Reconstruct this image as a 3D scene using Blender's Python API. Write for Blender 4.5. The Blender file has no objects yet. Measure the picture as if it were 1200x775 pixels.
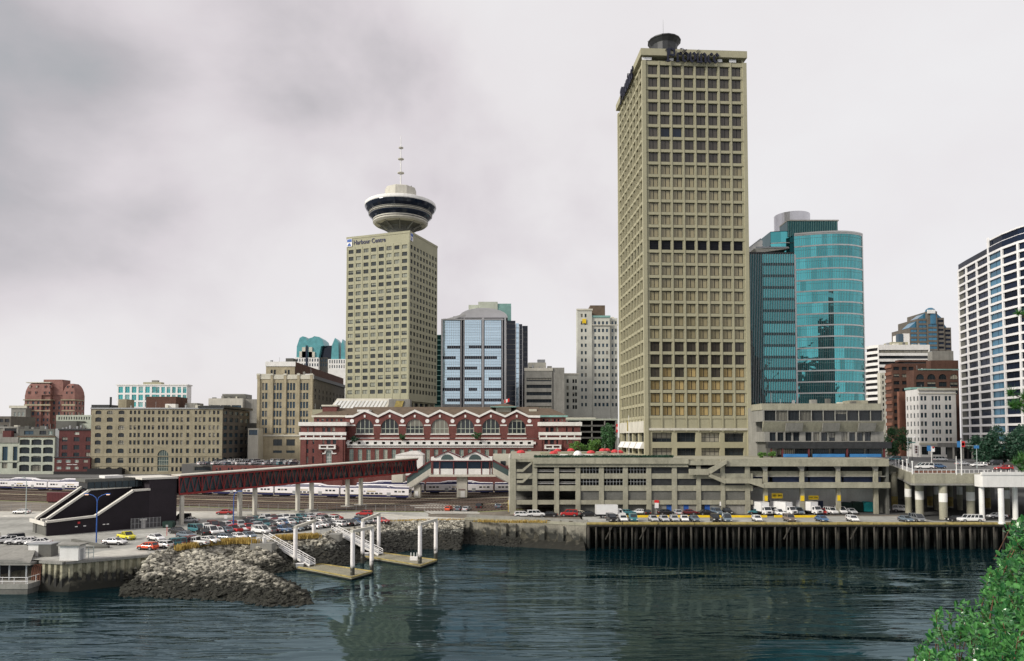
import bpy, math, random
import numpy as np
from mathutils import Vector, Matrix
random.seed(7); rng = np.random.default_rng(7)
# ------------------------------------------------------------------ camera, world, sun, exposure
FPX = 850.0; PIT = math.radians(2.37); CP, SP = math.cos(PIT), math.sin(PIT); HC = 27.0; CY = 476.8
sc = bpy.context.scene
col = bpy.data.collections.new('place'); sc.collection.children.link(col)
cam = bpy.data.cameras.new('camera'); cam.sensor_width = 36; cam.lens = 36*FPX/1200
cam.shift_y = (CY-387.5)/1200; cam.clip_start = .2; cam.clip_end = 20000
co = bpy.data.objects.new('camera', cam); col.objects.link(co)
co.location = (0, 0, HC); co.rotation_euler = (math.pi/2+PIT, 0, 0); sc.camera = co
sc.view_settings.view_transform = 'Standard'; sc.view_settings.look = 'None'
sc.view_settings.gamma = 1; sc.view_settings.exposure = 0.12; sc.view_settings.use_curve_mapping = False
SUNV = Vector((-0.76, -0.44, 0.56)).normalized()
sun = bpy.data.lights.new('sun', 'SUN'); sun.energy = 3.3; sun.angle = math.radians(14); sun.color = (1, .94, .83)
so = bpy.data.objects.new('sun', sun); col.objects.link(so)
so.rotation_euler = (-SUNV).to_track_quat('-Z', 'Y').to_euler()
so.location = (0, 0, 300)

wd = bpy.data.worlds.new('World'); sc.world = wd; wd.use_nodes = True
nt = wd.node_tree; nt.nodes.clear(); N = nt.nodes.new; LK = nt.links.new
def wmath(op, a, b=None, c=None):
    n = N('ShaderNodeMath'); n.operation = op
    for i, v in enumerate((a, b, c)):
        if v is None: continue
        if isinstance(v, (int, float)): n.inputs[i].default_value = v
        else: LK(v, n.inputs[i])
    return n.outputs[0]
tc = N('ShaderNodeTexCoord')
sky = N('ShaderNodeTexSky'); sky.sky_type = 'NISHITA'; sky.sun_disc = False
sky.sun_elevation = math.asin(SUNV.z); sky.sun_rotation = math.atan2(SUNV.x, SUNV.y)
bg1 = N('ShaderNodeBackground'); bg1.inputs[1].default_value = .1; LK(sky.outputs[0], bg1.inputs[0])
mp = N('ShaderNodeMapping'); mp.inputs['Scale'].default_value = (1, 1, 1.25); mp.inputs['Location'].default_value = (.35, .1, .22)
LK(tc.outputs['Generated'], mp.inputs[0])
nz = N('ShaderNodeTexNoise'); nz.inputs['Scale'].default_value = 2.6; nz.inputs['Detail'].default_value = 7
nz.inputs['Roughness'].default_value = .5; nz.inputs['Distortion'].default_value = .15; LK(mp.outputs[0], nz.inputs['Vector'])
def patch(d, k0, k1):                         # soft darker or brighter bank of cloud round a direction
    vm = N('ShaderNodeVectorMath'); vm.operation = 'DOT_PRODUCT'; LK(tc.outputs['Generated'], vm.inputs[0])
    vm.inputs[1].default_value = Vector(d).normalized()
    m = N('ShaderNodeMapRange'); m.interpolation_type = 'SMOOTHERSTEP'; LK(vm.outputs['Value'], m.inputs[0])
    m.inputs[1].default_value = k0; m.inputs[2].default_value = k1
    return m.outputs[0]
dark1 = patch((-.66, 1, .60), .87, 1.0)
dark2 = patch((-.24, 1, .36), .955, 1.0)
dark3 = patch((-.68, 1, .40), .972, 1.0)
brt1 = patch((-.45, 1, .19), .955, 1.0)
brt2 = patch((.3, 1, .40), .86, 1.0)
v = wmath('ADD', wmath('MULTIPLY', wmath('SUBTRACT', nz.outputs['Fac'], .5), .85), .60)
v = wmath('SUBTRACT', v, wmath('MULTIPLY', dark1, .17))
v = wmath('SUBTRACT', v, wmath('MULTIPLY', dark2, .05))
v = wmath('SUBTRACT', v, wmath('MULTIPLY', dark3, .15))
v = wmath('ADD', v, wmath('MULTIPLY', brt1, .12))
v = wmath('ADD', v, wmath('MULTIPLY', brt2, .05))
cr = N('ShaderNodeValToRGB'); LK(v, cr.inputs[0]); el = cr.color_ramp.elements
el[0].position = .22; el[0].color = (.30, .345, .36, 1)
el[1].position = .80; el[1].color = (.83, .815, .82, 1)
for p, c in ((.36, (.49, .465, .485, 1)), (.48, (.68, .632, .655, 1)), (.60, (.785, .75, .76, 1))):
    e = el.new(p); e.color = c
bg2 = N('ShaderNodeBackground'); bg2.inputs[1].default_value = 1.0; LK(cr.outputs[0], bg2.inputs[0])
mx = N('ShaderNodeMixShader'); mx.inputs[0].default_value = .93; LK(bg1.outputs[0], mx.inputs[1]); LK(bg2.outputs[0], mx.inputs[2])
ow = N('ShaderNodeOutputWorld'); LK(mx.outputs[0], ow.inputs[0])

# ------------------------------------------------------------------ measuring helpers (photo pixel + real distance -> metres)
def Zat(py, Y):
    v = (CY-py)/FPX
    return HC+Y*(SP+CP*v)/(CP-SP*v)
def Xat(px, Y, z=30):
    return (px-600)/FPX*(Y*CP+(z-HC)*SP)
def gh(x):                                    # height of the shore land above the water
    t = min(1, max(0, (x+15)/25)); return 5.2+1.1*t*t*(3-2*t)
def onground(px, py, h=None):
    z = 5.2 if h is None else h
    for _ in range(4):
        v = (CY-py)/FPX; k = (SP+CP*v)/(CP-SP*v); Y = (z-HC)/k; X = Xat(px, Y, z)
        if h is None: z = gh(X)
    return X, Y, z

# ------------------------------------------------------------------ materials
M = {}
def mat(name, c, rough=.85, var=.14, scale=.35, bump=0, spec=.35, metal=0, streak=0, streakcol=None, coat=0, objcol=False, tide=None, island=0):
    m = bpy.data.materials.new(name); m.use_nodes = True; M[name] = m
    t = m.node_tree; n = t.nodes; b = n['Principled BSDF']; L = t.links.new
    b.inputs['Roughness'].default_value = rough; b.inputs['Metallic'].default_value = metal
    b.inputs['Specular IOR Level'].default_value = spec
    b.inputs['Coat Weight'].default_value = coat; b.inputs['Coat Roughness'].default_value = .08
    tcn = n.new('ShaderNodeTexCoord')
    if objcol:
        oi = n.new('ShaderNodeObjectInfo'); src = oi.outputs['Color']
    else:
        rgb = n.new('ShaderNodeRGB'); rgb.outputs[0].default_value = (*c, 1); src = rgb.outputs[0]
    def noise(sc_, det=4, vec=None):
        q = n.new('ShaderNodeTexNoise'); q.inputs['Scale'].default_value = sc_; q.inputs['Detail'].default_value = det
        L(vec or tcn.outputs['Object'], q.inputs['Vector']); return q.outputs['Fac']
    def mr(f, a, b_, c_=.3, d=.7):
        q = n.new('ShaderNodeMapRange'); L(f, q.inputs[0]); q.inputs[1].default_value = c_; q.inputs[2].default_value = d
        q.inputs[3].default_value = a; q.inputs[4].default_value = b_; return q.outputs[0]
    def mul(col_, f):
        q = n.new('ShaderNodeMix'); q.data_type = 'RGBA'; q.blend_type = 'MULTIPLY'; q.inputs[0].default_value = 1
        L(col_, q.inputs[6]); L(f, q.inputs[7]); return q.outputs[2]
    if var:
        src = mul(src, mr(noise(scale), 1-var, 1+var))
        src = mul(src, mr(noise(scale*9, 3), 1-var*.7, 1+var*.7))
    if island:
        gi = n.new('ShaderNodeNewGeometry'); src = mul(src, mr(gi.outputs['Random Per Island'], 1-island, 1+island, 0, 1))
    if streak:
        mpn = n.new('ShaderNodeMapping'); mpn.inputs['Scale'].default_value = (1, 1, .09); L(tcn.outputs['Object'], mpn.inputs[0])
        f = mr(noise(1.1, 5, mpn.outputs[0]), 0, streak, .48, .72)
        q = n.new('ShaderNodeMix'); q.data_type = 'RGBA'; L(f, q.inputs[0]); L(src, q.inputs[6]); q.inputs[7].default_value = (*(streakcol or (.06, .058, .05)), 1)
        src = q.outputs[2]
    if tide:
        g = n.new('ShaderNodeNewGeometry'); sx = n.new('ShaderNodeSeparateXYZ'); L(g.outputs['Position'], sx.inputs[0])
        ad = n.new('ShaderNodeMath'); ad.operation = 'ADD'; L(sx.outputs['Z'], ad.inputs[0]); L(mr(noise(.8), -1.1, 1.1), ad.inputs[1])
        f = mr(ad.outputs[0], 0, 1, tide[0]-.6, tide[0]+.7)
        q = n.new('ShaderNodeMix'); q.data_type = 'RGBA'; L(f, q.inputs[0]); q.inputs[6].default_value = (*tide[1], 1); L(src, q.inputs[7]); src = q.outputs[2]
    L(src, b.inputs['Base Color'])
    if bump:
        q = n.new('ShaderNodeBump'); q.inputs['Strength'].default_value = bump; q.inputs['Distance'].default_value = .1
        L(noise(scale*14, 4), q.inputs['Height']); L(q.outputs[0], b.inputs['Normal'])
    return m
def brickmat(name, c1, c2, mortar, scale=1.0):
    m = mat(name, c1, .9, .16, .3, streak=.30, streakcol=tuple(q*.45 for q in c1)); t = m.node_tree; n = t.nodes; L = t.links.new
    b = n['Principled BSDF']; tcn = n.new('ShaderNodeTexCoord')
    sx = n.new('ShaderNodeSeparateXYZ'); L(tcn.outputs['Object'], sx.inputs[0])
    ad = n.new('ShaderNodeMath'); L(sx.outputs[0], ad.inputs[0]); L(sx.outputs[1], ad.inputs[1])
    cb = n.new('ShaderNodeCombineXYZ'); L(ad.outputs[0], cb.inputs[0]); L(sx.outputs[2], cb.inputs[1])
    br = n.new('ShaderNodeTexBrick'); br.inputs['Scale'].default_value = scale; L(cb.outputs[0], br.inputs['Vector'])
    br.inputs['Color1'].default_value = (*c1, 1); br.inputs['Color2'].default_value = (*c2, 1); br.inputs['Mortar'].default_value = (*mortar, 1)
    br.inputs['Mortar Size'].default_value = .012; br.inputs['Brick Width'].default_value = .5; br.inputs['Row Height'].default_value = .17
    old = b.inputs['Base Color'].links[0].from_socket.node
    # keep the large scale weathering of mat(), put the courses underneath it
    first = [k for k in n if k.type == 'RGB'][0]
    for l in list(first.outputs[0].links):
        s_ = l.to_socket; t.links.remove(l); L(br.outputs['Color'], s_)
    return m
def glassmat(name, c, rough=.07, metal=0, blind=0, blindcol=(.36, .34, .28), var=.25, spec=.5, wav=.0, specks=.0):
    m = bpy.data.materials.new(name); m.use_nodes = True; M[name] = m
    t = m.node_tree; n = t.nodes; b = n['Principled BSDF']; L = t.links.new
    b.inputs['Roughness'].default_value = rough; b.inputs['Metallic'].default_value = metal; b.inputs['Specular IOR Level'].default_value = spec
    oi = n.new('ShaderNodeObjectInfo'); ge = n.new('ShaderNodeNewGeometry')
    def mth(op, a, b_=None):
        q = n.new('ShaderNodeMath'); q.operation = op
        for i, x in enumerate((a, b_)):
            if x is None: continue
            if isinstance(x, (int, float)): q.inputs[i].default_value = x
            else: L(x, q.inputs[i])
        return q.outputs[0]
    r = mth('FRACT', mth('ADD', oi.outputs['Random'], mth('MULTIPLY', ge.outputs['Random Per Island'], 7.31)))
    r2 = mth('FRACT', mth('MULTIPLY', r, 17.7))
    f = mth('ADD', mth('MULTIPLY', r2, 2*var), 1-var)
    q = n.new('ShaderNodeMix'); q.data_type = 'RGBA'; q.blend_type = 'MULTIPLY'; q.inputs[0].default_value = 1
    q.inputs[6].default_value = (*c, 1); L(f, q.inputs[7]); src = q.outputs[2]
    if blind:
        uv = n.new('ShaderNodeTexCoord'); sx = n.new('ShaderNodeSeparateXYZ'); L(uv.outputs['UV'], sx.inputs[0])
        lev = mth('MULTIPLY', mth('SUBTRACT', r, 1-blind), 1.6/blind)
        thr = mth('GREATER_THAN', lev, mth('SUBTRACT', 1, sx.outputs[1]))
        q2 = n.new('ShaderNodeMix'); q2.data_type = 'RGBA'; L(mth('MULTIPLY', thr, mth('ADD', mth('MULTIPLY', r2, .5), .45)), q2.inputs[0])
        L(src, q2.inputs[6]); q2.inputs[7].default_value = (*blindcol, 1); src = q2.outputs[2]
    L(src, b.inputs['Base Color'])
    if wav:
        tcn = n.new('ShaderNodeTexCoord'); nz_ = n.new('ShaderNodeTexNoise'); nz_.inputs['Scale'].default_value = .22; L(tcn.outputs['Object'], nz_.inputs['Vector'])
        bp = n.new('ShaderNodeBump'); bp.inputs['Strength'].default_value = wav; bp.inputs['Distance'].default_value = .5
        L(nz_.outputs[0], bp.inputs['Height']); L(bp.outputs[0], b.inputs['Normal'])
    return m
mat('concrete', (.31, .298, .232), .88, .16, .25, .2, streak=.35, streakcol=(.14, .135, .11))
mat('concrete_tower', (.345, .325, .225), .85, .06, .15, 0, streak=.18, streakcol=(.22, .21, .16))
mat('concrete_harbour', (.35, .34, .24), .85, .06, .12, 0, streak=.15, streakcol=(.25, .24, .19))
mat('concrete_grey', (.25, .245, .225), .9, .12, .3, .2, streak=.35, streakcol=(.1, .1, .09))
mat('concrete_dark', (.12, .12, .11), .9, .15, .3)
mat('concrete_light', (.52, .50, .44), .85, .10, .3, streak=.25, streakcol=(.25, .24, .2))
mat('white_paint', (.78, .77, .77), .6, .05, .4)
mat('white_weathered', (.74, .73, .71), .75, .07, .4, streak=.2, streakcol=(.42, .41, .37))
mat('off_white', (.56, .54, .46), .8, .10, .3, streak=.2, streakcol=(.3, .29, .25))
mat('pale_green_stone', (.42, .45, .38), .85, .10, .25, streak=.25, streakcol=(.2, .22, .19))
mat('pale_stone', (.52, .52, .46), .85, .10, .2, streak=.12, streakcol=(.24, .23, .2))
brickmat('red_brick', (.165, .048, .042), (.12, .036, .032), (.19, .12, .11))
brickmat('dark_red_brick', (.105, .028, .028), (.085, .022, .024), (.12, .08, .07))
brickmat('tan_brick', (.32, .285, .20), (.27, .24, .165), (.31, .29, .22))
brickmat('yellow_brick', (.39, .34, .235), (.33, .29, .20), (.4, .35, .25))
brickmat('brown_brick', (.11, .052, .038), (.085, .04, .03), (.11, .08, .06))
brickmat('rust_brick', (.22, .095, .06), (.18, .075, .05), (.2, .13, .1))
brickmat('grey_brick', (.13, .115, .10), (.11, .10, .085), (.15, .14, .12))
brickmat('pink_brick', (.26, .125, .105), (.21, .10, .085), (.25, .17, .15))
mat('brown_roof', (.115, .085, .06), .9, .2, .5)
mat('copper_green', (.20, .36, .33), .7, .15, .4)
mat('asphalt', (.115, .117, .112), .93, .18, .08, .1)
mat('lot_asphalt', (.31, .31, .285), .93, .26, .09, .1, streak=0)
mat('lot_pale', (.42, .41, .37), .93, .24, .07, .1)
mat('dark_asphalt', (.06, .062, .062), .93, .2, .1)
mat('gravel', (.16, .14, .115), .95, .30, .12, .3)
mat('ballast', (.105, .085, .07), .95, .25, .3, .3)
mat('sand_strip', (.50, .45, .31), .95, .25, .2)
mat('seawall_stone', (.24, .225, .185), .9, .2, .3, .2, streak=.4, streakcol=(.1, .095, .08), tide=(3.3, (.04, .04, .035)))
mat('lettering', (.012, .014, .03), .7, .1, 1)
mat('dry_grass', (.46, .33, .10), .95, .25, .5)
mat('weeds', (.20, .21, .09), .95, .3, .3)
mat('rail_steel', (.16, .12, .10), .5, .1, 1, metal=.5)
mat('sleeper', (.06, .045, .035), .9, .2, 1)
mat('city_asphalt', (.13, .13, .128), .93, .12, .05)
mat('terminal_brown', (.017, .013, .018), .8, .15, .4)
mat('terminal_side', (.026, .02, .026), .8, .15, .4)
mat('cap_white', (.60, .58, .53), .8, .08, .4)
mat('truss_red', (.21, .020, .020), .5, .10, .6)
mat('deep_red', (.11, .026, .030), .6, .15, .6)
mat('black', (.012, .012, .014), .7, .2, 1)
mat('dark_metal', (.04, .042, .045), .5, .2, 1, metal=.3)
mat('navy', (.020, .022, .075), .4, .1, .5)
mat('navy_panel', (.035, .05, .11), .6, .2, .3)
mat('train_white', (.74, .72, .74), .35, .05, .5)
mat('train_grey', (.42, .42, .42), .4, .05, .5)
mat('yellow', (.75, .52, .02), .6, .12, .6)
mat('old_yellow', (.36, .285, .10), .85, .35, .8)
mat('turquoise', (.10, .31, .34), .35, .15, .4)
mat('blue_paint', (.03, .10, .36), .5, .1, 1)
mat('blue_board', (.04, .18, .42), .6, .15, .5)
mat('sign_red', (.6, .03, .03), .5, .05, 1)
mat('flag_red', (.55, .02, .02), .7, .05, 1)
mat('flag_white', (.75, .74, .73), .7, .05, 1)
mat('umbrella_red', (.50, .05, .055), .8, .15, 2)
mat('teal_paint', (.03, .42, .44), .5, .1, 1)
mat('dark_green', (.01, .035, .028), .6, .15, 1)
mat('grey_metal', (.34, .35, .36), .5, .1, 1, metal=.3)
mat('silver', (.62, .62, .65), .32, .05, .3, metal=.6)
mat('pole_grey', (.40, .46, .45), .5, .05, 1)
mat('timber', (.055, .05, .042), .95, .3, .5, tide=(2.6, (.018, .019, .016)))
mat('timber_deck', (.29, .27, .195), .9, .2, .6)
mat('pile_white', (.80, .77, .76), .6, .05, .7, tide=(2.0, (.05, .05, .04)))
mat('sheet_steel', (.34, .32, .23), .85, .25, .3, tide=(2.7, (.028, .028, .026)))
mat('rock', (.29, .275, .23), .9, .5, .9, .3, tide=(2.1, (.026, .026, .02)), island=.6)
mat('rock_dark', (.13, .13, .115), .9, .4, .9, .3, tide=(3.5, (.024, .024, .02)), island=.6)
mat('shore_dirt', (.07, .065, .05), .95, .3, .4, tide=(1.9, (.02, .02, .016)))
mat('bark', (.09, .065, .045), .95, .3, 2)
mat('bark_red', (.14, .07, .045), .95, .3, 4)
mat('tyre', (.015, .015, .016), .9, 0)
mat('hub', (.35, .35, .36), .4, 0, metal=.6)
mat('car_paint', (1, 1, 1), .35, .03, 1, coat=.5, objcol=True)
mat('car_trim', (.03, .03, .032), .6, 0)
mat('lamp_clear', (.7, .7, .68), .2, 0)
mat('lamp_red', (.4, .02, .02), .3, 0)
glassmat('car_glass', (.02, .025, .03), .08, var=.1)
glassmat('window_dark', (.022, .028, .034), .08, blind=.22)
glassmat('window_blue', (.045, .085, .12), .07, .25, blind=.2)
glassmat('window_harbour', (.035, .042, .042), .08, .0, blind=.45, blindcol=(.30, .31, .25))
glassmat('window_curtain_dark', (.058, .050, .040), .1, var=.2)
glassmat('window_curtain_tan', (.27, .235, .145), .12, var=.14)
glassmat('window_gold_reflection', (.34, .255, .12), .12, var=.35)  # yellow reflection of a lit building put into the pane colour
glassmat('window_louvre', (.006, .007, .012), .5, spec=.2)
glassmat('window_pale', (.22, .28, .26), .12, .1, blind=.5, blindcol=(.45, .46, .38))
glassmat('window_teal', (.055, .36, .37), .05, .55, var=.3, blind=.3, blindcol=(.3, .5, .48))
glassmat('glass_teal', (.10, .43, .46), .04, .85, var=.30, wav=.22)
glassmat('glass_teal_deep', (.015, .075, .085), .045, .85, var=.2, wav=.12)
glassmat('glass_sky', (.60, .77, .88), .08, .75, var=.08, wav=.05)
glassmat('glass_navy', (.014, .022, .040), .06, .3, var=.35)
glassmat('glass_condo', (.008, .014, .030), .15, .0, var=.5, spec=.12)
glassmat('glass_condo_blue', (.05, .17, .27), .06, .35, var=.3)
glassmat('glass_green', (.08, .11, .105), .1, .2, var=.3)
glassmat('skylight', (.62, .63, .62), .3, .1, var=.08)
def leafmat(name, c1, c2, gloss=.35, trans=.25):
    m = bpy.data.materials.new(name); m.use_nodes = True; M[name] = m
    t = m.node_tree; n = t.nodes; b = n['Principled BSDF']; L = t.links.new
    ge = n.new('ShaderNodeNewGeometry'); q = n.new('ShaderNodeValToRGB'); L(ge.outputs['Random Per Island'], q.inputs[0])
    q.color_ramp.elements[0].color = (*c1, 1); q.color_ramp.elements[1].color = (*c2, 1)
    L(q.outputs[0], b.inputs['Base Color']); b.inputs['Roughness'].default_value = gloss
    b.inputs['Specular IOR Level'].default_value = .5
    tr = n.new('ShaderNodeBsdfTranslucent'); L(q.outputs[0], tr.inputs[0]); ms = n.new('ShaderNodeMixShader'); ms.inputs[0].default_value = trans
    L(b.outputs[0], ms.inputs[1]); L(tr.outputs[0], ms.inputs[2]); L(ms.outputs[0], n['Material Output'].inputs[0])
leafmat('leaf_bright', (.05, .14, .03), (.16, .30, .06), .6)
leafmat('leaf_dark', (.010, .045, .026), (.028, .085, .045), .55, .1)
leafmat('leaf_mid', (.025, .09, .035), (.07, .17, .06), .55)
leafmat('leaf_laurel', (.012, .085, .028), (.11, .32, .085), .24, .2)
leafmat('leaf_rust', (.16, .045, .025), (.30, .09, .04), .5)
leafmat('leaf_pine', (.015, .08, .02), (.07, .20, .03), .5, .1)
leafmat('straw', (.34, .24, .06), (.62, .46, .15), .8)
# ------------------------------------------------------------------ mesh builder
class MB:
    def __init__(s): s.v = []; s.f = []; s.m = []; s.uv = {}; s.mats = []
    def mi(s, name):
        if name not in s.mats: s.mats.append(name)
        return s.mats.index(name)
    def face(s, pts, m, uv=None):
        i = len(s.v); s.v.extend([tuple(p) for p in pts]); s.f.append(tuple(range(i, i+len(pts)))); s.m.append(s.mi(m))
        if uv: s.uv[len(s.f)-1] = uv
    def box(s, x0, x1, y0, y1, z0, z1, m, X=None, skip=''):
        p = [Vector((x, y, z)) for z in (z0, z1) for x, y in ((x0, y0), (x1, y0), (x1, y1), (x0, y1))]
        if X is not None: p = [X @ q for q in p]
        i = len(s.v); s.v.extend([tuple(q) for q in p]); k = s.mi(m)
        for nm, f in (('b', (3, 2, 1, 0)), ('t', (4, 5, 6, 7)), ('F', (0, 1, 5, 4)), ('R', (1, 2, 6, 5)), ('B', (2, 3, 7, 6)), ('L', (3, 0, 4, 7))):
            if nm in skip: continue
            s.f.append(tuple(i+a for a in f)); s.m.append(k)
    def beam(s, p, q, w, h, m, up=(0, 0, 1)):
        p, q = Vector(p), Vector(q); d = q-p; L = d.length
        if L < 1e-6: return
        y = d.normalized(); u = Vector(up); x = y.cross(u)
        if x.length < 1e-4: x = y.cross(Vector((1, 0, 0)))
        x.normalize(); z = x.cross(y)
        X = Matrix((x, y, z)).transposed().to_4x4(); X.translation = p
        s.box(-w/2, w/2, 0, L, -h/2, h/2, m, X)
    def cyl(s, x, y, z0, z1, r, m, n=12, r1=None, cap=True):
        r1 = r if r1 is None else r1; i = len(s.v); k = s.mi(m)
        for z, rr in ((z0, r), (z1, r1)):
            for a in range(n): s.v.append((x+rr*math.cos(2*math.pi*a/n), y+rr*math.sin(2*math.pi*a/n), z))
        for a in range(n):
            b = (a+1) % n; s.f.append((i+a, i+b, i+n+b, i+n+a)); s.m.append(k)
        if cap:
            s.f.append(tuple(i+n+a for a in range(n))); s.m.append(k)
            s.f.append(tuple(i+a for a in reversed(range(n)))); s.m.append(k)
    def tube(s, pts, rad, m, n=8):
        pts = [Vector(p) for p in pts]; rad = rad if isinstance(rad, (list, tuple)) else [rad]*len(pts); i0 = len(s.v); k = s.mi(m)
        for j, p in enumerate(pts):
            d = (pts[min(j+1, len(pts)-1)]-pts[max(j-1, 0)]).normalized(); x = d.cross(Vector((.13, .2, .97)))
            if x.length < .01: x = d.cross(Vector((1, 0, 0)))
            x.normalize(); y = d.cross(x)
            for a in range(n): s.v.append(tuple(p+rad[j]*(math.cos(2*math.pi*a/n)*x+math.sin(2*math.pi*a/n)*y)))
        for j in range(len(pts)-1):
            for a in range(n):
                b = (a+1) % n; o = i0+j*n; s.f.append((o+a, o+b, o+n+b, o+n+a)); s.m.append(k)
        s.f.append(tuple(i0+a for a in reversed(range(n)))); s.m.append(k)
        s.f.append(tuple(i0+(len(pts)-1)*n+a for a in range(n))); s.m.append(k)
    def lathe(s, x, y, prof, m, n=40):
        i = len(s.v)
        for r, z in prof:
            for a in range(n): s.v.append((x+r*math.cos(2*math.pi*a/n), y+r*math.sin(2*math.pi*a/n), z))
        k = s.mi(m)
        for j in range(len(prof)-1):
            for a in range(n):
                b = (a+1) % n; o = i+j*n; s.f.append((o+a, o+b, o+n+b, o+n+a)); s.m.append(k)
    def prism(s, poly, z0, z1, m, top=None):
        n = len(poly)
        for a in range(n):
            p, q = poly[a], poly[(a+1) % n]; s.face([(p[0], p[1], z0), (q[0], q[1], z0), (q[0], q[1], z1), (p[0], p[1], z1)], m)
        s.face([(p[0], p[1], z1) for p in poly], top or m); s.face([(p[0], p[1], z0) for p in reversed(poly)], m)
    def xprism(s, poly, y0, y1, m, X=None):        # outline in (x,z) given depth along y
        n = len(poly); T = (lambda p: tuple(X @ Vector(p))) if X is not None else (lambda p: p)
        for a in range(n):
            p, q = poly[a], poly[(a+1) % n]; s.face([T((p[0], y0, p[1])), T((p[0], y1, p[1])), T((q[0], y1, q[1])), T((q[0], y0, q[1]))], m)
        s.face([T((p[0], y0, p[1])) for p in poly], m); s.face([T((p[0], y1, p[1])) for p in reversed(poly)], m)
    def wallface(s, O, U, Nn, L, z0, z1, ops, r, m, rm=None):
        O, U, Nn = Vector(O), Vector(U), Vector(Nn); rm = rm or m
        us = sorted({0.0, L} | {round(min(max(o[k], 0), L), 4) for o in ops for k in (0, 1)})
        zs = sorted({z0, z1} | {round(min(max(o[k], z0), z1), 4) for o in ops for k in (2, 3)})
        P = lambda u, z, d=0: O+U*u+Vector((0, 0, z))+Nn*d
        for j in range(len(zs)-1):
            zc = (zs[j]+zs[j+1])/2; act = [o for o in ops if o[2] < zc < o[3]]; st = None
            for i in range(len(us)-1):
                uc = (us[i]+us[i+1])/2; solid = not any(o[0] < uc < o[1] for o in act)
                if solid and st is None: st = us[i]
                if st is not None and (not solid):
                    s.face([P(st, zs[j]), P(us[i], zs[j]), P(us[i], zs[j+1]), P(st, zs[j+1])], m); st = None
            if st is not None: s.face([P(st, zs[j]), P(L, zs[j]), P(L, zs[j+1]), P(st, zs[j+1])], m)
        for o in ops:
            a, b, c, d = o[:4]; arch = len(o) > 4 and o[4]
            s.face([P(a, c), P(b, c), P(b, c, r), P(a, c, r)], rm)
            if not arch: s.face([P(b, d), P(a, d), P(a, d, r), P(b, d, r)], rm)
            R = min((b-a)/2, arch) if arch else 0
            s.face([P(a, d-R), P(a, c), P(a, c, r), P(a, d-R, r)], rm); s.face([P(b, c), P(b, d-R), P(b, d-R, r), P(b, c, r)], rm)
            if arch:
                n = 8; cx = (a+b)/2; h = (b-a)/2; pr = None
                for t in range(n+1):
                    an = math.pi*(1-t/n); q = (cx+h*math.cos(an), d-R+R*math.sin(an))
                    if pr:
                        s.face([P(*pr), P(*q), P(q[0], d), P(pr[0], d)], m); s.face([P(*q), P(*pr), P(*pr, r), P(*q, r)], rm)
                    pr = q
    def build(s, name, parent=None, smooth=False, loc=None):
        me = bpy.data.meshes.new(name); me.from_pydata(s.v, [], s.f)
        for n_ in s.mats: me.materials.append(M[n_])
        me.polygons.foreach_set('material_index', s.m)
        if s.uv:
            u = me.uv_layers.new(name='uv')
            for fi, c in s.uv.items():
                ls = me.polygons[fi].loop_start
                for k, q in enumerate(c): u.data[ls+k].uv = q
        if smooth: me.polygons.foreach_set('use_smooth', [True]*len(s.f))
        me.update()
        return link(name, me, parent, loc)
def link(name, me, parent=None, loc=None, mw=None):
    o = bpy.data.objects.new(name, me); col.objects.link(o)
    if parent is not None: o.parent = parent
    if loc is not None: o.location = loc
    if mw is not None: o.matrix_local = mw
    return o
def empty(name, loc, rz=0):
    o = bpy.data.objects.new(name, None); col.objects.link(o); o.location = loc; o.rotation_euler = (0, 0, rz); o.empty_display_size = .5; return o
def tag(o, label=None, cat=None, group=None, kind=None):
    if label: o['label'] = label
    if cat: o['category'] = cat
    if group: o['group'] = group
    if kind: o['kind'] = kind
    return o
def struct(o, label=None, cat=None): return tag(o, label, cat, kind='structure')
def thing(name, label, cat, loc, rz=0, group=None): return tag(empty(name, loc, rz), label, cat, group)
def children(o, _c={}): return [c for c in col.objects if c.parent == o]
# ------------------------------------------------------------------ windows and buildings
WC = {}
def winmesh(w, h, st):
    k = (round(w, 2), round(h, 2), st)
    if k in WC: return WC[k]
    g, fr, nx, ny, fw = STY[st][:5]; arch = STY[st][5] if len(STY[st]) > 5 else 0
    m = MB(); R = min(w/2, arch) if arch else 0
    if arch:
        pts = [(0, 0, 0), (w, 0, 0)]+[(w/2+w/2*math.cos(math.pi*t/10), 0, h-R+R*math.sin(math.pi*t/10)) for t in range(11)]
        m.face(pts, g, [(p[0]/w, p[2]/h) for p in pts])
    else: m.face([(0, 0, 0), (w, 0, 0), (w, 0, h), (0, 0, h)], g, [(0, 0), (1, 0), (1, 1), (0, 1)])
    if fr:
        d = -.07
        def bar(x0, x1, z0, z1, k=0): m.box(x0, x1, d-k, -.004-k*.3, z0, z1, fr, skip='B')
        def htop(x): return h if not arch else h-R+R*math.sqrt(max(0, 1-((x-w/2)/(w/2))**2))
        bar(0, w, 0, fw)
        if not arch: bar(0, w, h-fw, h)
        bar(0, fw, fw, (h-R) if arch else h-fw); bar(w-fw, w, fw, (h-R) if arch else h-fw)
        for i in range(1, nx): x = w*i/nx; bar(x-fw/2, x+fw/2, fw, htop(x)-(fw if not arch else .02))
        for i in range(1, ny):
            z = h*i/ny; 
            if z < htop(0)+.01 or not arch: bar(fw, w-fw, z-fw/2, z+fw/2, .012)
    me = bpy.data.meshes.new('window'); me.from_pydata(m.v, [], m.f)
    for n_ in m.mats: me.materials.append(M[n_])
    me.polygons.foreach_set('material_index', m.m)
    u = me.uv_layers.new(name='uv')
    for fi, c in m.uv.items():
        ls = me.polygons[fi].loop_start
        for k2, q in enumerate(c): u.data[ls+k2].uv = q
    me.update(); WC[k] = (me, m); return WC[k]
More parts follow.
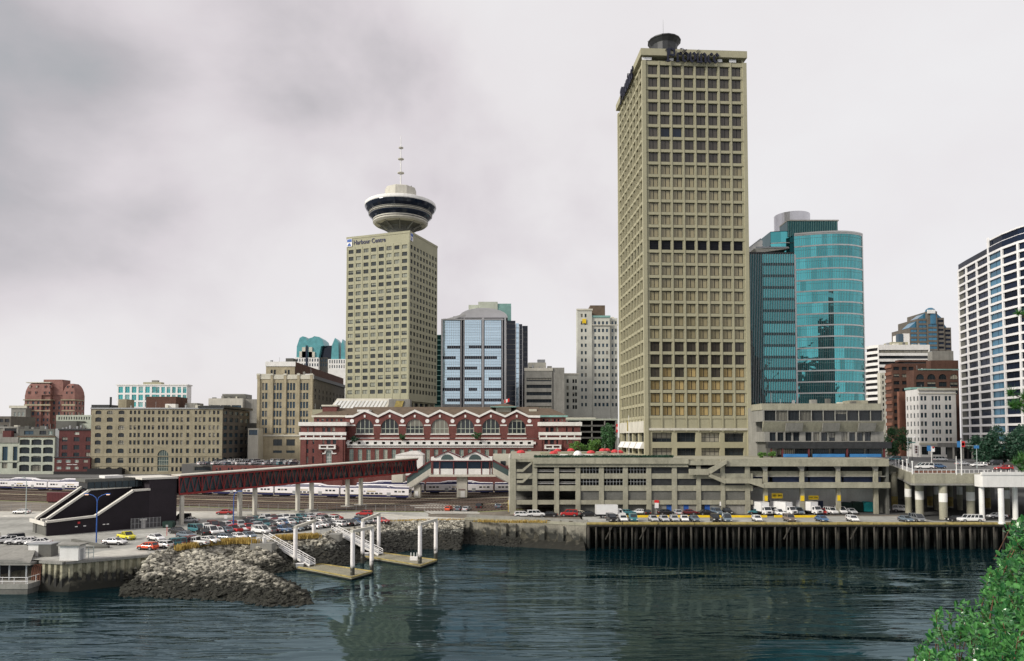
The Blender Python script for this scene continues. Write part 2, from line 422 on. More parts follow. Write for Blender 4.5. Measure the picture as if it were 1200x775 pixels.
STY = {  # glass, frame, panes across, panes up, bar width, arch height
 'dark': ('window_dark', None, 1, 1, .1), 'dark2': ('window_dark', 'white_weathered', 2, 2, .07), 'darkf': ('window_dark', 'dark_metal', 2, 1, .08),
 'darkv': ('window_dark', 'concrete_light', 2, 1, .10), 'blue': ('window_blue', 'dark_metal', 2, 1, .08), 'harbour': ('window_harbour', 'dark_metal', 2, 1, .07),
 'prov_dark': ('window_curtain_dark', 'black', 2, 1, .16), 'prov_tan': ('window_curtain_tan', 'black', 2, 1, .16), 'prov_gold': ('window_gold_reflection', 'black', 2, 1, .16),
 'prov_louvre': ('window_louvre', 'black', 1, 4, .1), 'prov_blue': ('glass_navy', 'black', 1, 1, .12), 'shop': ('window_dark', 'dark_metal', 4, 2, .10),
 'teal': ('window_teal', 'white_weathered', 2, 1, .07), 'pale': ('window_pale', 'white_weathered', 2, 1, .10), 'archst': ('window_dark', 'pale_green_stone', 4, 3, .24, 9),
 'archsm': ('window_pale', 'white_weathered', 3, 4, .12, 9), 'seg': ('window_dark', 'dark_metal', 3, 2, .10, .55), 'archbig': ('glass_green', 'pale_green_stone', 5, 6, .14, 9),
 'archbrown': ('window_dark', 'dark_metal', 3, 2, .14, 9), 'band': ('window_dark', 'dark_metal', 8, 1, .12), 'bandnavy': ('glass_navy', 'dark_metal', 8, 1, .12),
 'sky': ('glass_sky', 'grey_metal', 2, 1, .06), 'condo': ('glass_condo', 'dark_metal', 2, 1, .08), 'condob': ('glass_condo_blue', 'dark_metal', 2, 1, .08),
 'open': ('black', None, 1, 1, .1), 'deepteal': ('glass_teal_deep', None, 1, 1, .1), 'skyl': ('skylight', 'grey_metal', 1, 1, .1), 'palem': ('window_pale', 'pale_green_stone', 2, 3, .16),
}
def split_mesh(w, h, st):
    k = ('s', round(w, 2), round(h, 2), st)
    if k in WC: return WC[k]
    q = winmesh(w, h, st)[1]; out = []
    for part, nm in ((0, 'window'), (1, 'frame')):
        fs = [i for i, mm in enumerate(q.m) if (mm > 0) == bool(part)]; me = bpy.data.meshes.new(nm); me.from_pydata(q.v, [], [q.f[i] for i in fs]); me.materials.append(M[q.mats[part]])
        if not part:
            u = me.uv_layers.new(name='uv')
            for j, i in enumerate(fs):
                for k2, c in enumerate(q.uv[i]): u.data[me.polygons[j].loop_start+k2].uv = c
        me.update(); out.append(me)
    WC[k] = out; return out
def place_windows(root, wl, cap=100, name='window', sub=False):
    """wl: (matrix in root space, w, h, style). The hundred that show largest get an object each, the rest one."""
    rm = Matrix.LocRotScale(root.location, root.rotation_euler, None)
    def score(e):
        p = rm @ e[0].translation; d = p-Vector((0, 0, HC)); nrm = (rm.to_3x3() @ e[0].to_3x3()) @ Vector((0, -1, 0))
        return e[1]*e[2]*max(.02, -nrm.dot(d.normalized()))/d.length_squared
    wl = sorted(wl, key=score, reverse=True)
    for mt, w, h, st in wl[:cap]:
        if sub and STY[st][1]: a_, f_ = split_mesh(w, h, st); o = link(name, a_, root, mw=mt); link('frame', f_, o)
        else: link(name, winmesh(w, h, st)[0], root, mw=mt)
    if len(wl) > cap:
        b = MB()
        for mt, w, h, st in wl[cap:]:
            q = winmesh(w, h, st)[1]; i = len(b.v); b.v.extend([tuple(mt @ Vector(p)) for p in q.v])
            mm = [b.mi(x) for x in q.mats]; f0 = len(b.f)
            b.f.extend([tuple(i+a for a in f) for f in q.f]); b.m.extend([mm[k] for k in q.m])
            for fi, c in q.uv.items(): b.uv[f0+fi] = c
        tag(b.build(name, root), kind='stuff')
class Bld:
    def __init__(s, name, label, cat, px, Y, zb, ang=0, zref=40, group=None, X=None):
        s.Y = Y; s.zb = zb; s.zref = zref; s.ang = ang
        s.X = Xat(px, Y, zref) if X is None else X
        s.root = thing(name, label, cat, (s.X, Y, zb), ang, group); s.w = []
    def lx(s, px, dy=0): return Xat(px, s.Y+dy, s.zref)-s.X
    def lz(s, py, dy=0): return Zat(py, s.Y+dy)-s.zb
    def win(s, O, U, Nn, o, r, st):
        U, Nn = Vector(U), Vector(Nn); X = Matrix((U, Nn, Vector((0, 0, 1)))).transposed().to_4x4()
        X.translation = Vector(O)+U*o[0]+Vector((0, 0, o[2]))+Nn*r
        s.w.append((X, o[1]-o[0], o[3]-o[2], st))
    def blockm(s, x0, x1, y0, y1, z0, z1, m, F=(), R=(), L=(), r=.3, st='dark', name='wall', top=None, mR=None, mL=None, parent=None, stR=None):
        b = MB()
        def cl(rr, W):
            q = [(max(o[0], .02), min(o[1], W-.02), max(o[2], z0+.01), min(o[3], z1-.01)) + tuple(o[4:]) for o in rr]
            return [o for o in q if o[1]-o[0] > .15 and o[3]-o[2] > .15]
        for O, U, Nn, W, rr, mm, stt in (((x0, y0, 0), (1, 0, 0), (0, 1, 0), x1-x0, F, m, st), ((x1, y0, 0), (0, 1, 0), (-1, 0, 0), y1-y0, R, mR or m, stR or st),
                                ((x0, y1, 0), (0, -1, 0), (1, 0, 0), y1-y0, L, mL or m, stR or st), ((x1, y1, 0), (-1, 0, 0), (0, -1, 0), x1-x0, (), m, st)):
            rr = cl(rr, W); ops = []
            for o in rr:
                s_ = o[4] if len(o) > 4 else stt; ar = STY[s_][5] if len(STY[s_]) > 5 else 0
                ops.append(o[:4]+((ar,) if ar else ())); s.win(O, U, Nn, o, r, s_)
            b.wallface(O, U, Nn, W, z0, z1, ops, r, mm)
        b.face([(x0, y0, z1), (x1, y0, z1), (x1, y1, z1), (x0, y1, z1)], top or m)
        return b.build(name, parent or s.root)
    def grid(s, cols, rows, dy=0, x0=None, st=None):
        """pixel columns and rows -> rectangles measured from the block's left edge"""
        bx = s.lx(x0, dy); out = []
        for c in cols:
            for r_ in rows:
                o = (s.lx(c[0], dy)-bx, s.lx(c[1], dy)-bx, s.lz(r_[1], dy), s.lz(r_[0], dy))
                s_ = r_[2] if len(r_) > 2 else (c[2] if len(c) > 2 else st)
                out.append(o+((s_,) if s_ else ()))
        return out
    def block(s, x0, x1, yt, dep, m, cols=(), rows=(), dy=0, zb=None, Rn=0, Rf=.55, Rrows=None, st='dark', extra=(), Ln=0, **kw):
        a, b_ = s.lx(x0, dy), s.lx(x1, dy); z0 = 0 if zb is None else zb; z1 = s.lz(yt, dy)
        F = s.grid(cols, rows, dy, x0)+list(extra); R = []; L = []
        for n_, lst in ((Rn, R), (Ln, L)):
            for i in range(n_):
                p = dep/n_
                for r_ in (Rrows or rows):
                    lst.append((p*(i+.5-Rf/2), p*(i+.5+Rf/2), s.lz(r_[1], dy), s.lz(r_[0], dy)))
        return s.blockm(a, b_, dy, dy+dep, z0, z1, m, F, R, L, st=st, **kw)
    def trim(s, x0, x1, yt, yb, m, dy=0, out=.25, dep=.5, name='cornice', left=True, right=True, D=None):
        b = MB(); a, c = s.lx(x0, dy), s.lx(x1, dy); z0, z1 = s.lz(yb, dy), s.lz(yt, dy)
        b.box(a-(out if left else 0), c+(out if right else 0), dy-out, dy+(D if D else dep)-.003, z0, z1, m)
        return b.build(name, s.root)
    def clutter(s, a, c, y, n_, dy=3, big=1.0):
        rs = random.Random(int(a*7+y))
        for i in range(n_):
            b = MB(); x = s.lx(a+(c-a)*(i+rs.uniform(.1, .9))/n_, dy); z = s.lz(y, 0); w_ = rs.uniform(.7, 2.6)*big; h_ = rs.uniform(.6, 1.9)*big; d_ = dy+rs.uniform(-1.5, 1.5); k = rs.random()
            if k < .25: b.cyl(x, d_, z-.3, z+h_*2.2, .07, 'grey_metal', 6); b.build('antenna', s.root)
            elif k < .45: b.cyl(x, d_, z-.3, z+h_, w_*.3, 'grey_metal', 10); b.build('roof_vent', s.root)
            else: b.box(x, x+w_, d_, d_+w_, z-.3, z+h_, rs.choice(('concrete_grey', 'grey_metal', 'off_white', 'concrete_dark'))); b.build('roof_plant', s.root)
    def done(s, cap=100, sub=False): place_windows(s.root, s.w, cap, sub=sub)
def rng_px(a, b, n, frac):
    p = (b-a)/n; return [(a+p*(i+.5-frac/2), a+p*(i+.5+frac/2)) for i in range(n)]
# ------------------------------------------------------------------ the setting: water, shore land, city ground
m = bpy.data.materials.new('water'); m.use_nodes = True; M['water'] = m
t = m.node_tree; n = t.nodes; b = n['Principled BSDF']; L = t.links.new
b.inputs['Base Color'].default_value = (.001, .010, .014, 1); b.inputs['Roughness'].default_value = .05; b.inputs['IOR'].default_value = 1.333
b.inputs['Specular IOR Level'].default_value = .42; b.inputs['Specular Tint'].default_value = (.80, .96, 1.0, 1)
tcn = n.new('ShaderNodeTexCoord')
def wn(sx, sy, scale, det, dist=0, rot=0):
    mp_ = n.new('ShaderNodeMapping'); mp_.inputs['Scale'].default_value = (sx, sy, 1); mp_.inputs['Rotation'].default_value = (0, 0, rot); L(tcn.outputs['Object'], mp_.inputs[0])
    q = n.new('ShaderNodeTexNoise'); q.inputs['Scale'].default_value = scale; q.inputs['Detail'].default_value = det; q.inputs['Distortion'].default_value = dist
    L(mp_.outputs[0], q.inputs['Vector']); return q.outputs['Fac']
def wm(op, a, c):
    q = n.new('ShaderNodeMath'); q.operation = op
    for i, x in enumerate((a, c)):
        if isinstance(x, (int, float)): q.inputs[i].default_value = x
        else: L(x, q.inputs[i])
    return q.outputs[0]
big = wn(.16, 1.0, .16, 2, .5, .06); mid = wn(.20, 1.0, .50, 2, .8, -.10); fine = wn(.3, 1.0, 2.2, 2, .3, .08)
pt = wn(.6, 1.0, .028, 2, .8); mr_ = n.new('ShaderNodeMapRange'); L(pt, mr_.inputs[0]); mr_.inputs[1].default_value = .38; mr_.inputs[2].default_value = .62; mr_.inputs[3].default_value = .10; mr_.inputs[4].default_value = 1.5
h = wm('ADD', wm('MULTIPLY', big, .9), wm('ADD', wm('MULTIPLY', mid, .70), wm('MULTIPLY', fine, .07)))
h = wm('MULTIPLY', h, mr_.outputs[0])
bp = n.new('ShaderNodeBump'); bp.inputs['Strength'].default_value = 1.0; bp.inputs['Distance'].default_value = .42; L(h, bp.inputs['Height']); L(bp.outputs[0], b.inputs['Normal'])
b.inputs['Specular IOR Level'].default_value = 0                 # the body colour below, the tinted surface mirror over it
gl = n.new('ShaderNodeBsdfGlossy'); gl.inputs['Color'].default_value = (.66, .87, .93, 1); gl.inputs['Roughness'].default_value = .05; L(bp.outputs[0], gl.inputs['Normal'])
fr = n.new('ShaderNodeFresnel'); fr.inputs['IOR'].default_value = 1.44; L(bp.outputs[0], fr.inputs['Normal'])
ms_ = n.new('ShaderNodeMixShader'); L(fr.outputs[0], ms_.inputs[0]); L(b.outputs[0], ms_.inputs[1]); L(gl.outputs[0], ms_.inputs[2]); L(ms_.outputs[0], n['Material Output'].inputs[0])
w = MB(); w.face([(-2500, -2500, 0), (2500, -2500, 0), (2500, 320, 0), (-2500, 320, 0)], 'water'); struct(w.build('water'))

EDGE_PX = [(175.5, 649.5), (200, 643.5), (240, 637.5), (280, 634), (306, 635.5), (330, 630.5), (375, 628.5), (386, 623), (420, 618.5), (447, 613.5), (500, 610.5), (546, 610)]
EDGE = [onground(*p)[:2] for p in EDGE_PX]
WALL_PX = [(-60, 655), (49.7, 656.5), (77, 658), (175.5, 649.5)]
WALL = [onground(*p, 5.2)[:2] for p in WALL_PX]
xs_sea = EDGE[-1][0]; SEA_Y = EDGE[-1][1]; SEA_E = (18.2, 177.5)
poly = [(WALL[0][0], WALL[0][1]+1.2), (WALL[1][0], WALL[1][1]+1.2), (WALL[2][0]+.3, WALL[2][1]+1.4), (WALL[3][0]-1, WALL[3][1]+1.2)] + EDGE + [(18, 177.7), (18, 190), (160, 190), (160, 320), (-400, 320), (-400, WALL[0][1]+1.2)]
PA = np.array(poly); PB = np.roll(PA, -1, axis=0)
def sdist(P):                                   # P (n,2) -> distance to the land's outline, negative inside
    best = np.full(len(P), 1e9); ins = np.zeros(len(P), bool)
    for a, c in zip(PA, PB):
        d = c-a; tt = np.clip(((P-a) @ d)/(d @ d), 0, 1); q = a+tt[:, None]*d; best = np.minimum(best, np.hypot(*(P-q).T))
        cond = ((a[1] > P[:, 1]) != (c[1] > P[:, 1])); xi = a[0]+(P[:, 1]-a[1])*(c[0]-a[0])/(c[1]-a[1]+1e-12); ins ^= cond & (P[:, 0] < xi)
    return np.where(ins, -best, best)
def ghn(x): t_ = np.clip((x+15)/25, 0, 1); return 5.2+1.1*t_*t_*(3-2*t_)
RID = np.array([onground(222, 643, 4.9), onground(260, 654, 3.6), onground(302, 668, 2.5), onground(343, 689, 1.3), onground(360, 702.5, .1)])
def height(P):
    d = sdist(P); g = ghn(P[:, 0])
    onwall = P[:, 0] < WALL[3][0]+.5
    sl = np.where(onwall, 3.0, np.interp(P[:, 0], [-70, -46, -30, -15, 0], [.6, .7, .52, .36, .36]))
    z = np.where(d < 0, g, g-np.maximum(d-.3, 0)*sl)
    sea = (P[:, 0] > xs_sea-.5); toe = np.where(P[:, 0] < 18, 2.0-np.maximum(d, 0)*.42, 2.5-np.abs(P[:, 1]-190)*.5)
    z = np.where(sea & (d >= 0), np.minimum(toe, z), z)
    rz = np.full(len(P), -9.)
    for a, c in zip(RID[:-1], RID[1:]):
        dd = c[:2]-a[:2]; tt = np.clip(((P-a[:2]) @ dd)/(dd @ dd), 0, 1); q = a[:2]+tt[:, None]*dd; dist = np.hypot(*(P-q).T)
        side = np.sign((P[:, 0]-a[0])*dd[1]-(P[:, 1]-a[1])*dd[0])   # >0: towards the camera side
        s_ = np.where(side > 0, .21, .62); zz = a[2]+(c[2]-a[2])*tt-s_*dist
        rz = np.maximum(rz, zz)
    rz = rz-np.maximum(-66-P[:, 0], 0)*.55
    return np.where(d < 0, z, np.maximum(z, rz).clip(-3, None))
gx = np.concatenate([[-900, -600, -400, -300, -250, -200, -160, -140], np.arange(-130, 30, 1.1), np.arange(32, 170, 4), [200, 300, 500, 900]])
gy = np.concatenate([np.arange(98, 196, 1.1), np.arange(198, 306, 6), [306]])
GX, GY = np.meshgrid(gx, gy); P = np.stack([GX.ravel(), GY.ravel()], 1); Z = height(P)
Z += np.where(Z < 5.0, rng.normal(0, .10, len(Z)), 0)
nx_, ny_ = len(gx), len(gy)
fc = [(j*nx_+i, j*nx_+i+1, (j+1)*nx_+i+1, (j+1)*nx_+i) for j in range(ny_-1) for i in range(nx_-1)]
me = bpy.data.meshes.new('ground'); me.from_pydata(np.column_stack([P, Z]).tolist(), [], fc)
me.materials.append(M['gravel']); me.materials.append(M['shore_dirt'])
cz = Z[np.array(fc)].mean(1); me.polygons.foreach_set('material_index', (cz < 5.1).astype(int)); me.update()
struct(link('ground', me))
# city ground: raised blocks behind the rail yard, reaching the horizon
b = MB(); b.box(-4000, -139, 306, 9000, 3, 10, 'city_asphalt', skip='b'); b.box(-139, 62, 306, 9000, 3, 15.5, 'city_asphalt', skip='b')
b.box(62, 4000, 290, 9000, 3, 17.3, 'city_asphalt', skip='b'); struct(b.build('city_ground'))
def sheet(name, pts, m, off=.004, z=None):
    b = MB(); W = [onground(*p[:2], z) if len(p) == 2 else p for p in pts]
    b.face([(x, y, zz+off) for x, y, zz in W], m); return struct(b.build(name))
def mult(a, c, n): return [(a[0]+(c[0]-a[0])*i/n, a[1]+(c[1]-a[1])*i/n) for i in range(n+1)]
sheet('parking_lot', [(-60, 655), (49.7, 656.5), (77, 657.8), (175, 649.3), (200, 643.3), (240, 637.2), (280, 633.7), (306, 635), (330, 630), (375, 628), (386, 622.6), (420, 618), (447, 613), (502, 610.2), (502, 600.5), (300, 599), (-60, 601)], 'lot_asphalt', z=5.2, off=.012)
sheet('lot_apron', [(77, 657.2), (174, 649.2), (168, 641), (120, 646)], 'lot_pale', z=5.2, off=.018)
b = MB()
for i in range(30):                              # the road along the yard, following the land
    x0 = -181.8+i*10; x1 = x0+10
    ya = lambda x: np.interp(x, [-180, -100, -40, -10, 140], [212, 212, 205, 194, 193.6]); yb = lambda x: np.interp(x, [-180, -100, -60, -40, xs_sea, 18.2], [199, 197, 196, 193, SEA_Y+.6, SEA_E[1]+.6])
    if x1 > 18.1: continue
    b.face([(x0, yb(x0), gh(x0)+.024), (x1, yb(x1), gh(x1)+.024), (x1, ya(x1), gh(x1)+.024), (x0, ya(x0), gh(x0)+.024)], 'lot_pale')
struct(b.build('road'))
b = MB()
for i in range(30):                              # its kerb on the yard side
    x0 = -180+i*10; x1 = x0+10
    if x1 > -28: continue
    b.beam((x0, ya(x0)+.3, gh(x0)+.05), (x1, ya(x1)+.3, gh(x1)+.05), .3, .22, 'concrete_light')
struct(b.build('kerb'))
b = MB()
for r0, r1, nl in (((120, 640.5), (170, 634), 8), ((180, 637), (228, 630.5), 8), ((134, 630.5), (215, 621), 13), ((235, 631), (330, 623.5), 16)):
    for i in range(nl+1):
        f = i/nl; x, y, z = onground(r0[0]+(r1[0]-r0[0])*f, r0[1]+(r1[1]-r0[1])*f, 5.2); z += .022
        d = Vector((.45, .89, 0)); p = Vector((x, y, z)); s_ = Vector((.06, 0, 0)); b.face([p-s_, p+s_, p+d*4.6+s_, p+d*4.6-s_], 'white_weathered')
struct(b.build('lot_markings'))
b = MB(); b.box(18.2, 104, 193.5, 214, 6.31, 6.34, 'dark_asphalt'); b.box(104, 220, 180, 290, 6.31, 6.34, 'dark_asphalt'); struct(b.build('service_road'))
# ballast, sand and weed strips between the tracks
LA = [(-300, 325.5), (-190, 294), (-74, 261), (-34, 252), (30, 247), (130, 246)]
def offs(line, o):
    out = []
    for i, p in enumerate(line):
        a = line[max(i-1, 0)]; c = line[min(i+1, len(line)-1)]; dx, dy = c[0]-a[0], c[1]-a[1]; l = math.hypot(dx, dy); out.append((p[0]+dy/l*o, p[1]-dx/l*o))
    return out
def ribbon(name, line, w, m, off, kind='structure', jit=0):
    b = MB(); dense = []
    for (x0, y0), (x1, y1) in zip(line[:-1], line[1:]):
        k = max(1, int(math.hypot(x1-x0, y1-y0)/5)); dense += [(x0+(x1-x0)*i/k, y0+(y1-y0)*i/k) for i in range(k)]
    dense.append(line[-1]); random.seed(name+str(off)); A = [p for p in offs(dense, w/2)]; C = [p for p in offs(dense, -w/2)]
    if jit: A = [(x, y-random.uniform(0, jit)) for x, y in A]; C = [(x, y+random.uniform(0, jit)) for x, y in C]
    for i in range(len(dense)-1):
        b.face([(*A[i], gh(A[i][0])+off), (*A[i+1], gh(A[i+1][0])+off), (*C[i+1], gh(C[i+1][0])+off), (*C[i], gh(C[i][0])+off)], m)
    return struct(b.build(name)) if kind else b
for k, (o, w_) in enumerate(((10.8, 2.6), (17.2, 3.0), (29.6, 3.0), (-5, 1.6), (39.0, 2.4))):
    ribbon('sand_strip', offs(LA, o), w_, 'sand_strip' if k != 4 else 'weeds', .006+.001*k, jit=.7)
for k, o in enumerate((15.0, 24.2)): ribbon('dirt_strip', offs(LA, o), 2.2, 'weeds', .006, jit=.9)
def track(line, x0=-300, x1=130):
    b = MB(); dense = []
    for (ax, ay), (cx, cy) in zip(line[:-1], line[1:]):
        k = max(1, int(math.hypot(cx-ax, cy-ay)/.95)); dense += [(ax+(cx-ax)*i/k, ay+(cy-ay)*i/k) for i in range(k)]
    A = offs(line, .75); C = offs(line, -.75); E = offs(line, 1.7); G = offs(line, -1.7)
    for i in range(len(line)-1):
        z0, z1 = gh(line[i][0]), gh(line[i+1][0])
        b.face([(*E[i], z0+.05), (*E[i+1], z1+.05), (*G[i+1], z1+.05), (*G[i], z0+.05)], 'ballast')
        for Q in (A, C): b.beam((*Q[i], z0+.30), (*Q[i+1], z1+.30), .12, .16, 'rail_steel')
    for i, (x, y) in enumerate(dense[:-1]):
        q = dense[i+1]; d = Vector((q[0]-x, q[1]-y, 0)).normalized(); nn = Vector((d.y, -d.x, 0))*1.3; p = Vector((x, y, gh(x)+.14)); b.beam(p-nn, p+nn, .28, .16, 'sleeper')
    return struct(b.build('railway_track'))
def sub(line, xa, xb):                          # resample a line every 15 m between two X
    xs = np.arange(xa, xb+1, 15); X_ = [p[0] for p in line]; Y_ = [p[1] for p in line]; return [(float(x), float(np.interp(x, X_, Y_))) for x in xs]
LAs = sub(LA, -290, 60)
for k in (0, 1.9, 3.2, 4.9, 6.3, 7.7, 8.6): track(offs(LAs, 4.3*k))
LB = [(-105, 296), (-36, 277.5), (60, 275)]
track(sub(LB, -100, 50)); track(offs(sub(LB, -100, 50), 5)); track(offs(sub(LB, -100, 50), 14))
sheet('weed_patch', [(330, 593.5), (400, 592), (520, 592), (525, 597.5), (470, 600), (380, 598.5), (330, 597.5)], 'weeds', z=5.2, off=.03)
sheet('yard_lot', [(478, 592), (505, 590.5), (592, 594), (592, 602.5), (505, 602.5)], 'lot_pale', z=5.3, off=.05)
# ------------------------------------------------------------------ rocks of the shore: nobody could count them
def ico():
    p = (1+5**.5)/2; v = [(-1, p, 0), (1, p, 0), (-1, -p, 0), (1, -p, 0), (0, -1, p), (0, 1, p), (0, -1, -p), (0, 1, -p), (p, 0, -1), (p, 0, 1), (-p, 0, -1), (-p, 0, 1)]
    f = [(0, 11, 5), (0, 5, 1), (0, 1, 7), (0, 7, 10), (0, 10, 11), (1, 5, 9), (5, 11, 4), (11, 10, 2), (10, 7, 6), (7, 1, 8), (3, 9, 4), (3, 4, 2), (3, 2, 6), (3, 6, 8), (3, 8, 9), (4, 9, 5), (2, 4, 11), (6, 2, 10), (8, 6, 7), (9, 8, 1)]
    return np.array(v)/math.sqrt(1+p*p), np.array(f)
IV, IF = ico()
def rocks(name, pts, size, m, label, flat=.62):
    nR = len(pts); rot = rng.normal(size=(nR, 3, 3)); Q = np.linalg.qr(rot)[0]
    V = IV[None]*(1+rng.uniform(-.28, .28, (nR, 12, 1))); sc_ = size[:, None, None]*np.stack([rng.uniform(.75, 1.5, nR), rng.uniform(.65, 1.1, nR), rng.uniform(.5, .9, nR)], 1)[:, None, :]
    V = np.einsum('nij,nkj->nki', Q, V*sc_); V[:, :, 2] *= flat+.1; V[:, :, 0] *= 1.15; V += pts[:, None, :]
    F_ = (IF[None]+12*np.arange(nR)[:, None, None]).reshape(-1, 3)
    me = bpy.data.meshes.new(name); me.from_pydata(V.reshape(-1, 3).tolist(), [], F_.tolist()); me.materials.append(M[m]); me.update()
    return tag(link(name, me), label, 'rocks', kind='stuff')
def scatter(n_, x0, x1, y0, y1, fn):
    P = np.column_stack([rng.uniform(x0, x1, n_), rng.uniform(y0, y1, n_)]); z = height(P); d = sdist(P); k = fn(P, z, d); return np.column_stack([P[k], z[k]])
pts = scatter(30000, -82, -26, 108, 160, lambda P, z, d: (d > .2) & (z > -.7) & ((P[:, 0] > WALL[3][0]+.4) | ((z < 3.2) & (P[:, 0] > -70.5-(133-P[:, 1])*.05))) & (P[:, 1] < 150))
pts = pts[rng.permutation(len(pts))[:9500]]; pts[:, 2] += rng.normal(0, .16, len(pts))
rocks('shore_rocks', pts, rng.uniform(.22, .42, len(pts))*rng.choice([1, 1, 1.3, 1.7], len(pts)), 'rock', 'grey breakwater boulders sloping from the car park into the harbour')
pts = scatter(16000, -62, 2, 150, 190, lambda P, z, d: (d > .1) & (z > -.6))
pts = pts[rng.permutation(len(pts))[:5200]]; top = (pts[:, 2] > 3.6)
rocks('bank_rocks', pts[~top], rng.uniform(.25, .6, (~top).sum()), 'rock_dark', 'dark wet boulders on the tidal bank behind the floating docks')
rocks('upper_bank_rocks', pts[top], rng.uniform(.25, .55, top.sum()), 'rock', 'pale dry boulders along the top of the harbour bank')
# dry grass along the top of the bank
def grass(name, px, n_, h0, h1, w_, m, label, spread=1.1):
    b = MB(); W = [onground(*p) for p in px]; seg = list(zip(W[:-1], W[1:]))
    for _ in range(n_):
        a, c = random.choice(seg); f = random.random(); x = a[0]+(c[0]-a[0])*f+random.gauss(0, .4); y = a[1]+(c[1]-a[1])*f+random.uniform(-spread, spread); z = gh(x)-.25
        hh = random.uniform(h0, h1); an = random.uniform(0, math.pi); dx, dy = w_*math.cos(an), w_*math.sin(an); lx_, ly_ = random.gauss(0, .2), random.gauss(0, .2)
        b.face([(x-dx, y-dy, z), (x+dx, y+dy, z), (x+lx_+dx*.3, y+ly_+dy*.3, z+hh), (x+lx_-dx*.3, y+ly_-dy*.3, z+hh)], m)
    return tag(b.build(name), label, 'grass', kind='stuff')
grass('dry_grass', [(208, 643.5), (240, 638), (280, 634.8), (302, 636)], 2600, .6, 1.25, .10, 'straw', 'straw yellow dry grass along the bank in front of the parked cars')
grass('dry_grass', [(322, 631.5), (350, 630), (372, 629)], 1700, .6, 1.2, .10, 'straw', 'straw yellow dry grass between the two gangways', .9)
grass('dry_grass', [(450, 611.5), (500, 610), (545, 609.5), (600, 611.6), (640, 611.8)], 1800, .3, .8, .10, 'straw', 'thin yellow weeds on the bank and seawall beyond the docks', .5)
# concrete seawall between the bank and the pier
s = thing('seawall', 'stained concrete seawall with buttresses left of the timber pier', 'seawall', (xs_sea, SEA_Y, 0), math.atan2(SEA_E[1]-SEA_Y, SEA_E[0]-xs_sea))
b = MB(); Lw = math.hypot(18.2-xs_sea, SEA_E[1]-SEA_Y); b.box(0, Lw, -.5, .9, -1.5, 5.45, 'seawall_stone'); b.build('wall', s)
b = MB(); b.box(-.1, Lw+.1, -.62, 1.1, 5.453, 6.05, 'concrete'); b.build('coping', s)
b = MB(); b.box(Lw*.0, Lw, .5, .8, 6.053, 6.75, 'concrete_grey'); b.build('parapet', s)
for px in (552, 596, 607, 640, 661):
    b = MB(); x = (px-548)/(688-548)*Lw; b.box(x-.7, x+.7, -1.3, -.503, -1, 5.1, 'seawall_stone'); b.build('buttress', s)
# corrugated steel sheet pile wall at the left
s = thing('sheet_pile_wall', 'corrugated steel sheet pile wall below the car park corner', 'quay wall', (WALL[2][0], WALL[2][1], 0))
def corr(a, c, name):
    b = MB(); d = Vector((c[0]-a[0], c[1]-a[1], 0)); L_ = d.length; d.normalize(); nn = Vector((d.y, -d.x, 0)); k = int(L_/1.25); pr = []
    for i in range(k):
        u0 = L_*i/k; w1 = L_/k
        for f, o in ((0, 0), (.28, 0), (.42, .45), (.82, .45), (.96, 0)): pr.append((u0+w1*f, o))
    pr.append((L_, 0)); base = Vector((a[0]-WALL[2][0], a[1]-WALL[2][1], 0))
    for (u, o), (u2, o2) in zip(pr[:-1], pr[1:]):
        p = base+d*u+nn*o; q = base+d*u2+nn*o2; b.face([(p.x, p.y, -2), (q.x, q.y, -2), (q.x, q.y, 4.75), (p.x, p.y, 4.75)], 'sheet_steel')
    b.build(name, s)
    b = MB(); e0 = base-d*.0+nn*.15; e1 = base+d*L_+nn*.15; b.beam((e0.x, e0.y, 4.98), (e1.x, e1.y, 4.98), 1.1, .44, 'concrete_grey'); b.build('cap_beam', s)
corr(WALL[2], WALL[3], 'steel_wall'); corr(WALL[1], WALL[2], 'steel_wall')
# ------------------------------------------------------------------ timber pier
PZ = 6.3; PY = 175.0
s = thing('pier', 'long timber pier on dark piles with a yellow edge', 'pier', (18.2, PY, 0))
b = MB(); b.box(0, 125, .4, 18.6, 5.85, PZ-.02, 'lot_asphalt'); b.build('deck', s)
b = MB(); b.box(-.2, 125, .0, .55, 5.55, 5.98, 'timber'); b.box(-.2, 125, 1.2, 1.7, 5.2, 5.8, 'timber'); b.build('cap_beam', s)
b = MB()
for i in range(12): b.box(-.2+i*8.6, 8.25+i*8.6, -.12, .5, 5.985, 6.46+(.05 if i % 3 == 1 else 0), 'old_yellow')
b.build('edge_curb', s)
b = MB(); b.box(103.1, 125, -.05, .5, 5.985, 6.4, 'concrete_grey'); b.build('edge_curb', s)
i = 0; x = .3
while x < 118:
    r = random.uniform(.17, .25) if i % 2 else random.uniform(.28, .40); b = MB(); lean = random.uniform(-.25, .25)
    b.tube([(lean, 0, -2.5), (0, 0, 5.5)], [r*1.05, r], 'timber', 9); yy = (.35 if i % 2 else 1.4)+random.uniform(-.1, .1)
    b.build('pile', s, smooth=True, loc=(x, yy, 0)); x += random.uniform(1.15, 1.75); i += 1
b = MB()
for k in range(140): b.cyl(random.uniform(0, 122), random.choice((4.5, 8, 11.5, 15)), -2.5, 5.84, .22, 'timber', 7)
tag(b.build('pile', s), kind='stuff')
for x in (4.2, 12.4, 47, 63): b = MB(); b.beam((x, .2, 2.4), (x+1.6, .2, 5.4), .2, .25, 'timber'); b.build('brace', s)
b = MB(); b.box(-1.5, 124, 17.5, 18.4, -2, 5.84, 'concrete_dark'); b.build('back_wall', s)
s = thing('low_barrier', 'long yellow concrete barrier between the pier road and the garage', 'barrier', (Xat(727, 187, PZ), 187, PZ))
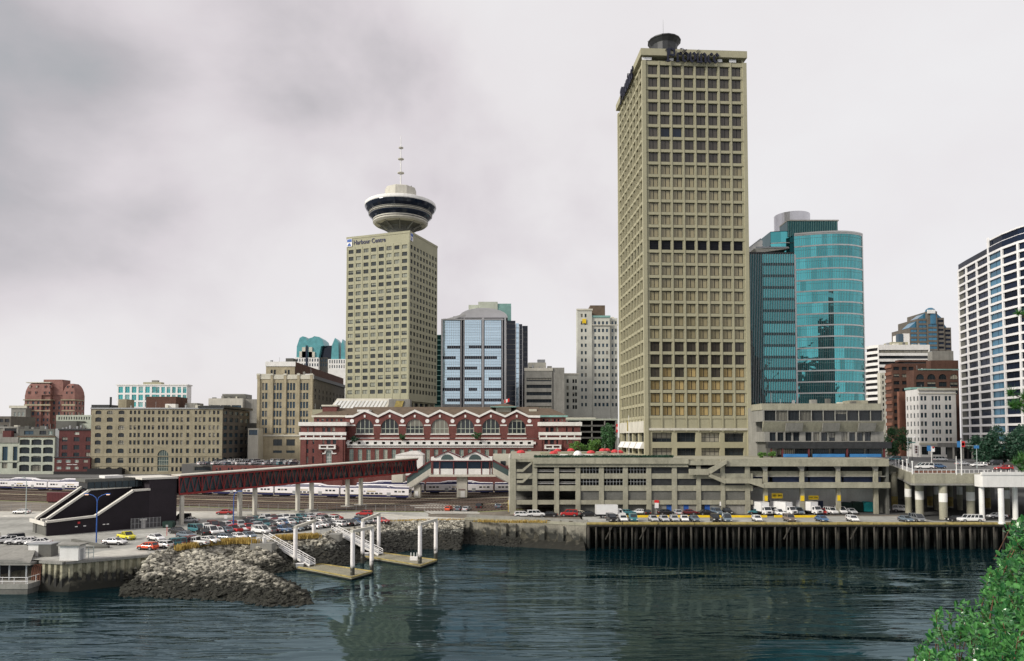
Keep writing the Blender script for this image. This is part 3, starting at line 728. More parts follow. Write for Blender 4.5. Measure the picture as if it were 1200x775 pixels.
for a, c in ((727, 899), (908, 963)):
    b = MB(); x0, x1 = Xat(a, 187, PZ)-Xat(727, 187, PZ), Xat(c, 187, PZ)-Xat(727, 187, PZ)
    b.xprism([(x0, 0), (x1, 0), (x1, .55), (x0, .55)], 0, .45, 'yellow'); b.build('barrier_segment', s)
# ------------------------------------------------------------------ parking garage under the plaza
G = Bld('parking_garage', 'long raw concrete parking garage with stacked beams under the tower plaza', 'parking garage', 598, 195, 6.3, zref=14)
g = G.root; X = G.lx
def gz(py, dy=0): return G.lz(py, dy)
xe = X(882); xr = X(1040)
def beam(name, a, c, yt, yb, d0, d1, m='concrete'):
    b = MB(); b.box(X(a), X(c), d0, d1, gz(yb), gz(yt), m); return b.build(name, g)
colx = [(597.5, 604.5), (624, 629.5), (649.5, 655), (674.5, 680), (702, 707.5), (730, 735.6), (757.5, 763), (787.3, 793), (816, 821), (844.5, 849.3), (873, 878.5)]
for a, c in colx: b = MB(); b.box(X(a), X(c), -.35, .5, 0, gz(537.6), 'concrete'); b.build('column', g)
beam('parapet_beam', 625, 806, 536.5, 543.5, -1.2, .0); beam('parapet_beam', 625, 806, 543.7, 547.3, -.7, .0)
beam('parapet_beam', 806.3, 850, 540.3, 545, -.9, 0)
for yt, yb, lab in ((555, 561.2, 1), (569, 575.4, 1), (586.2, 591.3, 1)): beam('spandrel_beam', 600, 882, yt, yb, -.2, .32)
# floor slabs, back wall, inner columns
lev = [gz(558), gz(572), gz(588.5)]
for k, z in enumerate(lev): b = MB(); b.box(.05, xr-.2 if k < 2 else xe, .5, 26, z-.25, z, 'concrete_grey'); b.build('floor_slab', g)
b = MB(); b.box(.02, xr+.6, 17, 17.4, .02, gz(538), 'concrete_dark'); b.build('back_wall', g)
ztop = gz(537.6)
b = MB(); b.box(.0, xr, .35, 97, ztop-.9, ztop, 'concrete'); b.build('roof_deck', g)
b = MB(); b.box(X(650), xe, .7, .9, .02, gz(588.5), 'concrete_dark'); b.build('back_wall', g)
# dark screens in some of the openings, rails in the others
for i in range(3, 10):
    for j, (yt, yb) in enumerate(((547.5, 555), (561.3, 569), (575.5, 586))):
        if j < 2 and i < 6: 
            b = MB(); x0, x1 = X(colx[i][1]), X(colx[i+1][0])
            for q in range(7): xx = x0+(x1-x0)*q/6; b.box(xx-.06, xx+.06, .05, .17, gz(yb), gz(yt), 'grey_metal')
            b.box(x0, x1, .06, .16, gz(yb)+.9, gz(yb)+1.0, 'grey_metal'); b.build('screen', g); continue
        b = MB(); b.box(X(colx[i][1]), X(colx[i+1][0]), .1, .28, gz(yb), gz(yt), 'concrete_dark' if j == 2 else 'dark_metal'); b.build('screen', g)
for i in (1, 2):
    for yb in (555, 569):
        b = MB(); 
        for q in (.45, .85): b.box(X(colx[i][1]), X(colx[i+1][0]), -.05, .03, gz(yb)+q, gz(yb)+q+.07, 'white_weathered')
        b.build('rail', g)
for a, c in ((781, 787), (801, 807), (826, 832)): b = MB(); b.box(X(a), X(c), .3, .5, .0, 2.5, 'blue_paint'); b.build('door', g)
for a, c in ((762, 781), (787, 801), (807, 817), (849.5, 873), (832, 844)): b = MB(); b.box(X(a), X(c), .25, .55, .0, gz(591.3), 'concrete_grey'); b.build('wall_panel', g)
# left side of the garage: sunlight put into the paler concrete of beams and columns
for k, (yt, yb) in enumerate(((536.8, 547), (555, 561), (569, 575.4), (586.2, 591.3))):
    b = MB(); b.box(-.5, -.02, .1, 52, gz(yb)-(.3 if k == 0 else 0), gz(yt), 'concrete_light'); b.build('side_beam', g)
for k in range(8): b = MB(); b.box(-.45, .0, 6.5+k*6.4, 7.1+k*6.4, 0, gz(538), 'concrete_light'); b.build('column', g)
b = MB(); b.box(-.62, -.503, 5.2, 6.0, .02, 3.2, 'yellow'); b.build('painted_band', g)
# zigzag stair in the left bay
for k, (ya, yb_) in enumerate(((541, 550), (554, 563), (566, 574))):
    pr = [(X(605.5), gz(yb_+3)), (X(613), gz(yb_+3)), (X(623.5), gz(ya+2.5)), (X(623.5), gz(ya)), (X(612), gz(yb_)), (X(605.5), gz(yb_))] if k < 2 else [(X(605.5), gz(574)), (X(623), gz(574)), (X(623), gz(571)), (X(605.5), gz(571))]
    b = MB(); b.xprism(pr, -.30, -.12, 'concrete'); b.build('stair_flight', g)
b = MB(); b.box(X(605), X(624), 3.3, 3.5, gz(575), gz(541), 'concrete_grey'); b.build('wall_panel', g)
# right part: deep trays, sloping stair parapets, loading bays
beam('parapet_beam', 850, 1040, 537.8, 546.5, -1.0, .3); beam('parapet_beam', 806.3, 829, 549.5, 556.3, -1.6, -.9)
beam('inner_beam', 848, 1036, 552.5, 558.5, 1.0, 1.5); beam('inner_beam', 893, 1040, 565.2, 571.6, -1.5, -.2)
beam('inner_beam', 848, 891, 560.8, 566.2, -1.5, -.9)
for pr in ([(827, 550), (850, 538.5), (850, 543.2), (829.5, 556.3), (827, 556.3)], [(829, 554.5), (848, 562), (848, 566.8), (829, 558.5)], [(875, 561), (893, 567), (893, 571.6), (875, 566)]):
    b = MB(); b.xprism([(X(p[0]), gz(p[1])) for p in pr], -1.62, -1.25, 'concrete'); b.build('stair_parapet', g)
for a, c in ((882, 904), (908, 950), (952, 990), (992, 1036)):
    b = MB(); b.box(X(a), X(c), 1.6, 1.8, gz(565.3), gz(559), 'navy_panel'); b.build('screen', g)
    b = MB(); b.box(X(a), X(c), 2.5, 2.7, gz(552.5), gz(547), 'dark_metal'); b.build('screen', g)
for a in (895, 938, 980.5, 1024.5):
    b = MB(); b.box(X(a), X(a+4.5), -.1, .8, 0, gz(546), 'concrete'); b.xprism([(X(a-4), gz(546.4)), (X(a+5), gz(546.4)), (X(a+3.5), gz(552)), (X(a+.5), gz(552))], -.3, -.103, 'concrete_grey'); b.build('column', g)
b = MB(); b.box(X(883), xr, 7.6, 7.9, .02, gz(571), 'white_weathered'); b.build('bay_wall', g)
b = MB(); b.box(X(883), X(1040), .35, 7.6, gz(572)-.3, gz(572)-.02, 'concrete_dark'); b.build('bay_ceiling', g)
for a, c in ((909, 921), (951, 960), (965, 978)): b = MB(); b.box(X(a, ), X(c), 7.35, 7.57, 0, 2.9, 'navy_panel'); b.build('bay_door', g)
for a, c, y0, y1, d in ((895.6, 899.2, 581, 587, -.22), (937.6, 942, 581, 587.2, -.22), (980.8, 984.4, 580.5, 587, -.22)):
    b = MB(); b.box(X(a), X(c), d, d+.1, gz(y1), gz(y0), 'yellow'); b.build('sign', g)
for a, c, y0, y1 in ((907, 920, 578.8, 585), (950.5, 962.5, 581.5, 586.5)):
    b = MB(); b.box(X(a), X(c), 1.85, 1.95, gz(y1), gz(y0), 'yellow')
    for q in range(7):
        if q in (3,): continue
        x0 = X(a)+(X(c)-X(a))*(.10+.12*q); b.box(x0, x0+.22, 1.82, 1.848, gz(y1)+.5, gz(y0)-.4, 'black')
    b.build('sign', g)
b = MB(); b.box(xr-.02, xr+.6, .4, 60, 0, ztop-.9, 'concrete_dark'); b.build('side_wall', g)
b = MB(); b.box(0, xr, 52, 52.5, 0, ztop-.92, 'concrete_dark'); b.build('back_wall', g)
# ------------------------------------------------------------------ plaza tower (tall slab with deep window grid)
TY = 224; TZ = Zat(537.6, 195)
th = math.radians(3.2); s_ = 1
T = Bld('office_tower', 'tallest tan concrete office tower with deep square windows standing on the plaza', 'office tower', 756, TY, TZ, ang=th, zref=60)
r = T.root
W_ = (Xat(877, TY+1.7, 60)-T.X)/math.cos(th); D_ = 38.0
def tz(py): return T.lz(py)
def tx(px): return T.lx(px)/math.cos(th)
row0 = tz(76.2); rowp = (tz(76.2)-tz(491.3))/28.02; wh = rowp*.745
F = []; Ls = []
cx0 = tx(762.0); cp = (tx(874.6)-tx(760.4))/8*1.012
for i in range(28):
    zt_ = row0-i*rowp; st = 'prov_dark' if i < 8 else ('prov_louvre' if i == 14 else ('prov_tan' if i < 24 else 'prov_gold'))
    if 22 <= i < 24: st = 'prov_dark'
    for j in range(8):
        s2 = 'prov_blue' if (i == 5 and j in (1, 2)) else st
        if i == 24 and j in (0, 2, 5): s2 = 'prov_dark'
        F.append((cx0+j*cp, cx0+j*cp+cp*.765, zt_-wh, zt_, s2))
    lp = (D_-2.2)/8
    for j in range(8): Ls.append((1.1+j*lp+lp*.12, 1.1+j*lp+lp*.88, zt_-wh, zt_, 'prov_louvre' if i == 14 else 'prov_tan'))
zb_ = tz(506); ztw = tz(71)
T.blockm(0, W_, 0, D_, zb_, ztw, 'concrete_tower', F, (), Ls, r=.42)
# ledges and fins that stand proud of the grid
b = MB()
for i in range(29):
    z = row0-i*rowp+.07; b.box(.6, W_-.6, -.16, -.003, z, z+rowp-wh-.14, 'concrete_tower'); b.box(-.16, -.003, .9, D_-.6, z, z+rowp-wh-.14, 'concrete_tower')
b.build('ledge', r)
for u0, u1, v0, v1 in ((-.45, .75, -.45, .9), (W_-.75, W_+.45, -.45, .9), (-.45, .75, D_-.9, D_+.4)):
    b = MB(); b.box(u0, u1, v0, v1, 0, ztw-.02, 'concrete_tower'); b.build('corner_pier', r)
b = MB()
for j in range(1, 8): x = cx0+j*cp-cp*.235/2; b.box(x-.22, x+.22, -.30, -.164, zb_, ztw-.1, 'concrete_tower')
for j in range(1, 8): y = 1.1+(8-j)*lp; b.box(-.30, -.164, y-.25, y+.25, zb_, ztw-.1, 'concrete_tower')
b.build('fin', r)
# roof cap raised on short posts
b = MB(); b.box(-.9, W_+.5, -.9, D_+.6, tz(66.2), tz(58.3), 'concrete_tower'); b.build('roof_cap', r)
b = MB(); b.box(2.5, W_-2.5, 2.5, D_-2.5, ztw-.01, tz(66.3), 'white_weathered'); b.build('plant_room', r)
for x in (0.3, 8, 16, 24, W_-.9):
    for y in (.3, 12, 25, D_-.9): b = MB(); b.box(x, x+.6, y, y+.6, ztw, tz(66.2)-.01, 'concrete_tower'); b.build('post', r)
# rooftop revolving-shaped lounge with raised brim
cxr = tx(794); cyr = 12; zc = tz(58.3)
zl = lambda py: Zat(py, TY+cyr)-TZ
b = MB(); b.lathe(cxr, cyr, [(4.1, zc-.1), (4.3, zl(54.5)), (5.2, zl(50)), (5.2, zl(48.6)), (4.4, zl(47.6)), (0, zl(47))], 'dark_metal', 16); lg = b.build('roof_lounge', r)
b = MB(); b.lathe(cxr, cyr, [(5.1, zl(50)), (5.45, zl(49.6)), (5.45, zl(48.4)), (5.1, zl(48.2))], 'dark_metal', 16); b.build('lounge_rim', lg)
for a in (0, math.pi): b = MB(); b.beam((cxr+3.0*math.cos(a), cyr, zl(57)), (cxr+5.5*math.cos(a), cyr, zl(48)), .25, .25, 'grey_metal'); b.build('brace', r)
b = MB(); b.lathe(cxr-2.4, 2.5, [(1.5, zc), (1.45, zc+.8), (.9, zc+1.4), (0, zc+1.7)], 'white_paint', 14); b.build('antenna_dome', r)
b = MB(); b.tube([(cxr-.3, cyr, zl(42)), (cxr-.3, cyr, zl(22))], [.09, .04], 'grey_metal', 5); b.build('mast', r)
for a, c in ((754.5, 766), (788, 792.5), (846, 851.5), (860, 868.5)): b = MB(); b.box(tx(a), tx(c), -.2, -.05, tz(70.6), tz(67.4), 'white_paint'); b.build('soffit_panel', r)
# blackletter lettering from broad-nib strokes
GL = {'P': (1.05, [(.18, 0, .18, 1.35), (.0, 1.25, .5, 1.38), (.5, 1.38, .85, 1.2), (.85, 1.2, .85, .75), (.22, .76, .85, .62), (.85, .9, .8, .6), (.0, .08, .38, .02), (.36, 1.3, .36, .7)]),
      'r': (.62, [(.15, 0, .15, .9), (.15, .8, .35, .95), (.35, .95, .55, .78), (.02, .06, .3, .0)]), 'o': (.75, [(.12, .2, .12, .75), (.12, .75, .38, .95), (.38, .95, .62, .72), (.62, .72, .62, .2), (.62, .2, .36, .0), (.36, .0, .12, .2)]),
      'v': (.75, [(.1, 1.0, .16, .2), (.16, .2, .38, .0), (.38, 0, .62, .25), (.62, .25, .62, .8), (.62, .8, .45, .98)]), 'i': (.38, [(.15, .05, .15, .9), (.02, .85, .18, .95), (.15, .05, .3, .0), (.1, 1.2, .2, 1.26)]),
      'n': (.78, [(.13, 0, .13, .9), (.13, .75, .4, .95), (.4, .95, .6, .75), (.6, .75, .6, .08), (.6, .08, .74, .0), (.02, .05, .24, .0)]),
      'c': (.62, [(.12, .2, .12, .75), (.12, .75, .38, .95), (.38, .95, .54, .82), (.12, .2, .34, .0), (.34, 0, .54, .14)]),
      'e': (.64, [(.12, .2, .12, .75), (.12, .75, .36, .95), (.36, .95, .54, .72), (.54, .72, .14, .45), (.12, .2, .34, .0), (.34, 0, .54, .14)]),
      'T': (.8, [(.05, 1.2, .7, 1.25), (.38, 1.25, .3, .5), (.3, .5, .1, .1), (.1, .1, .6, .0), (.6, .0, .7, .25)]), 'h': (.72, [(.13, 0, .13, 1.3), (.13, .75, .38, .95), (.38, .95, .56, .72), (.56, .72, .56, .1), (.56, .1, .5, -.15)])}
def nib(b, txt, x, z, size, y, m, X=None, nibw=.21, dep=.35):
    for ch in txt:
        w_, st = GL[ch]; nv = Vector((nibw*.72, nibw*.62))*size/2
        for k, (x0, z0, x1, z1) in enumerate(st):
            p = Vector((x+x0*size, z+z0*size)); q = Vector((x+x1*size, z+z1*size)); d = (q-p)
            if d.length > 0: e = d.normalized()*nibw*size*.12; p = p-e; q = q+e
            poly = [p-nv, p+nv, q+nv, q-nv]
            if (poly[1]-poly[0]).cross(poly[2]-poly[1]) < 0: poly.reverse()
            b.xprism([tuple(a) for a in poly], y-dep-.004*k, y-.004*k, m, X)
        x += w_*size
    return x
b = MB(); zz = tz(73.4); nib(b, 'Province', tx(782.8), zz, 3.02, -1.0, 'lettering', nibw=.25); nib(b, 'The', tx(799), zz+2.75, 1.0, -1.4, 'lettering'); b.build('rooftop_sign', r)
Xl = Matrix(((0, 1, 0, 0), (-1, 0, 0, 0), (0, 0, 1, 0), (0, 0, 0, 1)))
b = MB(); nib(b, 'Province', -29, zz, 3.6, -1.0, 'lettering', Xl, nibw=.27); b.build('rooftop_sign', r)
# base storeys
a4 = [(763.3, 786.8), (792.5, 815), (821.3, 843.5), (849, 872.3)]
Fb = [(tx(a), tx(c), tz(yb), tz(yt), 'shop') for a, c in a4 for yt, yb in ((507, 518.2), (525.2, 537))]
lw = (D_-3)/4
Lb = [(1.5+i*lw+.9, 1.5+(i+1)*lw-.9, z0, z1, 'shop') for i in range(4) for z0, z1 in ((tz(518), tz(507)), (.3, tz(526)))]
T.blockm(0.05, W_-.05, 0.05, D_-.05, 0, zb_-.02, 'concrete_tower', Fb, (), Lb, r=1.0, name='base_wall')
b = MB(); b.box(-.25, W_+.1, -.35, .04, zb_+.4, zb_+1.1, 'concrete_light'); b.box(-.5, .04, .9, D_-.9, zb_-.3, zb_+3.3, 'concrete_light'); b.build('base_band', r)
for i in range(4): b = MB(); y = D_-1.5-i*lw; b.xprism([(-1.5, tz(526)), (.2, tz(526)), (.2, tz(518.5)), (-.5, tz(518.5))], 0, lw-1.4, 'white_weathered', Matrix.Translation((0, y-lw+.7, 0))); b.build('awning', r)
T.done(sub=True)
# ------------------------------------------------------------------ low concrete annex right of the tower
A = Bld('annex_building', 'low brutalist concrete annex with slanted panels right of the tower', 'office building', 894, 208, TZ, zref=27)
R0 = [(895, 1036)]
A.block(894, 1036, 480.5, 9.5, 'concrete_grey', rng_px(896, 1035, 10, .97), [(481.2, 493.2, 'band')], zb=A.lz(494), r=.5)
A.block(893, 1033, 473, 9.5, 'concrete', (), (), zb=A.lz(480.4), name='roof_band')
b = MB(); xa, xb = A.lx(894), A.lx(1036); b.xprism([(-.9, A.lz(494)), (.0, A.lz(494)), (0.6, A.lz(506)), (.55, A.lz(506))], 0, xb-xa, 'concrete', Matrix(((0, 1, 0, xa), (1, 0, 0, 0), (0, 0, 1, 0), (0, 0, 0, 1)))); b.build('sloped_panels', A.root)
for a, c in ((920, 940), (963, 983), (1005, 1025)):
    b = MB(); b.xprism([(-1.0, A.lz(496)), (-.5, A.lz(496)), (.3, A.lz(505.8)), (.0, A.lz(505.8))], 0, A.lx(c)-A.lx(a), 'concrete_grey', Matrix(((0, 1, 0, A.lx(a)), (1, 0, 0, -.25), (0, 0, 1, 0), (0, 0, 0, 1)))); b.build('sloped_panels', A.root)
c3 = []
for q in (902, 944, 986): c3 += [(q+i*9.2, q+i*9.2+7.4) for i in range(4)]
A.block(896, 1036, 506.1, 9.5, 'concrete_grey', c3, [(506.8, 517, 'darkf')], dy=.6, zb=A.lz(518), name='wall', r=.4)
b = MB(); b.box(A.lx(897), A.lx(1040), -2.2, .0, A.lz(525.5), A.lz(518.2), 'dark_metal'); b.build('fascia', A.root)
A.block(898, 1036, 518.1, 7, 'concrete_dark', rng_px(910, 1034, 6, .93), [(526, 536.5, 'band')], dy=2.5, r=.3, name='wall')
for px in (901, 914, 944.5, 989, 1032): b = MB(); x = A.lx(px); b.box(x-.2, x+.2, -2.0, -1.6, 0, A.lz(525.6), 'deep_red'); b.build('post', A.root)
for a, c in ((914, 942), (948, 985), (991, 1027)): b = MB(); b.box(A.lx(a), A.lx(c), -2.6, -2.3, .1, 1.0, 'blue_board'); b.build('terrace_screen', A.root)
b = MB(); b.box(A.lx(900), A.lx(1034), 9.6, 36, 0, A.lz(476), 'concrete_grey'); b.build('rear_wing', A.root)
b = MB(); b.box(A.lx(1005), A.lx(1026), 4, 9, A.lz(473)-.01, A.lz(468.5), 'concrete'); b.build('roof_plant', A.root)
A.clutter(897, 1000, 473, 7, 4, .8); A.done()

# unseen hotel added behind the viewpoint, shaped for its reflection in turquoise glass
Q = thing('mirrored_hotel', 'unseen dark hotel tower added for its reflection in the turquoise glass facade', 'hotel', (120, -110, 0)); Hq = Bld.__new__(Bld); Hq.root = Q; Hq.w = []
for x0, x1, z0, z1 in ((-120, 88, 0, 92), (-60, 80, 92.01, 118), (5, 62, 118.01, 140)):
    Fq = []
    Hq.blockm(x0, x1, 0, 30, z0, z1, 'concrete_dark', Fq, r=.3)
b = MB()
for i in range(26): b.box(-120.5, 88.5, 30.01, 31, 3+i*3.5, 3.9+i*3.5, 'concrete_grey')
b.build('balcony_bands', Q)
# ------------------------------------------------------------------ tower with the lookout disc
hx, hy = Xat(479.2, 350, 60), 350.0
av = math.atan2(.340, .940)                        # the left front runs back towards the left
H = thing('lookout_tower', 'tan grid office tower with a white saucer lookout and antenna mast on top', 'office tower', (hx, hy, 12))
Hb = Bld.__new__(Bld); Hb.root = H; Hb.w = []; Hb.zb = 12; Hb.X = hx; Hb.Y = hy; Hb.zref = 60; Hb.ang = 0
H.rotation_euler = (0, 0, -math.atan2(.340, .940))
# local: origin at the near corner; +x runs left-to-right along the left front when measured from its far end
LW, RW = 35.6, 31.0
zt = Zat(271.5, hy)-12
def hz(py): return Zat(py, hy)-12
r0 = hz(286.2); rp = (hz(286.2)-hz(464.5))/21.0; whh = rp*.56
F = []; R_ = []
for i in range(21):
    z1 = r0-i*rp
    for j in range(8):
        p = (LW-1.0)/8; F.append((.5+j*p+p*.16, .5+j*p+p*.82, z1-whh, z1))
    for j in range(9):
        p = (RW-.6)/9; R_.append((.3+j*p+p*.2, .3+j*p+p*.8, z1-whh, z1))
Hb.blockm(-LW, 0, 0, RW, hz(470), zt, 'concrete_harbour', F, R_, r=.35, st='harbour')
b = MB()
for j in range(9):
    p = (LW-1.0)/8; x = -LW+.5+j*p; b.box(x-.12, x+.12, -.12, -.003, hz(468), zt-5, 'concrete_harbour')
b.box(-LW-.15, .15, -.15, -.003, zt-.6, zt+.5, 'concrete_harbour'); b.box(.003, .15, -.003, RW+.1, zt-.6, zt+.5, 'concrete_harbour')
b.build('fin', H)
Hb.blockm(-LW+.8, -.8, .8, RW-.8, 0, hz(470)-.01, 'concrete_harbour', [(2+i*5.4, 6.6+i*5.4, hz(481), hz(471.5), 'shop') for i in range(6)], [(1+i*5.6, 5.6+i*5.6, hz(481), hz(471.5), 'shop') for i in range(5)], r=.8, name='base_wall')
Hb.done()
# roof signs: emblem boards and the name
b = MB(); b.box(-LW+.3, -LW+3.3, -.35, -.16, zt-4.5, zt-.6, 'white_paint'); eb = b.build('emblem_board', H)
b = MB(); b.box(-LW+.5, -LW+3.1, -.42, -.353, zt-2.2, zt-.8, 'blue_paint'); b.xprism([(-LW+.6, zt-4.2), (-LW+2.9, zt-4.2), (-LW+2.0, zt-2.6), (-LW+1.2, zt-3.2)], -.42, -.353, 'blue_paint'); b.build('emblem', eb)
b = MB(); b.box(.153, .35, .4, 2.9, zt-4.3, zt-.5, 'white_paint'); eb = b.build('emblem_board', H)
b = MB(); b.box(.353, .42, .6, 2.7, zt-2.1, zt-.7, 'blue_paint'); b.box(.353, .42, 1.0, 2.0, zt-4.0, zt-2.6, 'blue_paint'); b.build('emblem', eb)
def textobj(name, txt, size, parent, loc, rot, m, off=.0, ext=.06, xs=1, align='LEFT'):
    c = bpy.data.curves.new(name, 'FONT'); c.body = txt; c.size = size; c.offset = off; c.extrude = ext; c.align_x = align
    c.materials.append(M[m]); o = bpy.data.objects.new(name, c); col.objects.link(o); me = bpy.data.meshes.new_from_object(o); bpy.data.objects.remove(o); o = bpy.data.objects.new(name, me); col.objects.link(o); o.parent = parent; o.location = loc; o.rotation_euler = rot; o.scale = (xs, 1, 1); return o
textobj('building_name', 'Harbour Centre', 3.2, H, (-LW+4.0, -.2, zt-3.7), (math.pi/2, 0, 0), 'navy', .03, .05, .86)
# saucer
cx_, cy_ = -13.6, 15.5
wc = Matrix.LocRotScale(H.location, H.rotation_euler, None) @ Vector((cx_, cy_, 0)); pd = wc.y
k = (Xat(513.6, pd, 150)-Xat(430.4, pd, 150))/2/179.5     # metres per unit of the measured profile
def sz(u): return Zat(160+u/4.306, pd)-12
b = MB(); b.lathe(cx_, cy_, [(64*k, zt-.5), (64*k, sz(474)), (70*k, sz(462)), (128*k, sz(446))], 'concrete_dark', 10); b.build('saucer_neck', H)
for a in range(10):
    b = MB(); an = 2*math.pi*a/10+.15; b.beam((cx_+60*k*math.cos(an), cy_+60*k*math.sin(an), sz(480)), (cx_+126*k*math.cos(an), cy_+126*k*math.sin(an), sz(445)), .35, .7, 'concrete_grey'); b.build('rib', H)
for nm, pf, mm in (('lower_ring', [(60*k, sz(455)), (128*k, sz(450)), (137*k, sz(442)), (137*k, sz(420)), (129*k, sz(414))], 'concrete_light'),
    ('window_band', [(131*k, sz(432)), (146*k, sz(417)), (155*k, sz(409)), (156*k, sz(396)), (140*k, sz(390))], 'glass_navy'),
    ('middle_ring', [(140*k, sz(411)), (157*k, sz(405)), (158*k, sz(383)), (152*k, sz(371)), (140*k, sz(369))], 'concrete_light'),
    ('window_band', [(140*k, sz(392)), (158*k, sz(390)), (170*k, sz(378)), (178*k, sz(364)), (176*k, sz(352)), (150*k, sz(345))], 'glass_navy'),
    ('roof_ring', [(165*k, sz(364)), (178*k, sz(362)), (179.5*k, sz(358)), (177*k, sz(346)), (172*k, sz(343)), (60*k, sz(342)), (0, sz(342))], 'white_weathered')):
    b = MB(); b.lathe(cx_, cy_, pf, mm, 56); b.build(nm, H, smooth=False)
b = MB()
for u, q in ((392, 158.8), (400, 158.6), (432, 137.8)): b.lathe(cx_, cy_, [(q*k, sz(u)), ((q+.8)*k, sz(u+1.5)), (q*k, sz(u+3))], 'dark_metal', 56)
b.build('rail', H)
b = MB(); b.lathe(cx_, cy_, [(80*k, sz(343)), (80*k, sz(270)), (77*k, sz(267)), (0, sz(267))], 'concrete_light', 9); b.build('plant_room', H)
b = MB(); b.tube([(cx_, cy_, sz(265)), (cx_, cy_, sz(100)), (cx_, cy_, sz(-5))], [.36, .26, .12], 'white_weathered', 8); mst = b.build('mast', H)
for u, q in ((185, 17), (115, 15), (58, 12)): b = MB(); b.lathe(cx_, cy_, [(.3, sz(u+4)), (q*k, sz(u+2)), (q*k, sz(u-2)), (.3, sz(u-3))], 'concrete_light', 12); b.build('mast_ring', mst)
for q in (-55, 60): b = MB(); b.cyl(cx_+q*k, cy_, sz(266), sz(257), .3, 'dark_metal', 6); b.build('antenna', H)
# ------------------------------------------------------------------ brick railway station
SG = Bld('railway_station', 'long red brick railway station with white zigzag gables and arched windows', 'station building', 351.6, 300, 5, zref=25)
S = SG; W1 = 352; 
# central hall
pk = [427.2, 456.6, 485.9, 515.4, 545.2, 575.2, 605.6]; half = 14.8
arch = [(p-10.2, p+10.2) for p in pk]
small = rng_px(407, 625, 22, .50)
rows_low = [(526.5, 542, 'palem')]
S.block(404.5, 633, 489.5, 30, 'red_brick', [], [], extra=S.grid(arch, [(491, 508.4, 'archst')], 0, 404.5), zb=S.lz(514), r=.5)
S.block(404.5, 633, 514.5, 30, 'red_brick', [c for c in small], rows_low, dy=-3.0, r=.4, top='brown_roof')
b = MB(); b.box(S.lx(352, 0), S.lx(600), -3.0, -2.6, -1, .01, 'red_brick'); b.build('basement_wall', S.root)
# gable parapet: one zigzag coping and the brick under it
up = [(404.5, 489.2)]
for p in pk: up += [(p-half+1.2, 489.0), (p, 482.3)]
up += [(pk[-1]+half-1.2, 489.0), (633, 489.2)]
upm = [(S.lx(p), S.lz(y)) for p, y in up]; 
b = MB(); base = S.lz(489.6)-.02
b.xprism([(upm[0][0], base)]+upm+[(upm[-1][0], base)], 0.003, .6, 'red_brick') if False else None
for (x0, z0), (x1, z1) in zip(upm[:-1], upm[1:]): b.xprism([(x0, base), (x1, base), (x1, z1), (x0, z0)], .01, .6, 'red_brick')
b.build('gable_wall', S.root)
b = MB()
for (x0, z0), (x1, z1) in zip(upm[:-1], upm[1:]): b.xprism([(x0, z0-.15), (x1, z1-.15), (x1, z1+.75), (x0, z0+.75)], -.45, .9, 'white_weathered')
b.build('gable_coping', S.root)
b = MB()
for (x0, z0), (x1, z1) in zip(upm[:-1], upm[1:]): b.xprism([(x0, z0-.55), (x1, z1-.55), (x1, z1-.15), (x0, z0-.15)], -.16, .005, 'dark_red_brick')
b.build('gable_band', S.root)
cs = [pk[0]-half]+[p+half for p in pk]
for p in cs:
    b = MB(); xm = S.lx(p); zm = S.lz(493.6); b.xprism([(xm+.82*math.cos(2*math.pi*i/16), zm+.82*math.sin(2*math.pi*i/16)) for i in range(16)], -.16, -.003, 'white_paint'); b.build('medallion', S.root)
    b = MB(); b.box(S.lx(p-3.9), S.lx(p+3.9), -.2, -.003, S.lz(499.3), S.lz(497.8), 'white_weathered'); b.build('pier_band', S.root)
for p in pk:
    b = MB(); b.box(S.lx(p-1), S.lx(p+1), -.2, -.003, S.lz(489.4), S.lz(486.4), 'white_weathered'); b.build('keystone', S.root)
    b = MB(); b.box(S.lx(p-11), S.lx(p+11), -.35, -.003, S.lz(509.6), S.lz(508.4), 'white_weathered'); b.build('sill', S.root)
    b = MB(); b.box(S.lx(p-11.5), S.lx(p+11.5), -.25, -.003, S.lz(514.2), S.lz(513.1), 'white_weathered'); b.build('sill', S.root)
# balustrade in front of the hall
b = MB(); a, c = S.lx(407, -3), S.lx(625, -3)
b.box(a, c, -3.5, -2.9, S.lz(517.9, -3), S.lz(516.4, -3), 'white_weathered'); b.box(a, c, -3.55, -2.9, S.lz(522.3, -3), S.lz(520.6, -3), 'white_weathered'); b.box(a, c, -3.3, -3.02, S.lz(524.6, -3), S.lz(523.6, -3), 'white_weathered')
nb = 23
for i in range(nb+1): x = a+(c-a)*i/nb; b.box(x-1.0, x+1.0, -3.45, -2.95, S.lz(520.6, -3), S.lz(517.9, -3), 'white_weathered')
b.box(a, c, -3.0, -2.98, S.lz(525, -3), S.lz(516.4, -3), 'off_white'); b.build('balustrade', S.root)
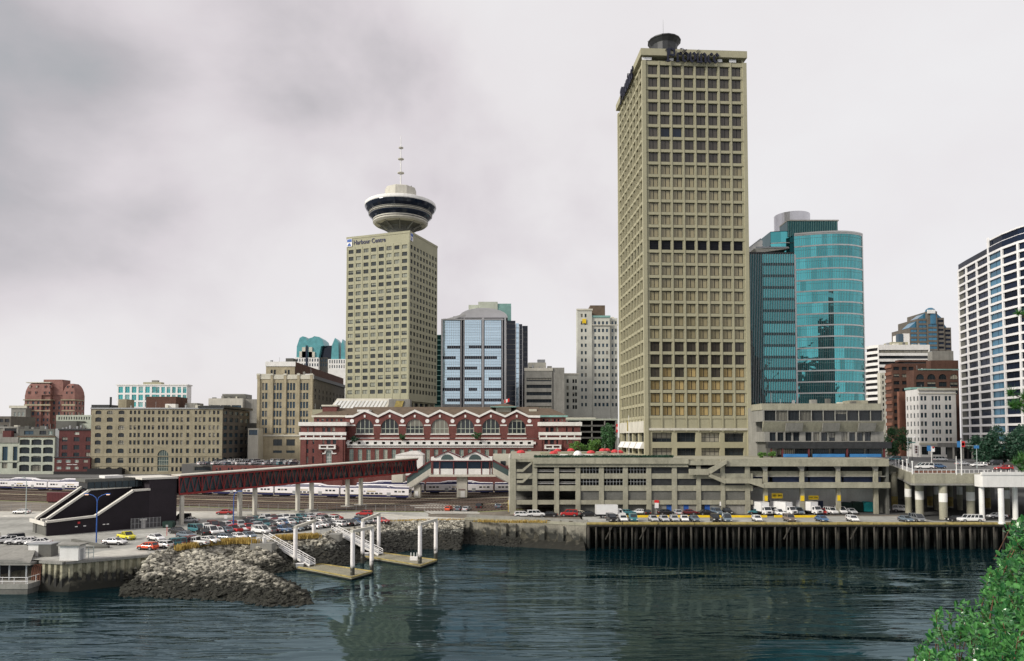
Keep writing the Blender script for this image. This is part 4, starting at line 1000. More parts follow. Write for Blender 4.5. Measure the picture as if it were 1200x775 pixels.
# end wings
def wing(x0, x1, flip):
    q = (lambda a: a) if not flip else (lambda a: 352+680-a)
    def cc(a, c): a, c = q(a), q(c); return (min(a, c), max(a, c))
    e0, e1 = min(q(x0), q(x1)), max(q(x0), q(x1)); c1 = [cc(359.5, 361.5), cc(366.8, 368.6), cc(377.6, 380.8), cc(383.2, 387.2), cc(389, 392.4)]
    c2 = [cc(359, 361.3), cc(366.3, 368.2), cc(376, 380), cc(382.8, 387.4), cc(390, 394)]
    ex = S.grid(c1, [(501, 506.3, 'dark')], -5, e0)+S.grid(c2, [(515.5, 520.6, 'dark')], -5, e0)+S.grid([cc(382.2, 388.6)], [(528, 544, 'archsm')], -5, e0)+S.grid([cc(359, 361.5), cc(366.2, 368.2)], [(526, 531, 'dark'), (535, 543, 'dark')], -5, e0)
    S.block(e0, e1, 497.5, 36, 'red_brick', [], [], dy=-5, extra=ex, r=.35, st='dark', Rn=5 if not flip else 0, Ln=0, Rrows=[(501, 506), (526, 536)], top='brown_roof')
    S.trim(e0, e1, 494.8, 499.3, 'white_weathered', -5, .7, 0, 'cornice', D=36.7); S.trim(e0, e1, 506.6, 510.2, 'white_weathered', -5, .5, .3, 'cornice'); S.trim(e0, e1, 512.8, 515.3, 'white_weathered', -5, .3, .3, 'cornice')
    for a in (358, 367, 375, 391, 399.5): u = cc(a, a+1.4); b = MB(); b.box(S.lx(u[0], -5), S.lx(u[1], -5), -5.35, -5.003, S.lz(512.7, -5), S.lz(510.4, -5), 'white_weathered'); b.build('block', S.root)
    u = cc(374.5, 394); b = MB(); x0_, x1_ = S.lx(u[0], -5), S.lx(u[1], -5)
    b.box(x0_, x1_, -6.2, -5.003, S.lz(522.6, -5), S.lz(521.3, -5), 'white_weathered'); b.box(x0_, x1_, -6.2, -5.003, S.lz(526.4, -5), S.lz(525, -5), 'white_weathered')
    for f in (0, .45, .9): b.box(x0_+(x1_-x0_)*f, x0_+(x1_-x0_)*(f+.1), -6.1, -5.003, S.lz(525, -5), S.lz(522.6, -5), 'white_weathered')
    b.build('balcony', S.root)
    b = MB(); u = cc(382.2, 388.6); xc = S.lx((u[0]+u[1])/2, -5); rr = (S.lx(u[1], -5)-S.lx(u[0], -5))/2; zc_ = S.lz(528, -5)-rr; pr = None
    for t_ in range(11):
        an = math.pi*t_/10; o_ = [(xc+R_*math.cos(an), zc_+R_*math.sin(an)) for R_ in (rr+.05, rr+.7)]
        if pr: b.xprism([pr[0], pr[1], o_[1], o_[0]], -5.3, -5.003, 'white_weathered')
        pr = o_
    for sx in (-1, 1): b.box(xc+sx*(rr+1.1)-.9, xc+sx*(rr+1.1)+.9, -5.3, -5.003, zc_-.35, zc_+.1, 'white_weathered')
    b.build('arch_surround', S.root)
    for a in (354, 373, 397): u = cc(a, a+5); b = MB(); b.box(S.lx(u[0], -5), S.lx(u[1], -5), -5.3, -5.003, 0, S.lz(515.4, -5), 'red_brick'); b.build('pilaster', S.root)
wing(352, 404.4, False); wing(352, 399.4, True)
for e in ((367.5, 404.4), (633.1, 663)):
    S.block(e[0], e[1], 488.8, 26, 'red_brick', rng_px(e[0]+2, e[1]-2, 6, .5), [(491, 494, 'dark')], dy=4, zb=S.lz(498, 4), name='attic_wall'); S.trim(e[0], e[1], 486.9, 489, 'copper_green' if e[0] > 600 else 'off_white', 4, .8, 0, 'eave', D=27)
    b = MB(); x0_, x1_ = S.lx(e[0], 4), S.lx(e[1], 4); z = S.lz(486.9, 4); zt2 = z+3.4; L_ = e[0] < 500
    A_ = [(x0_-.6, 3.4, z), (x1_+.6, 3.4, z), (x1_+.6, 31, z), (x0_-.6, 31, z)]; T0 = (x0_+(6 if L_ else -2), 14, zt2); T1 = (x1_+(2 if L_ else -6), 14, zt2)
    b.face([A_[0], A_[1], T1, T0], 'brown_roof'); b.face([A_[1], A_[2], T1], 'brown_roof'); b.face([A_[2], A_[3], T0, T1], 'brown_roof'); b.face([A_[3], A_[0], T0], 'brown_roof'); b.build('roof', S.root)
b = MB(); x0_, x1_ = S.lx(404.6), S.lx(633); z0, z1 = S.lz(489.5), S.lz(477.0, 14)
b.face([(x0_, .7, z0), (x1_, .7, z0), (x1_, 15, z1), (x0_, 15, z1)], 'brown_roof'); b.face([(x0_, 15, z1), (x1_, 15, z1), (x1_, 30, z0), (x0_, 30, z0)], 'brown_roof'); b.face([(x0_, .7, z0), (x0_, 15, z1), (x0_, 30, z0)], 'brown_roof'); b.face([(x1_, .7, z0), (x1_, 30, z0), (x1_, 15, z1)], 'brown_roof'); mroof = b.build('roof', S.root)
b = MB(); xc = S.lx(590, 10); za = S.lz(479.5, 10); zb2 = S.lz(474.5, 10); b.box(xc-3.2, xc+3.2, 8, 14, za-2, za+.6, 'off_white'); b.box(xc-5.5, xc+5.5, 6, 16, za+.6, za+.95, 'copper_green')
b.face([(xc-5.5, 6, za+.95), (xc+5.5, 6, za+.95), (xc+1.5, 11, zb2+.4), (xc-1.5, 11, zb2+.4)], 'brown_roof'); b.face([(xc+5.5, 6, za+.95), (xc+5.5, 16, za+.95), (xc+1.5, 11, zb2+.4)], 'brown_roof'); b.face([(xc-5.5, 16, za+.95), (xc-5.5, 6, za+.95), (xc-1.5, 11, zb2+.4)], 'brown_roof'); b.build('cupola', mroof)
b = MB(); b.box(S.lx(377.5, 9), S.lx(394, 9), 9, 15, S.lz(489, 9), S.lz(476.4, 9), 'red_brick'); b.box(S.lx(376.5, 9), S.lx(395, 9), 8.6, 15.4, S.lz(476.4, 9), S.lz(474.6, 9), 'off_white'); b.build('chimney', mroof)
b = MB(); b.box(S.lx(620, 9), S.lx(629, 9), 9, 13, S.lz(484, 9), S.lz(479.6, 9), 'off_white'); b.build('roof_vent', mroof)
b = MB(); b.box(S.lx(417, 2), S.lx(431, 2), 4, 10, S.lz(482.5, 2), S.lz(480, 2), 'white_weathered'); b.build('roof_vent', mroof)
S.done(sub=True)
f = thing('flag', 'small red and white flag above the station roof cupola', 'flag', (Xat(590.5, 311, 40), 311, Zat(476, 311)))
zt_ = Zat(468.5, 311)-f.location.z; b = MB(); b.tube([(0, 0, 0), (0, 0, zt_)], .07, 'white_weathered', 6); b.build('pole', f)
b = MB()
for i, mm in enumerate(('flag_red', 'flag_white', 'flag_red')): b.face([(.08+i*.75, .1*math.sin(i), zt_-1.6+i*.22), (.08+(i+1)*.75, .1*math.sin(i+1), zt_-1.6+(i+1)*.22), (.08+(i+1)*.75, .1*math.sin(i+1), zt_-.1+(i+1)*.22), (.08+i*.75, .1*math.sin(i), zt_-.1+i*.22)], mm)
b.build('cloth', f)
# ------------------------------------------------------------------ glazed-roof block between the station and the tan tower
K = Bld('glass_roofed_hall', 'tan hall with a long slanted skylight roof behind the station', 'hall', 366, 338, 14, zref=40)
K.block(366, 481, 480, 24, 'concrete_harbour', rng_px(378, 458, 12, .5), [(480.8, 484, 'dark')])
b = MB(); xa, xb = K.lx(385), K.lx(452); z0, z1 = K.lz(480), K.lz(467.2, 9); xa2, xb2 = K.lx(395, 9), K.lx(459, 9)
b.face([(xa, 0.4, z0), (xb, .4, z0), (xb2, 9, z1), (xa2, 9, z1)], 'concrete_light'); b.face([(xb, .4, z0), (K.lx(481), 20, z0), (xb2, 9, z1)], 'concrete_light'); b.face([(xa2, 9, z1), (xb2, 9, z1), (K.lx(481), 20, z0), (xa, 20, z0)], 'concrete_grey'); b.face([(xa, .4, z0), (xa2, 9, z1), (xa, 20, z0)], 'concrete_light'); b.build('roof', K.root)
for i in range(14):
    f0 = .03+i*.067; f1 = f0+.043; P0 = Vector((xa, .35, z0)); P1 = Vector((xb, .35, z0)); Q0 = Vector((xa2, 8.9, z1)); Q1 = Vector((xb2, 8.9, z1)); o = Vector((0, -.15, .12))
    lo = lambda f: P0.lerp(P1, f).lerp(Q0.lerp(Q1, f), .10)+o; hi = lambda f: P0.lerp(P1, f).lerp(Q0.lerp(Q1, f), .78)+o
    b = MB(); b.face([lo(f0), lo(f1), hi(f1), hi(f0)], 'skylight'); b.build('skylight', K.root)
b = MB(); b.xprism([(K.lx(461, -1), K.lz(480)), (K.lx(470, -1), K.lz(480)), (K.lx(473, -1), K.lz(470)), (K.lx(464, -1), K.lz(470))], -.5, -.1, 'old_yellow'); b.box(K.lx(455, -1), K.lx(480, -1), -.05, 6, K.lz(481), K.lz(468), 'concrete_grey'); b.build('stair_head', K.root)
K.clutter(367, 384, 480, 3, 5, .8); K.done()
# ------------------------------------------------------------------ buildings at the left, near row (street level 10 m)
B_ = Bld('warehouse_building', 'eight storey tan brick warehouse with rows of dark windows and one tall arched window', 'brick building', 107.3, 330, 10)
rowsT = [(481.3, 485.6), (489.2, 494.5), (498.7, 503.6), (507.5, 512.5), (516.2, 521.2), (525.8, 531.2), (536.5, 542.8), (547.6, 552.6)]
lc = [(112, 119, 'seg'), (125.4, 132.4, 'seg'), (139, 146, 'seg')]
tri = []
for q in (152.2, 168.7): tri += [(q, q+2.8), (q+4.8, q+7.6), (q+9.6, q+12.4)]
mid = [(185.4, 188.2), (190.2, 193), (195, 197.8)]
tr2 = [(202, 204.8), (206.9, 209.7), (211.8, 214.6), (219, 222.2), (228.4, 231.2), (233.3, 236.1), (238.2, 241), (244.8, 247.6), (249.7, 252.5), (254.5, 257.3)]
ex = B_.grid(lc, rowsT, 0, 107.3)+B_.grid(mid, rowsT[:5], 0, 107.3)+B_.grid([(185.5, 198.5)], [(527.5, 552.4, 'archbig')], 0, 107.3)
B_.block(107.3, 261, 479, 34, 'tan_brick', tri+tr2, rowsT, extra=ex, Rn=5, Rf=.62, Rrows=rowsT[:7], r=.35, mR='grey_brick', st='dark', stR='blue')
B_.trim(107.3, 261, 478, 479.5, 'grey_metal', 0, .35, .3); B_.trim(235, 261.3, 475.6, 478.2, 'dark_metal', 0, .9, .3, D=35.5)
for y in (534.3, 545.6): B_.trim(107.3, 261, y, y+.9, 'tan_brick', 0, .14, .1, 'belt_course')
B_.block(107, 128, 474.5, 10, 'dark_metal', dy=6, zb=B_.lz(479), name='roof_plant'); B_.block(138.5, 148, 468, 7, 'tan_brick', dy=6, zb=B_.lz(479), name='roof_plant')
B_.block(171, 206, 465, 12, 'brown_brick', dy=9, zb=B_.lz(479), name='roof_plant'); B_.block(193.5, 205.5, 473.5, 3, 'white_weathered', dy=5, zb=B_.lz(479), name='roof_plant'); B_.block(217, 231, 472.5, 7, 'concrete_grey', dy=12, zb=B_.lz(479), name='roof_plant')
b = MB(); b.box(B_.lx(118.3), B_.lx(120), 7, 7.7, B_.lz(479), B_.lz(465.4, 7), 'dark_metal'); b.build('chimney', B_.root)
b = MB(); b.box(B_.lx(107.5), B_.lx(148), -2.6, -.02, .0, 2.6, 'black'); b.build('loading_canopy', B_.root); B_.clutter(150, 260, 478.5, 9, 4); B_.done()
B_ = Bld('red_brick_building', 'dark red brick building with a lower shop front between white and tan neighbours', 'brick building', 70, 332, 10)
B_.block(70, 107, 503.5, 26, 'dark_red_brick', [(73.5, 80), (87.3, 94), (101.5, 107)], [(512.5, 517.5), (521.8, 527), (530.5, 535)], extra=B_.grid([(88, 93.5)], [(506.5, 509.5, 'pale')], 0, 70), st='darkf', Ln=0, r=.25)
B_.trim(70, 107, 502.6, 504.5, 'dark_metal', 0, .3, .3)
B_.block(65.4, 107, 536.5, 3.2, 'dark_red_brick', [(68, 73.5, 'pale'), (78.5, 84, 'pale'), (89, 93.5, 'pale'), (99, 104.5, 'dark')], [(539, 542.3), (547, 550)], dy=-3.2, r=.2)
B_.trim(65.4, 107, 535.6, 536.8, 'dark_metal', -3.2, .25, .2)
b = MB()
for i in range(9): x = B_.lx(80.3, -3.2)+.53*i; b.box(x, x+(.36 if i != 4 else .2), -3.3, -3.205, B_.lz(545, -3.2), B_.lz(544.2, -3.2), 'white_paint')
b.build('lettering', B_.root)
b = MB(); b.box(B_.lx(65.6, -3.2), B_.lx(106.8, -3.2), -3.9, -3.21, 0, 1.3, 'black'); b.build('shop_base', B_.root)
b = MB(); b.box(B_.lx(65.4), B_.lx(70)-.01, .1, 20, 0, B_.lz(502.5), 'grey_metal'); b.build('side_wall', B_.root)
for k in range(9): b = MB(); xx = B_.lx(70)+k*1.1; b.box(xx, xx+.7, 2+k % 3, 3+k % 3, B_.lz(503.4), B_.lz(503.4)+.8+(k % 4)*.35, 'grey_metal'); b.build('roof_plant', B_.root)
B_.done()
B_ = Bld('white_building', 'four storey white building with three columns of wide arched windows and a dark rooftop terrace', 'building', 22.3, 331, 10)
B_.block(22.3, 65.2, 512, 26, 'pale_green_stone', [(24, 36), (37.8, 49.8), (51.5, 63.3)], [(515, 521.6), (524.2, 531.6), (534.4, 541.6), (544.6, 552.4)], st='seg', r=.6)
B_.trim(22.3, 65.2, 511, 512.6, 'brown_roof', 0, .3, .3)
B_.block(24, 64.5, 502.8, 16, 'concrete_dark', [(29, 40, 'blue'), (47, 55), (57, 62, 'pale')], [(505, 509.5)], dy=4, zb=B_.lz(512, 4), st='darkf', name='penthouse'); B_.clutter(25, 63, 502.8, 5, 6); B_.done()
B_ = Bld('ornate_building', 'pale grey ornate building with tall dark bays at the left end of the street', 'building', -24, 331, 10)
B_.block(-24, 22, 519, 26, 'pale_green_stone', [(-20, -13), (-8, -1), (4, 10.5), (16.5, 21.7)], [(523.5, 540, 'blue'), (542.5, 549)], r=.5, st='darkf'); B_.trim(-24, 22, 512.5, 519, 'concrete_grey', 0, .4, .3); B_.trim(-24, 22, 540.3, 541.8, 'pale_green_stone', 0, .3, .3)
B_.done()
B_ = Bld('low_block', 'low blue grey block with roof clutter behind the ornate building', 'building', -14, 372, 10)
B_.block(-14, 22, 500, 22, 'concrete_grey', [(-10, 4), (6, 20)], [(502, 508)], st='band'); B_.block(-10, 13, 488, 20, 'grey_brick', [(0, 4), (6, 11)], [(491, 495)], dy=14, zb=B_.lz(500, 14)); B_.block(4, 14, 505, 2, 'dark_red_brick', dy=-2.2); B_.clutter(-10, 22, 500, 5, 3); B_.done()
B_ = Bld('stone_building', 'narrow grey stone building left of the mansard tower', 'building', 13, 420, 10)
B_.block(13, 30, 478, 24, 'concrete_grey', rng_px(15, 29, 3, .5), [(483, 488), (491, 496), (499, 504)], st='pale'); B_.trim(12, 30.5, 475.5, 478.5, 'off_white', 0, .5, .3); B_.done()
# mansard tower
B_ = Bld('mansard_tower', 'pink and tan brick tower with a steep rounded mansard roof', 'old tower', 28.5, 425, 10)
rowsD = [(470.5, 474), (476.5, 480), (483, 487), (490.5, 494), (497, 501), (504, 507.5)]
B_.block(28.5, 48, 463, 8, 'pink_brick', rng_px(29.5, 47.5, 3, .45), rowsD, r=.3, st='blue'); B_.block(48.2, 58.5, 463, 7, 'pink_brick', rng_px(49, 58, 2, .45), rowsD, dy=1, r=.3, st='blue')
B_.block(58.7, 72.5, 463, 8, 'pink_brick', rng_px(60, 72, 2, .4), rowsD, dy=3, st='blue'); B_.block(72.7, 87, 463, 10, 'pink_brick', rng_px(73.5, 86, 3, .5), rowsD, dy=1, r=.3, Rn=3)
for a, c, d in ((28.5, 58.5, 0), (72.6, 87, 1)): B_.trim(a, c, 473.8, 475.6, 'yellow_brick', d, .22, .3, 'belt_course'); B_.trim(a, c, 468.2, 469.4, 'tan_brick', d, .6, .3, D=8.6); B_.trim(a, c, 481, 482, 'yellow_brick', d, .2, .3, 'belt_course')
def mansard(a, c, dy, dep, yb, yt, m, cv=1.0):
    b = MB(); x0, x1 = B_.lx(a, dy), B_.lx(c, dy); z0, z1 = B_.lz(yb, dy), B_.lz(yt, dy); pr = None
    for f, i in ((0, 0), (.35, .22), (.65, .7), (.85, 1.25), (1, 2.0)):
        i *= cv; z = z0+(z1-z0)*f; R_ = [(x0+i, dy+i, z), (x1-i, dy+i, z), (x1-i, dy+dep-i, z), (x0+i, dy+dep-i, z)]
        if pr:
            for q in range(4): b.face([pr[q], pr[(q+1) % 4], R_[(q+1) % 4], R_[q]], m)
        pr = R_
    b.face(pr, m); return b.build('mansard_roof', B_.root)
mansard(28.7, 58.4, .2, 8, 463.2, 448.5, 'pink_brick', 1.2); mansard(72.8, 86.9, 1, 10, 463.2, 449.5, 'pink_brick', 1.2); mansard(58.0, 73.2, 2.6, 8, 463.2, 447, 'pink_brick', .3)
B_.block(50, 72, 445, 8, 'pink_brick', dy=7, zb=B_.lz(450, 7), name='penthouse')
for px in (33, 41, 51, 57, 76, 82):
    for y in (453.2, 460.2):
        w0 = B_.lx(px, -.0); b = MB(); zz = B_.lz(y+1.6); d0 = .35 if y > 456 else 1.0; b.box(w0-.5, w0+.7, d0-.3+(1 if px > 70 else 0), d0+1.4, zz, zz+1.6, 'pink_brick'); b.box(w0-.3, w0+.5, d0-.36+(1 if px > 70 else 0), d0-.303+(1 if px > 70 else 0), zz+.2, zz+1.35, 'window_dark'); b.build('dormer', B_.root)
B_.trim(29.5, 58, 447.9, 448.9, 'off_white', 1.6, .1, .3, D=5); B_.done()
B_ = Bld('pale_green_building', 'low pale green building with many small windows beside the mansard tower', 'building', 66, 400, 10)
B_.block(66, 110, 486.5, 24, 'pale_green_stone', rng_px(68, 109, 14, .5), [(488.6, 492, 'dark')]); B_.block(66, 90, 493.5, 8, 'concrete_dark', dy=-8.2); B_.block(74, 107, 496.5, 5, 'pale_green_stone', dy=-5.4)
b = MB(); b.box(B_.lx(99), B_.lx(100.2), 6, 6.6, B_.lz(487), B_.lz(477.5, 6), 'brown_brick'); b.build('chimney', B_.root); B_.done()
# white grid block with turquoise glass
B_ = Bld('white_grid_building', 'white framed office block with turquoise windows behind the tan warehouse', 'office building', 182, 430, 10, ang=0)
B_.root.rotation_euler = (0, 0, -.0); B_.block(136.4, 182, 451.3, 6, 'white_paint', rng_px(136.8, 184, 6, .68), [(453.3, 460.6), (462.6, 469.4), (471.3, 477)], st='teal', r=.4)
o_ = [c for c in col.objects if c.parent == B_.root]
B_.block(182, 218.5, 451.8, 6, 'white_paint', rng_px(181, 219, 6, .66), [(453.6, 460.8), (462.8, 469.6)], dy=.0, st='teal', r=.4)
B_.trim(136, 218.8, 450.6, 451.9, 'white_weathered', 0, .3, .3, D=6.6)
B_.block(167, 188, 448, 4, 'concrete_harbour', dy=1, zb=B_.lz(451.5, 1), name='roof_plant'); B_.block(177, 184, 445.8, 2, 'concrete_grey', dy=2, zb=B_.lz(451.5, 2), name='roof_plant'); B_.done()
B_ = Bld('grey_office_block', 'plain blue grey office block with a stepped roof room behind the tan warehouse', 'office building', 244, 470, 10)
B_.block(244, 284, 467, 30, 'concrete_light', rng_px(246, 283, 3, .92), [(475, 479)], st='blue'); B_.block(284.2, 301, 468, 24, 'concrete_grey', (), (), dy=3)
B_.block(260, 286, 461.8, 14, 'concrete_grey', dy=8, zb=B_.lz(467, 8), name='roof_room'); B_.block(260, 288, 463.3, 1, 'concrete_dark', dy=5, zb=B_.lz(466.9, 5), name='roof_room'); B_.clutter(246, 283, 467, 4, 4); B_.done()
B_ = Bld('street_corner_block', 'low pale block with a glazed strip beside the tall tan stone building', 'building', 291, 345, 12)
B_.block(291, 303, 502, 22, 'off_white', [(292, 302)], [(504, 510, 'blue')]); B_.block(288, 301, 496, 14, 'concrete_dark', dy=16); B_.done()
# art deco block
B_ = Bld('stone_office_building', 'tall tan stone office building with vertical piers and a set back top storey', 'office building', 301, 352, 12)
rowsA = [(449, 457.5), (460.5, 468), (471, 478.5), (481.5, 488.5), (491.5, 498.5), (501.5, 508)]
cA = []
for q, n_ in ((307, 2), (320.3, 3), (336, 3), (351.5, 3)): cA += [(q+i*3.5, q+i*3.5+2.6) for i in range(n_)]
exA = B_.grid([(320.5, 331), (336, 346)], [(515, 522.5, 'darkf'), (528, 531, 'dark')], 0, 301)
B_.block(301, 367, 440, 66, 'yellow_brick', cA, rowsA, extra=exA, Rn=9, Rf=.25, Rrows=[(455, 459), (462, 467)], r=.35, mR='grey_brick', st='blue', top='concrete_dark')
for px in (302, 317.5, 333, 348.7, 363.8): b = MB(); x = B_.lx(px); b.box(x-.25, x+1.0, -.5, -.003, B_.lz(508.5), B_.lz(440), 'yellow_brick'); b.box(x-.35, x+1.1, -.6, -.003, B_.lz(440)+.003, B_.lz(438), 'off_white'); b.build('pier', B_.root)
B_.trim(301, 367, 439.2, 444.5, 'off_white', 0, .25, .3); B_.trim(301, 367, 509.5, 511.5, 'off_white', 0, .3, .3, 'belt_course'); B_.trim(301, 317.5, 438.3, 440.5, 'off_white', 0, .3, .3, 'parapet')
b = MB(); b.box(B_.lx(367)+.003, B_.lx(367)+.6, -.2, 66, B_.lz(444.2), B_.lz(440.4), 'dark_metal'); b.build('cornice', B_.root)
B_.block(311, 345, 424, 104, 'yellow_brick', [(316.5, 319), (320, 322.6), (333, 335.5), (336.5, 339)], [(433.5, 439, 'dark')], dy=8, zb=B_.lz(440, 8), mR='brown_brick', Rn=0, name='upper_wall', top='concrete_dark'); B_.trim(311, 345, 424, 429.5, 'white_weathered', 8, .3, .3, 'parapet')
B_.block(334, 343, 420, 6, 'concrete_dark', dy=20, zb=B_.lz(424, 20), name='roof_plant'); B_.block(357, 363.5, 438.3, 3, 'white_paint', dy=1.5, zb=B_.lz(440, 1.5), name='roof_plant')
b = MB(); b.box(B_.lx(306), B_.lx(332), -1.6, -.01, 2.6, 3.0, 'copper_green'); b.build('canopy', B_.root); B_.clutter(346, 366, 439.5, 4, 3); B_.clutter(312, 344, 424, 4, 12); B_.done()
# far block with turquoise gabled crown
B_ = Bld('crowned_tower', 'pale tower crowned with pointed turquoise gables seen over the tan office roof', 'tower', 345, 560, 12)
B_.block(345, 372.5, 419, 30, 'white_weathered', rng_px(346, 373, 9, .5), [(420.5, 424), (426, 429.5)], st='blue'); B_.block(372.7, 383.5, 419, 24, 'concrete_dark', rng_px(374, 383, 3, .6), [(412, 416), (420.5, 424), (426, 429.5)], dy=4, st='blue'); B_.block(383.7, 405, 421, 30, 'white_weathered', rng_px(384.5, 404, 7, .45), [(422, 426), (428, 431.5)], dy=2, st='blue')
def crown(pts, y0, y1, m='turquoise'): b = MB(); b.xprism([(B_.lx(p), B_.lz(q)) for p, q in pts], y0, y1, m); b.build('crown_gable', B_.root)
crown([(346, 419.2), (346.3, 406), (349.5, 396), (353, 394), (357, 395), (358.5, 400), (358.5, 419.2)], 1, 18); crown([(358.6, 419.2), (358.6, 399), (361, 396.5), (364.5, 395.5), (367, 394), (373, 395), (376.5, 398), (378.5, 405), (375, 406), (372.4, 419.2)], .5, 20)
crown([(386, 421.2), (387, 404), (390.5, 395.5), (394.5, 400), (395, 421.2)], 3, 16); crown([(397.6, 421.2), (398, 403), (399.5, 397), (401.5, 404), (402.5, 421.2)], 3, 16); crown([(373, 419.2), (374, 404.5), (386, 404), (386.5, 419.2)], 6, 20, 'glass_navy')
for a, c, y in ((353, 357, 407), (361, 365, 407), (350, 357, 412), (361, 368, 412.5)): b = MB(); b.box(B_.lx(a), B_.lx(c), -.3, .9, B_.lz(419), B_.lz(y), 'off_white'); b.build('stepped_pier', B_.root)
b = MB(); b.box(B_.lx(357.6), B_.lx(359.6), -.5, -.05, 0, B_.lz(405), 'glass_navy'); b.build('glass_strip', B_.root); B_.done()
# ------------------------------------------------------------------ blue and white faceted tower
B_ = Bld('faceted_glass_tower', 'pale blue glass tower with white vertical ribs and an arched white roof', 'office tower', 516.5, 400, 15.5, zref=50)
rb = []
for i in range(18): rb.append(375+i*5.9)
def facet(a, c, dy, pat):
    b = MB(); x0, x1 = B_.lx(a, dy), B_.lx(c, dy); b.box(x0, x1, dy, dy+22, 0, B_.lz(374), 'grey_metal'); b.build('wall', B_.root)
    n_ = 8; z0, z1 = 0, B_.lz(374.4); rows = int((z1-z0)/1.45); 
    for r_ in range(rows):
        zz = z1-(r_+1)*(z1/rows)
        if zz < z1-48: break
        dark = (r_ % 4 == 2 and r_ > 6) ; b = MB(); f0 = random.choice((0, .25)) if dark else 0; f1 = 1 if not dark else random.choice((.75, 1, 1))
        b.face([(x0+.15, dy-.06, zz+.07), (x1-.15, dy-.06, zz+.07), (x1-.15, dy-.06, zz+z1/rows-.04), (x0+.15, dy-.06, zz+z1/rows-.04)], 'glass_sky')
        if dark: b.box(x0+.15+(x1-x0-.3)*f0, x0+.15+(x1-x0-.3)*f1, dy-.12, dy-.065, zz+.1, zz+z1/rows+.25, 'glass_navy')
        b.build('window_band', B_.root)
    b = MB()
    for i in range(1, n_): x = x0+(x1-x0)*i/n_; b.box(x-.05, x+.05, dy-.16, dy-.125, z1-48, z1, 'white_weathered')
    b.build('mullion', B_.root)
facet(518.5, 539.2, 1.5, 0); facet(544.2, 564.2, .2, 1); facet(567.5, 587.5, 1.0, 2)
B_.block(516.6, 592, 375.5, 24, 'glass_navy', dy=3.0, name='core_wall')
for px, w_, y in ((516.8, 1.6, 374), (539.8, .8, 374), (543.2, .9, 373), (564.6, 2.2, 371), (588, .9, 374), (591, 1.8, 372)): b = MB(); x0, x1 = B_.lx(px), B_.lx(px+w_); b.box(x0, x1, -.6, 3, 0, B_.lz(y), 'white_paint'); b.build('rib', B_.root)
# receding right-hand side in steps
for a, c, dy, yt, mm in ((592.9, 604, 6, 376, 'glass_navy'), (604.2, 608, 11, 379, 'glass_sky'), (608.2, 612, 14, 380, 'glass_navy'), (612.2, 618.5, 18, 382, 'glass_navy')):
    B_.block(a, c, yt, 24, mm, dy=dy, name='side_wall'); b = MB(); x0, x1 = B_.lx(a, dy), B_.lx(c, dy)
    for i in range(22): z = B_.lz(yt)-1-i*2.9; b.box(x0, x1, dy-.15, dy-.003, z, z+.22, 'concrete_grey')
    b.box(x0, x0+.35, dy-.4, dy-.153, 0, B_.lz(yt-2.5), 'white_weathered'); b.build('mullion', B_.root)
b = MB(); pf = []; xm = B_.lx(566); ww = B_.lx(594)-xm
for i in range(13): a = math.pi*i/12; pf.append((xm-ww*1.03*math.cos(a), B_.lz(370.8)+ (B_.lz(359.8)-B_.lz(370.8))*math.sin(a)))
b.xprism([(xm-ww*1.03, B_.lz(371.3))]+pf+[(xm+ww*1.03, B_.lz(371.3))], 3, 20, 'white_paint'); b.build('arched_roof', B_.root)
B_.block(531, 592, 370.8, 12, 'glass_navy', dy=4.2, zb=B_.lz(376), name='attic_wall'); b = MB(); b.box(B_.lx(519), B_.lx(590), -.5, 3.9, B_.lz(375), B_.lz(373.7), 'white_paint'); b.build('cornice', B_.root)
b = MB(); b.xprism([(B_.lx(519), B_.lz(374)), (B_.lx(545), B_.lz(366.5)), (B_.lx(545), B_.lz(369)), (B_.lx(521), B_.lz(376))], 2.2, 4.1, 'white_weathered'); b.build('roof_edge', B_.root)
B_.block(548.8, 560, 357.5, 10, 'pale_green_stone', dy=21, zb=B_.lz(372), name='plant_room'); B_.block(560.2, 583, 353.8, 12, 'pale_green_stone', dy=20.5, zb=B_.lz(372), name='plant_room'); B_.block(583.2, 599, 356, 14, 'copper_green', dy=21, zb=B_.lz(372), name='plant_room'); B_.clutter(549, 598, 356, 5, 24); B_.done()
B_ = Bld('teal_slab', 'thin teal glass slab squeezed behind the lookout tower', 'office tower', 508, 440, 15.5)
B_.block(508, 517, 392.5, 20, 'glass_teal_deep'); b = MB()
for i in range(22): z = B_.lz(393)-i*3.1; b.box(B_.lx(508), B_.lx(517), -.2, -.003, z, z+.25, 'copper_green')
b.build('mullion', B_.root); B_.done()
B_ = Bld('striped_office_block', 'grey office block with dark horizontal window strips right of the blue glass tower', 'office building', 618, 385, 15.5)
B_.block(615, 647.3, 432.5, 26, 'concrete_grey', [(617, 646.5)], [(443, 447), (451, 455), (459.5, 463.5), (468, 472), (476, 480)], st='band', r=.5); B_.trim(615, 647.3, 431.4, 434.8, 'concrete_light', 0, .25, .3); B_.block(647.5, 661.5, 431, 24, 'concrete_grey', dy=.5, name='side_wall')
B_.block(619, 640, 425, 8, 'off_white', dy=9, zb=B_.lz(432.5, 9), name='roof_plant'); B_.block(630, 639, 421.5, 4, 'grey_metal', dy=11, zb=B_.lz(432.5, 11), name='roof_plant'); B_.clutter(617, 646, 431.5, 5, 4); B_.done()
B_ = Bld('beige_stone_building', 'narrow beige building with paired dark windows below the old white tower', 'building', 661.5, 410, 15.5)
B_.block(661.5, 678, 438.5, 22, 'pale_stone', [(664, 666.6), (671, 673.3), (674, 676.2)], [(444.5, 449), (452.5, 457), (460, 464.5), (467.6, 472), (475, 479.5)], st='dark'); B_.trim(661, 678, 437.6, 439.2, 'off_white', 0, .4, .3); B_.done()
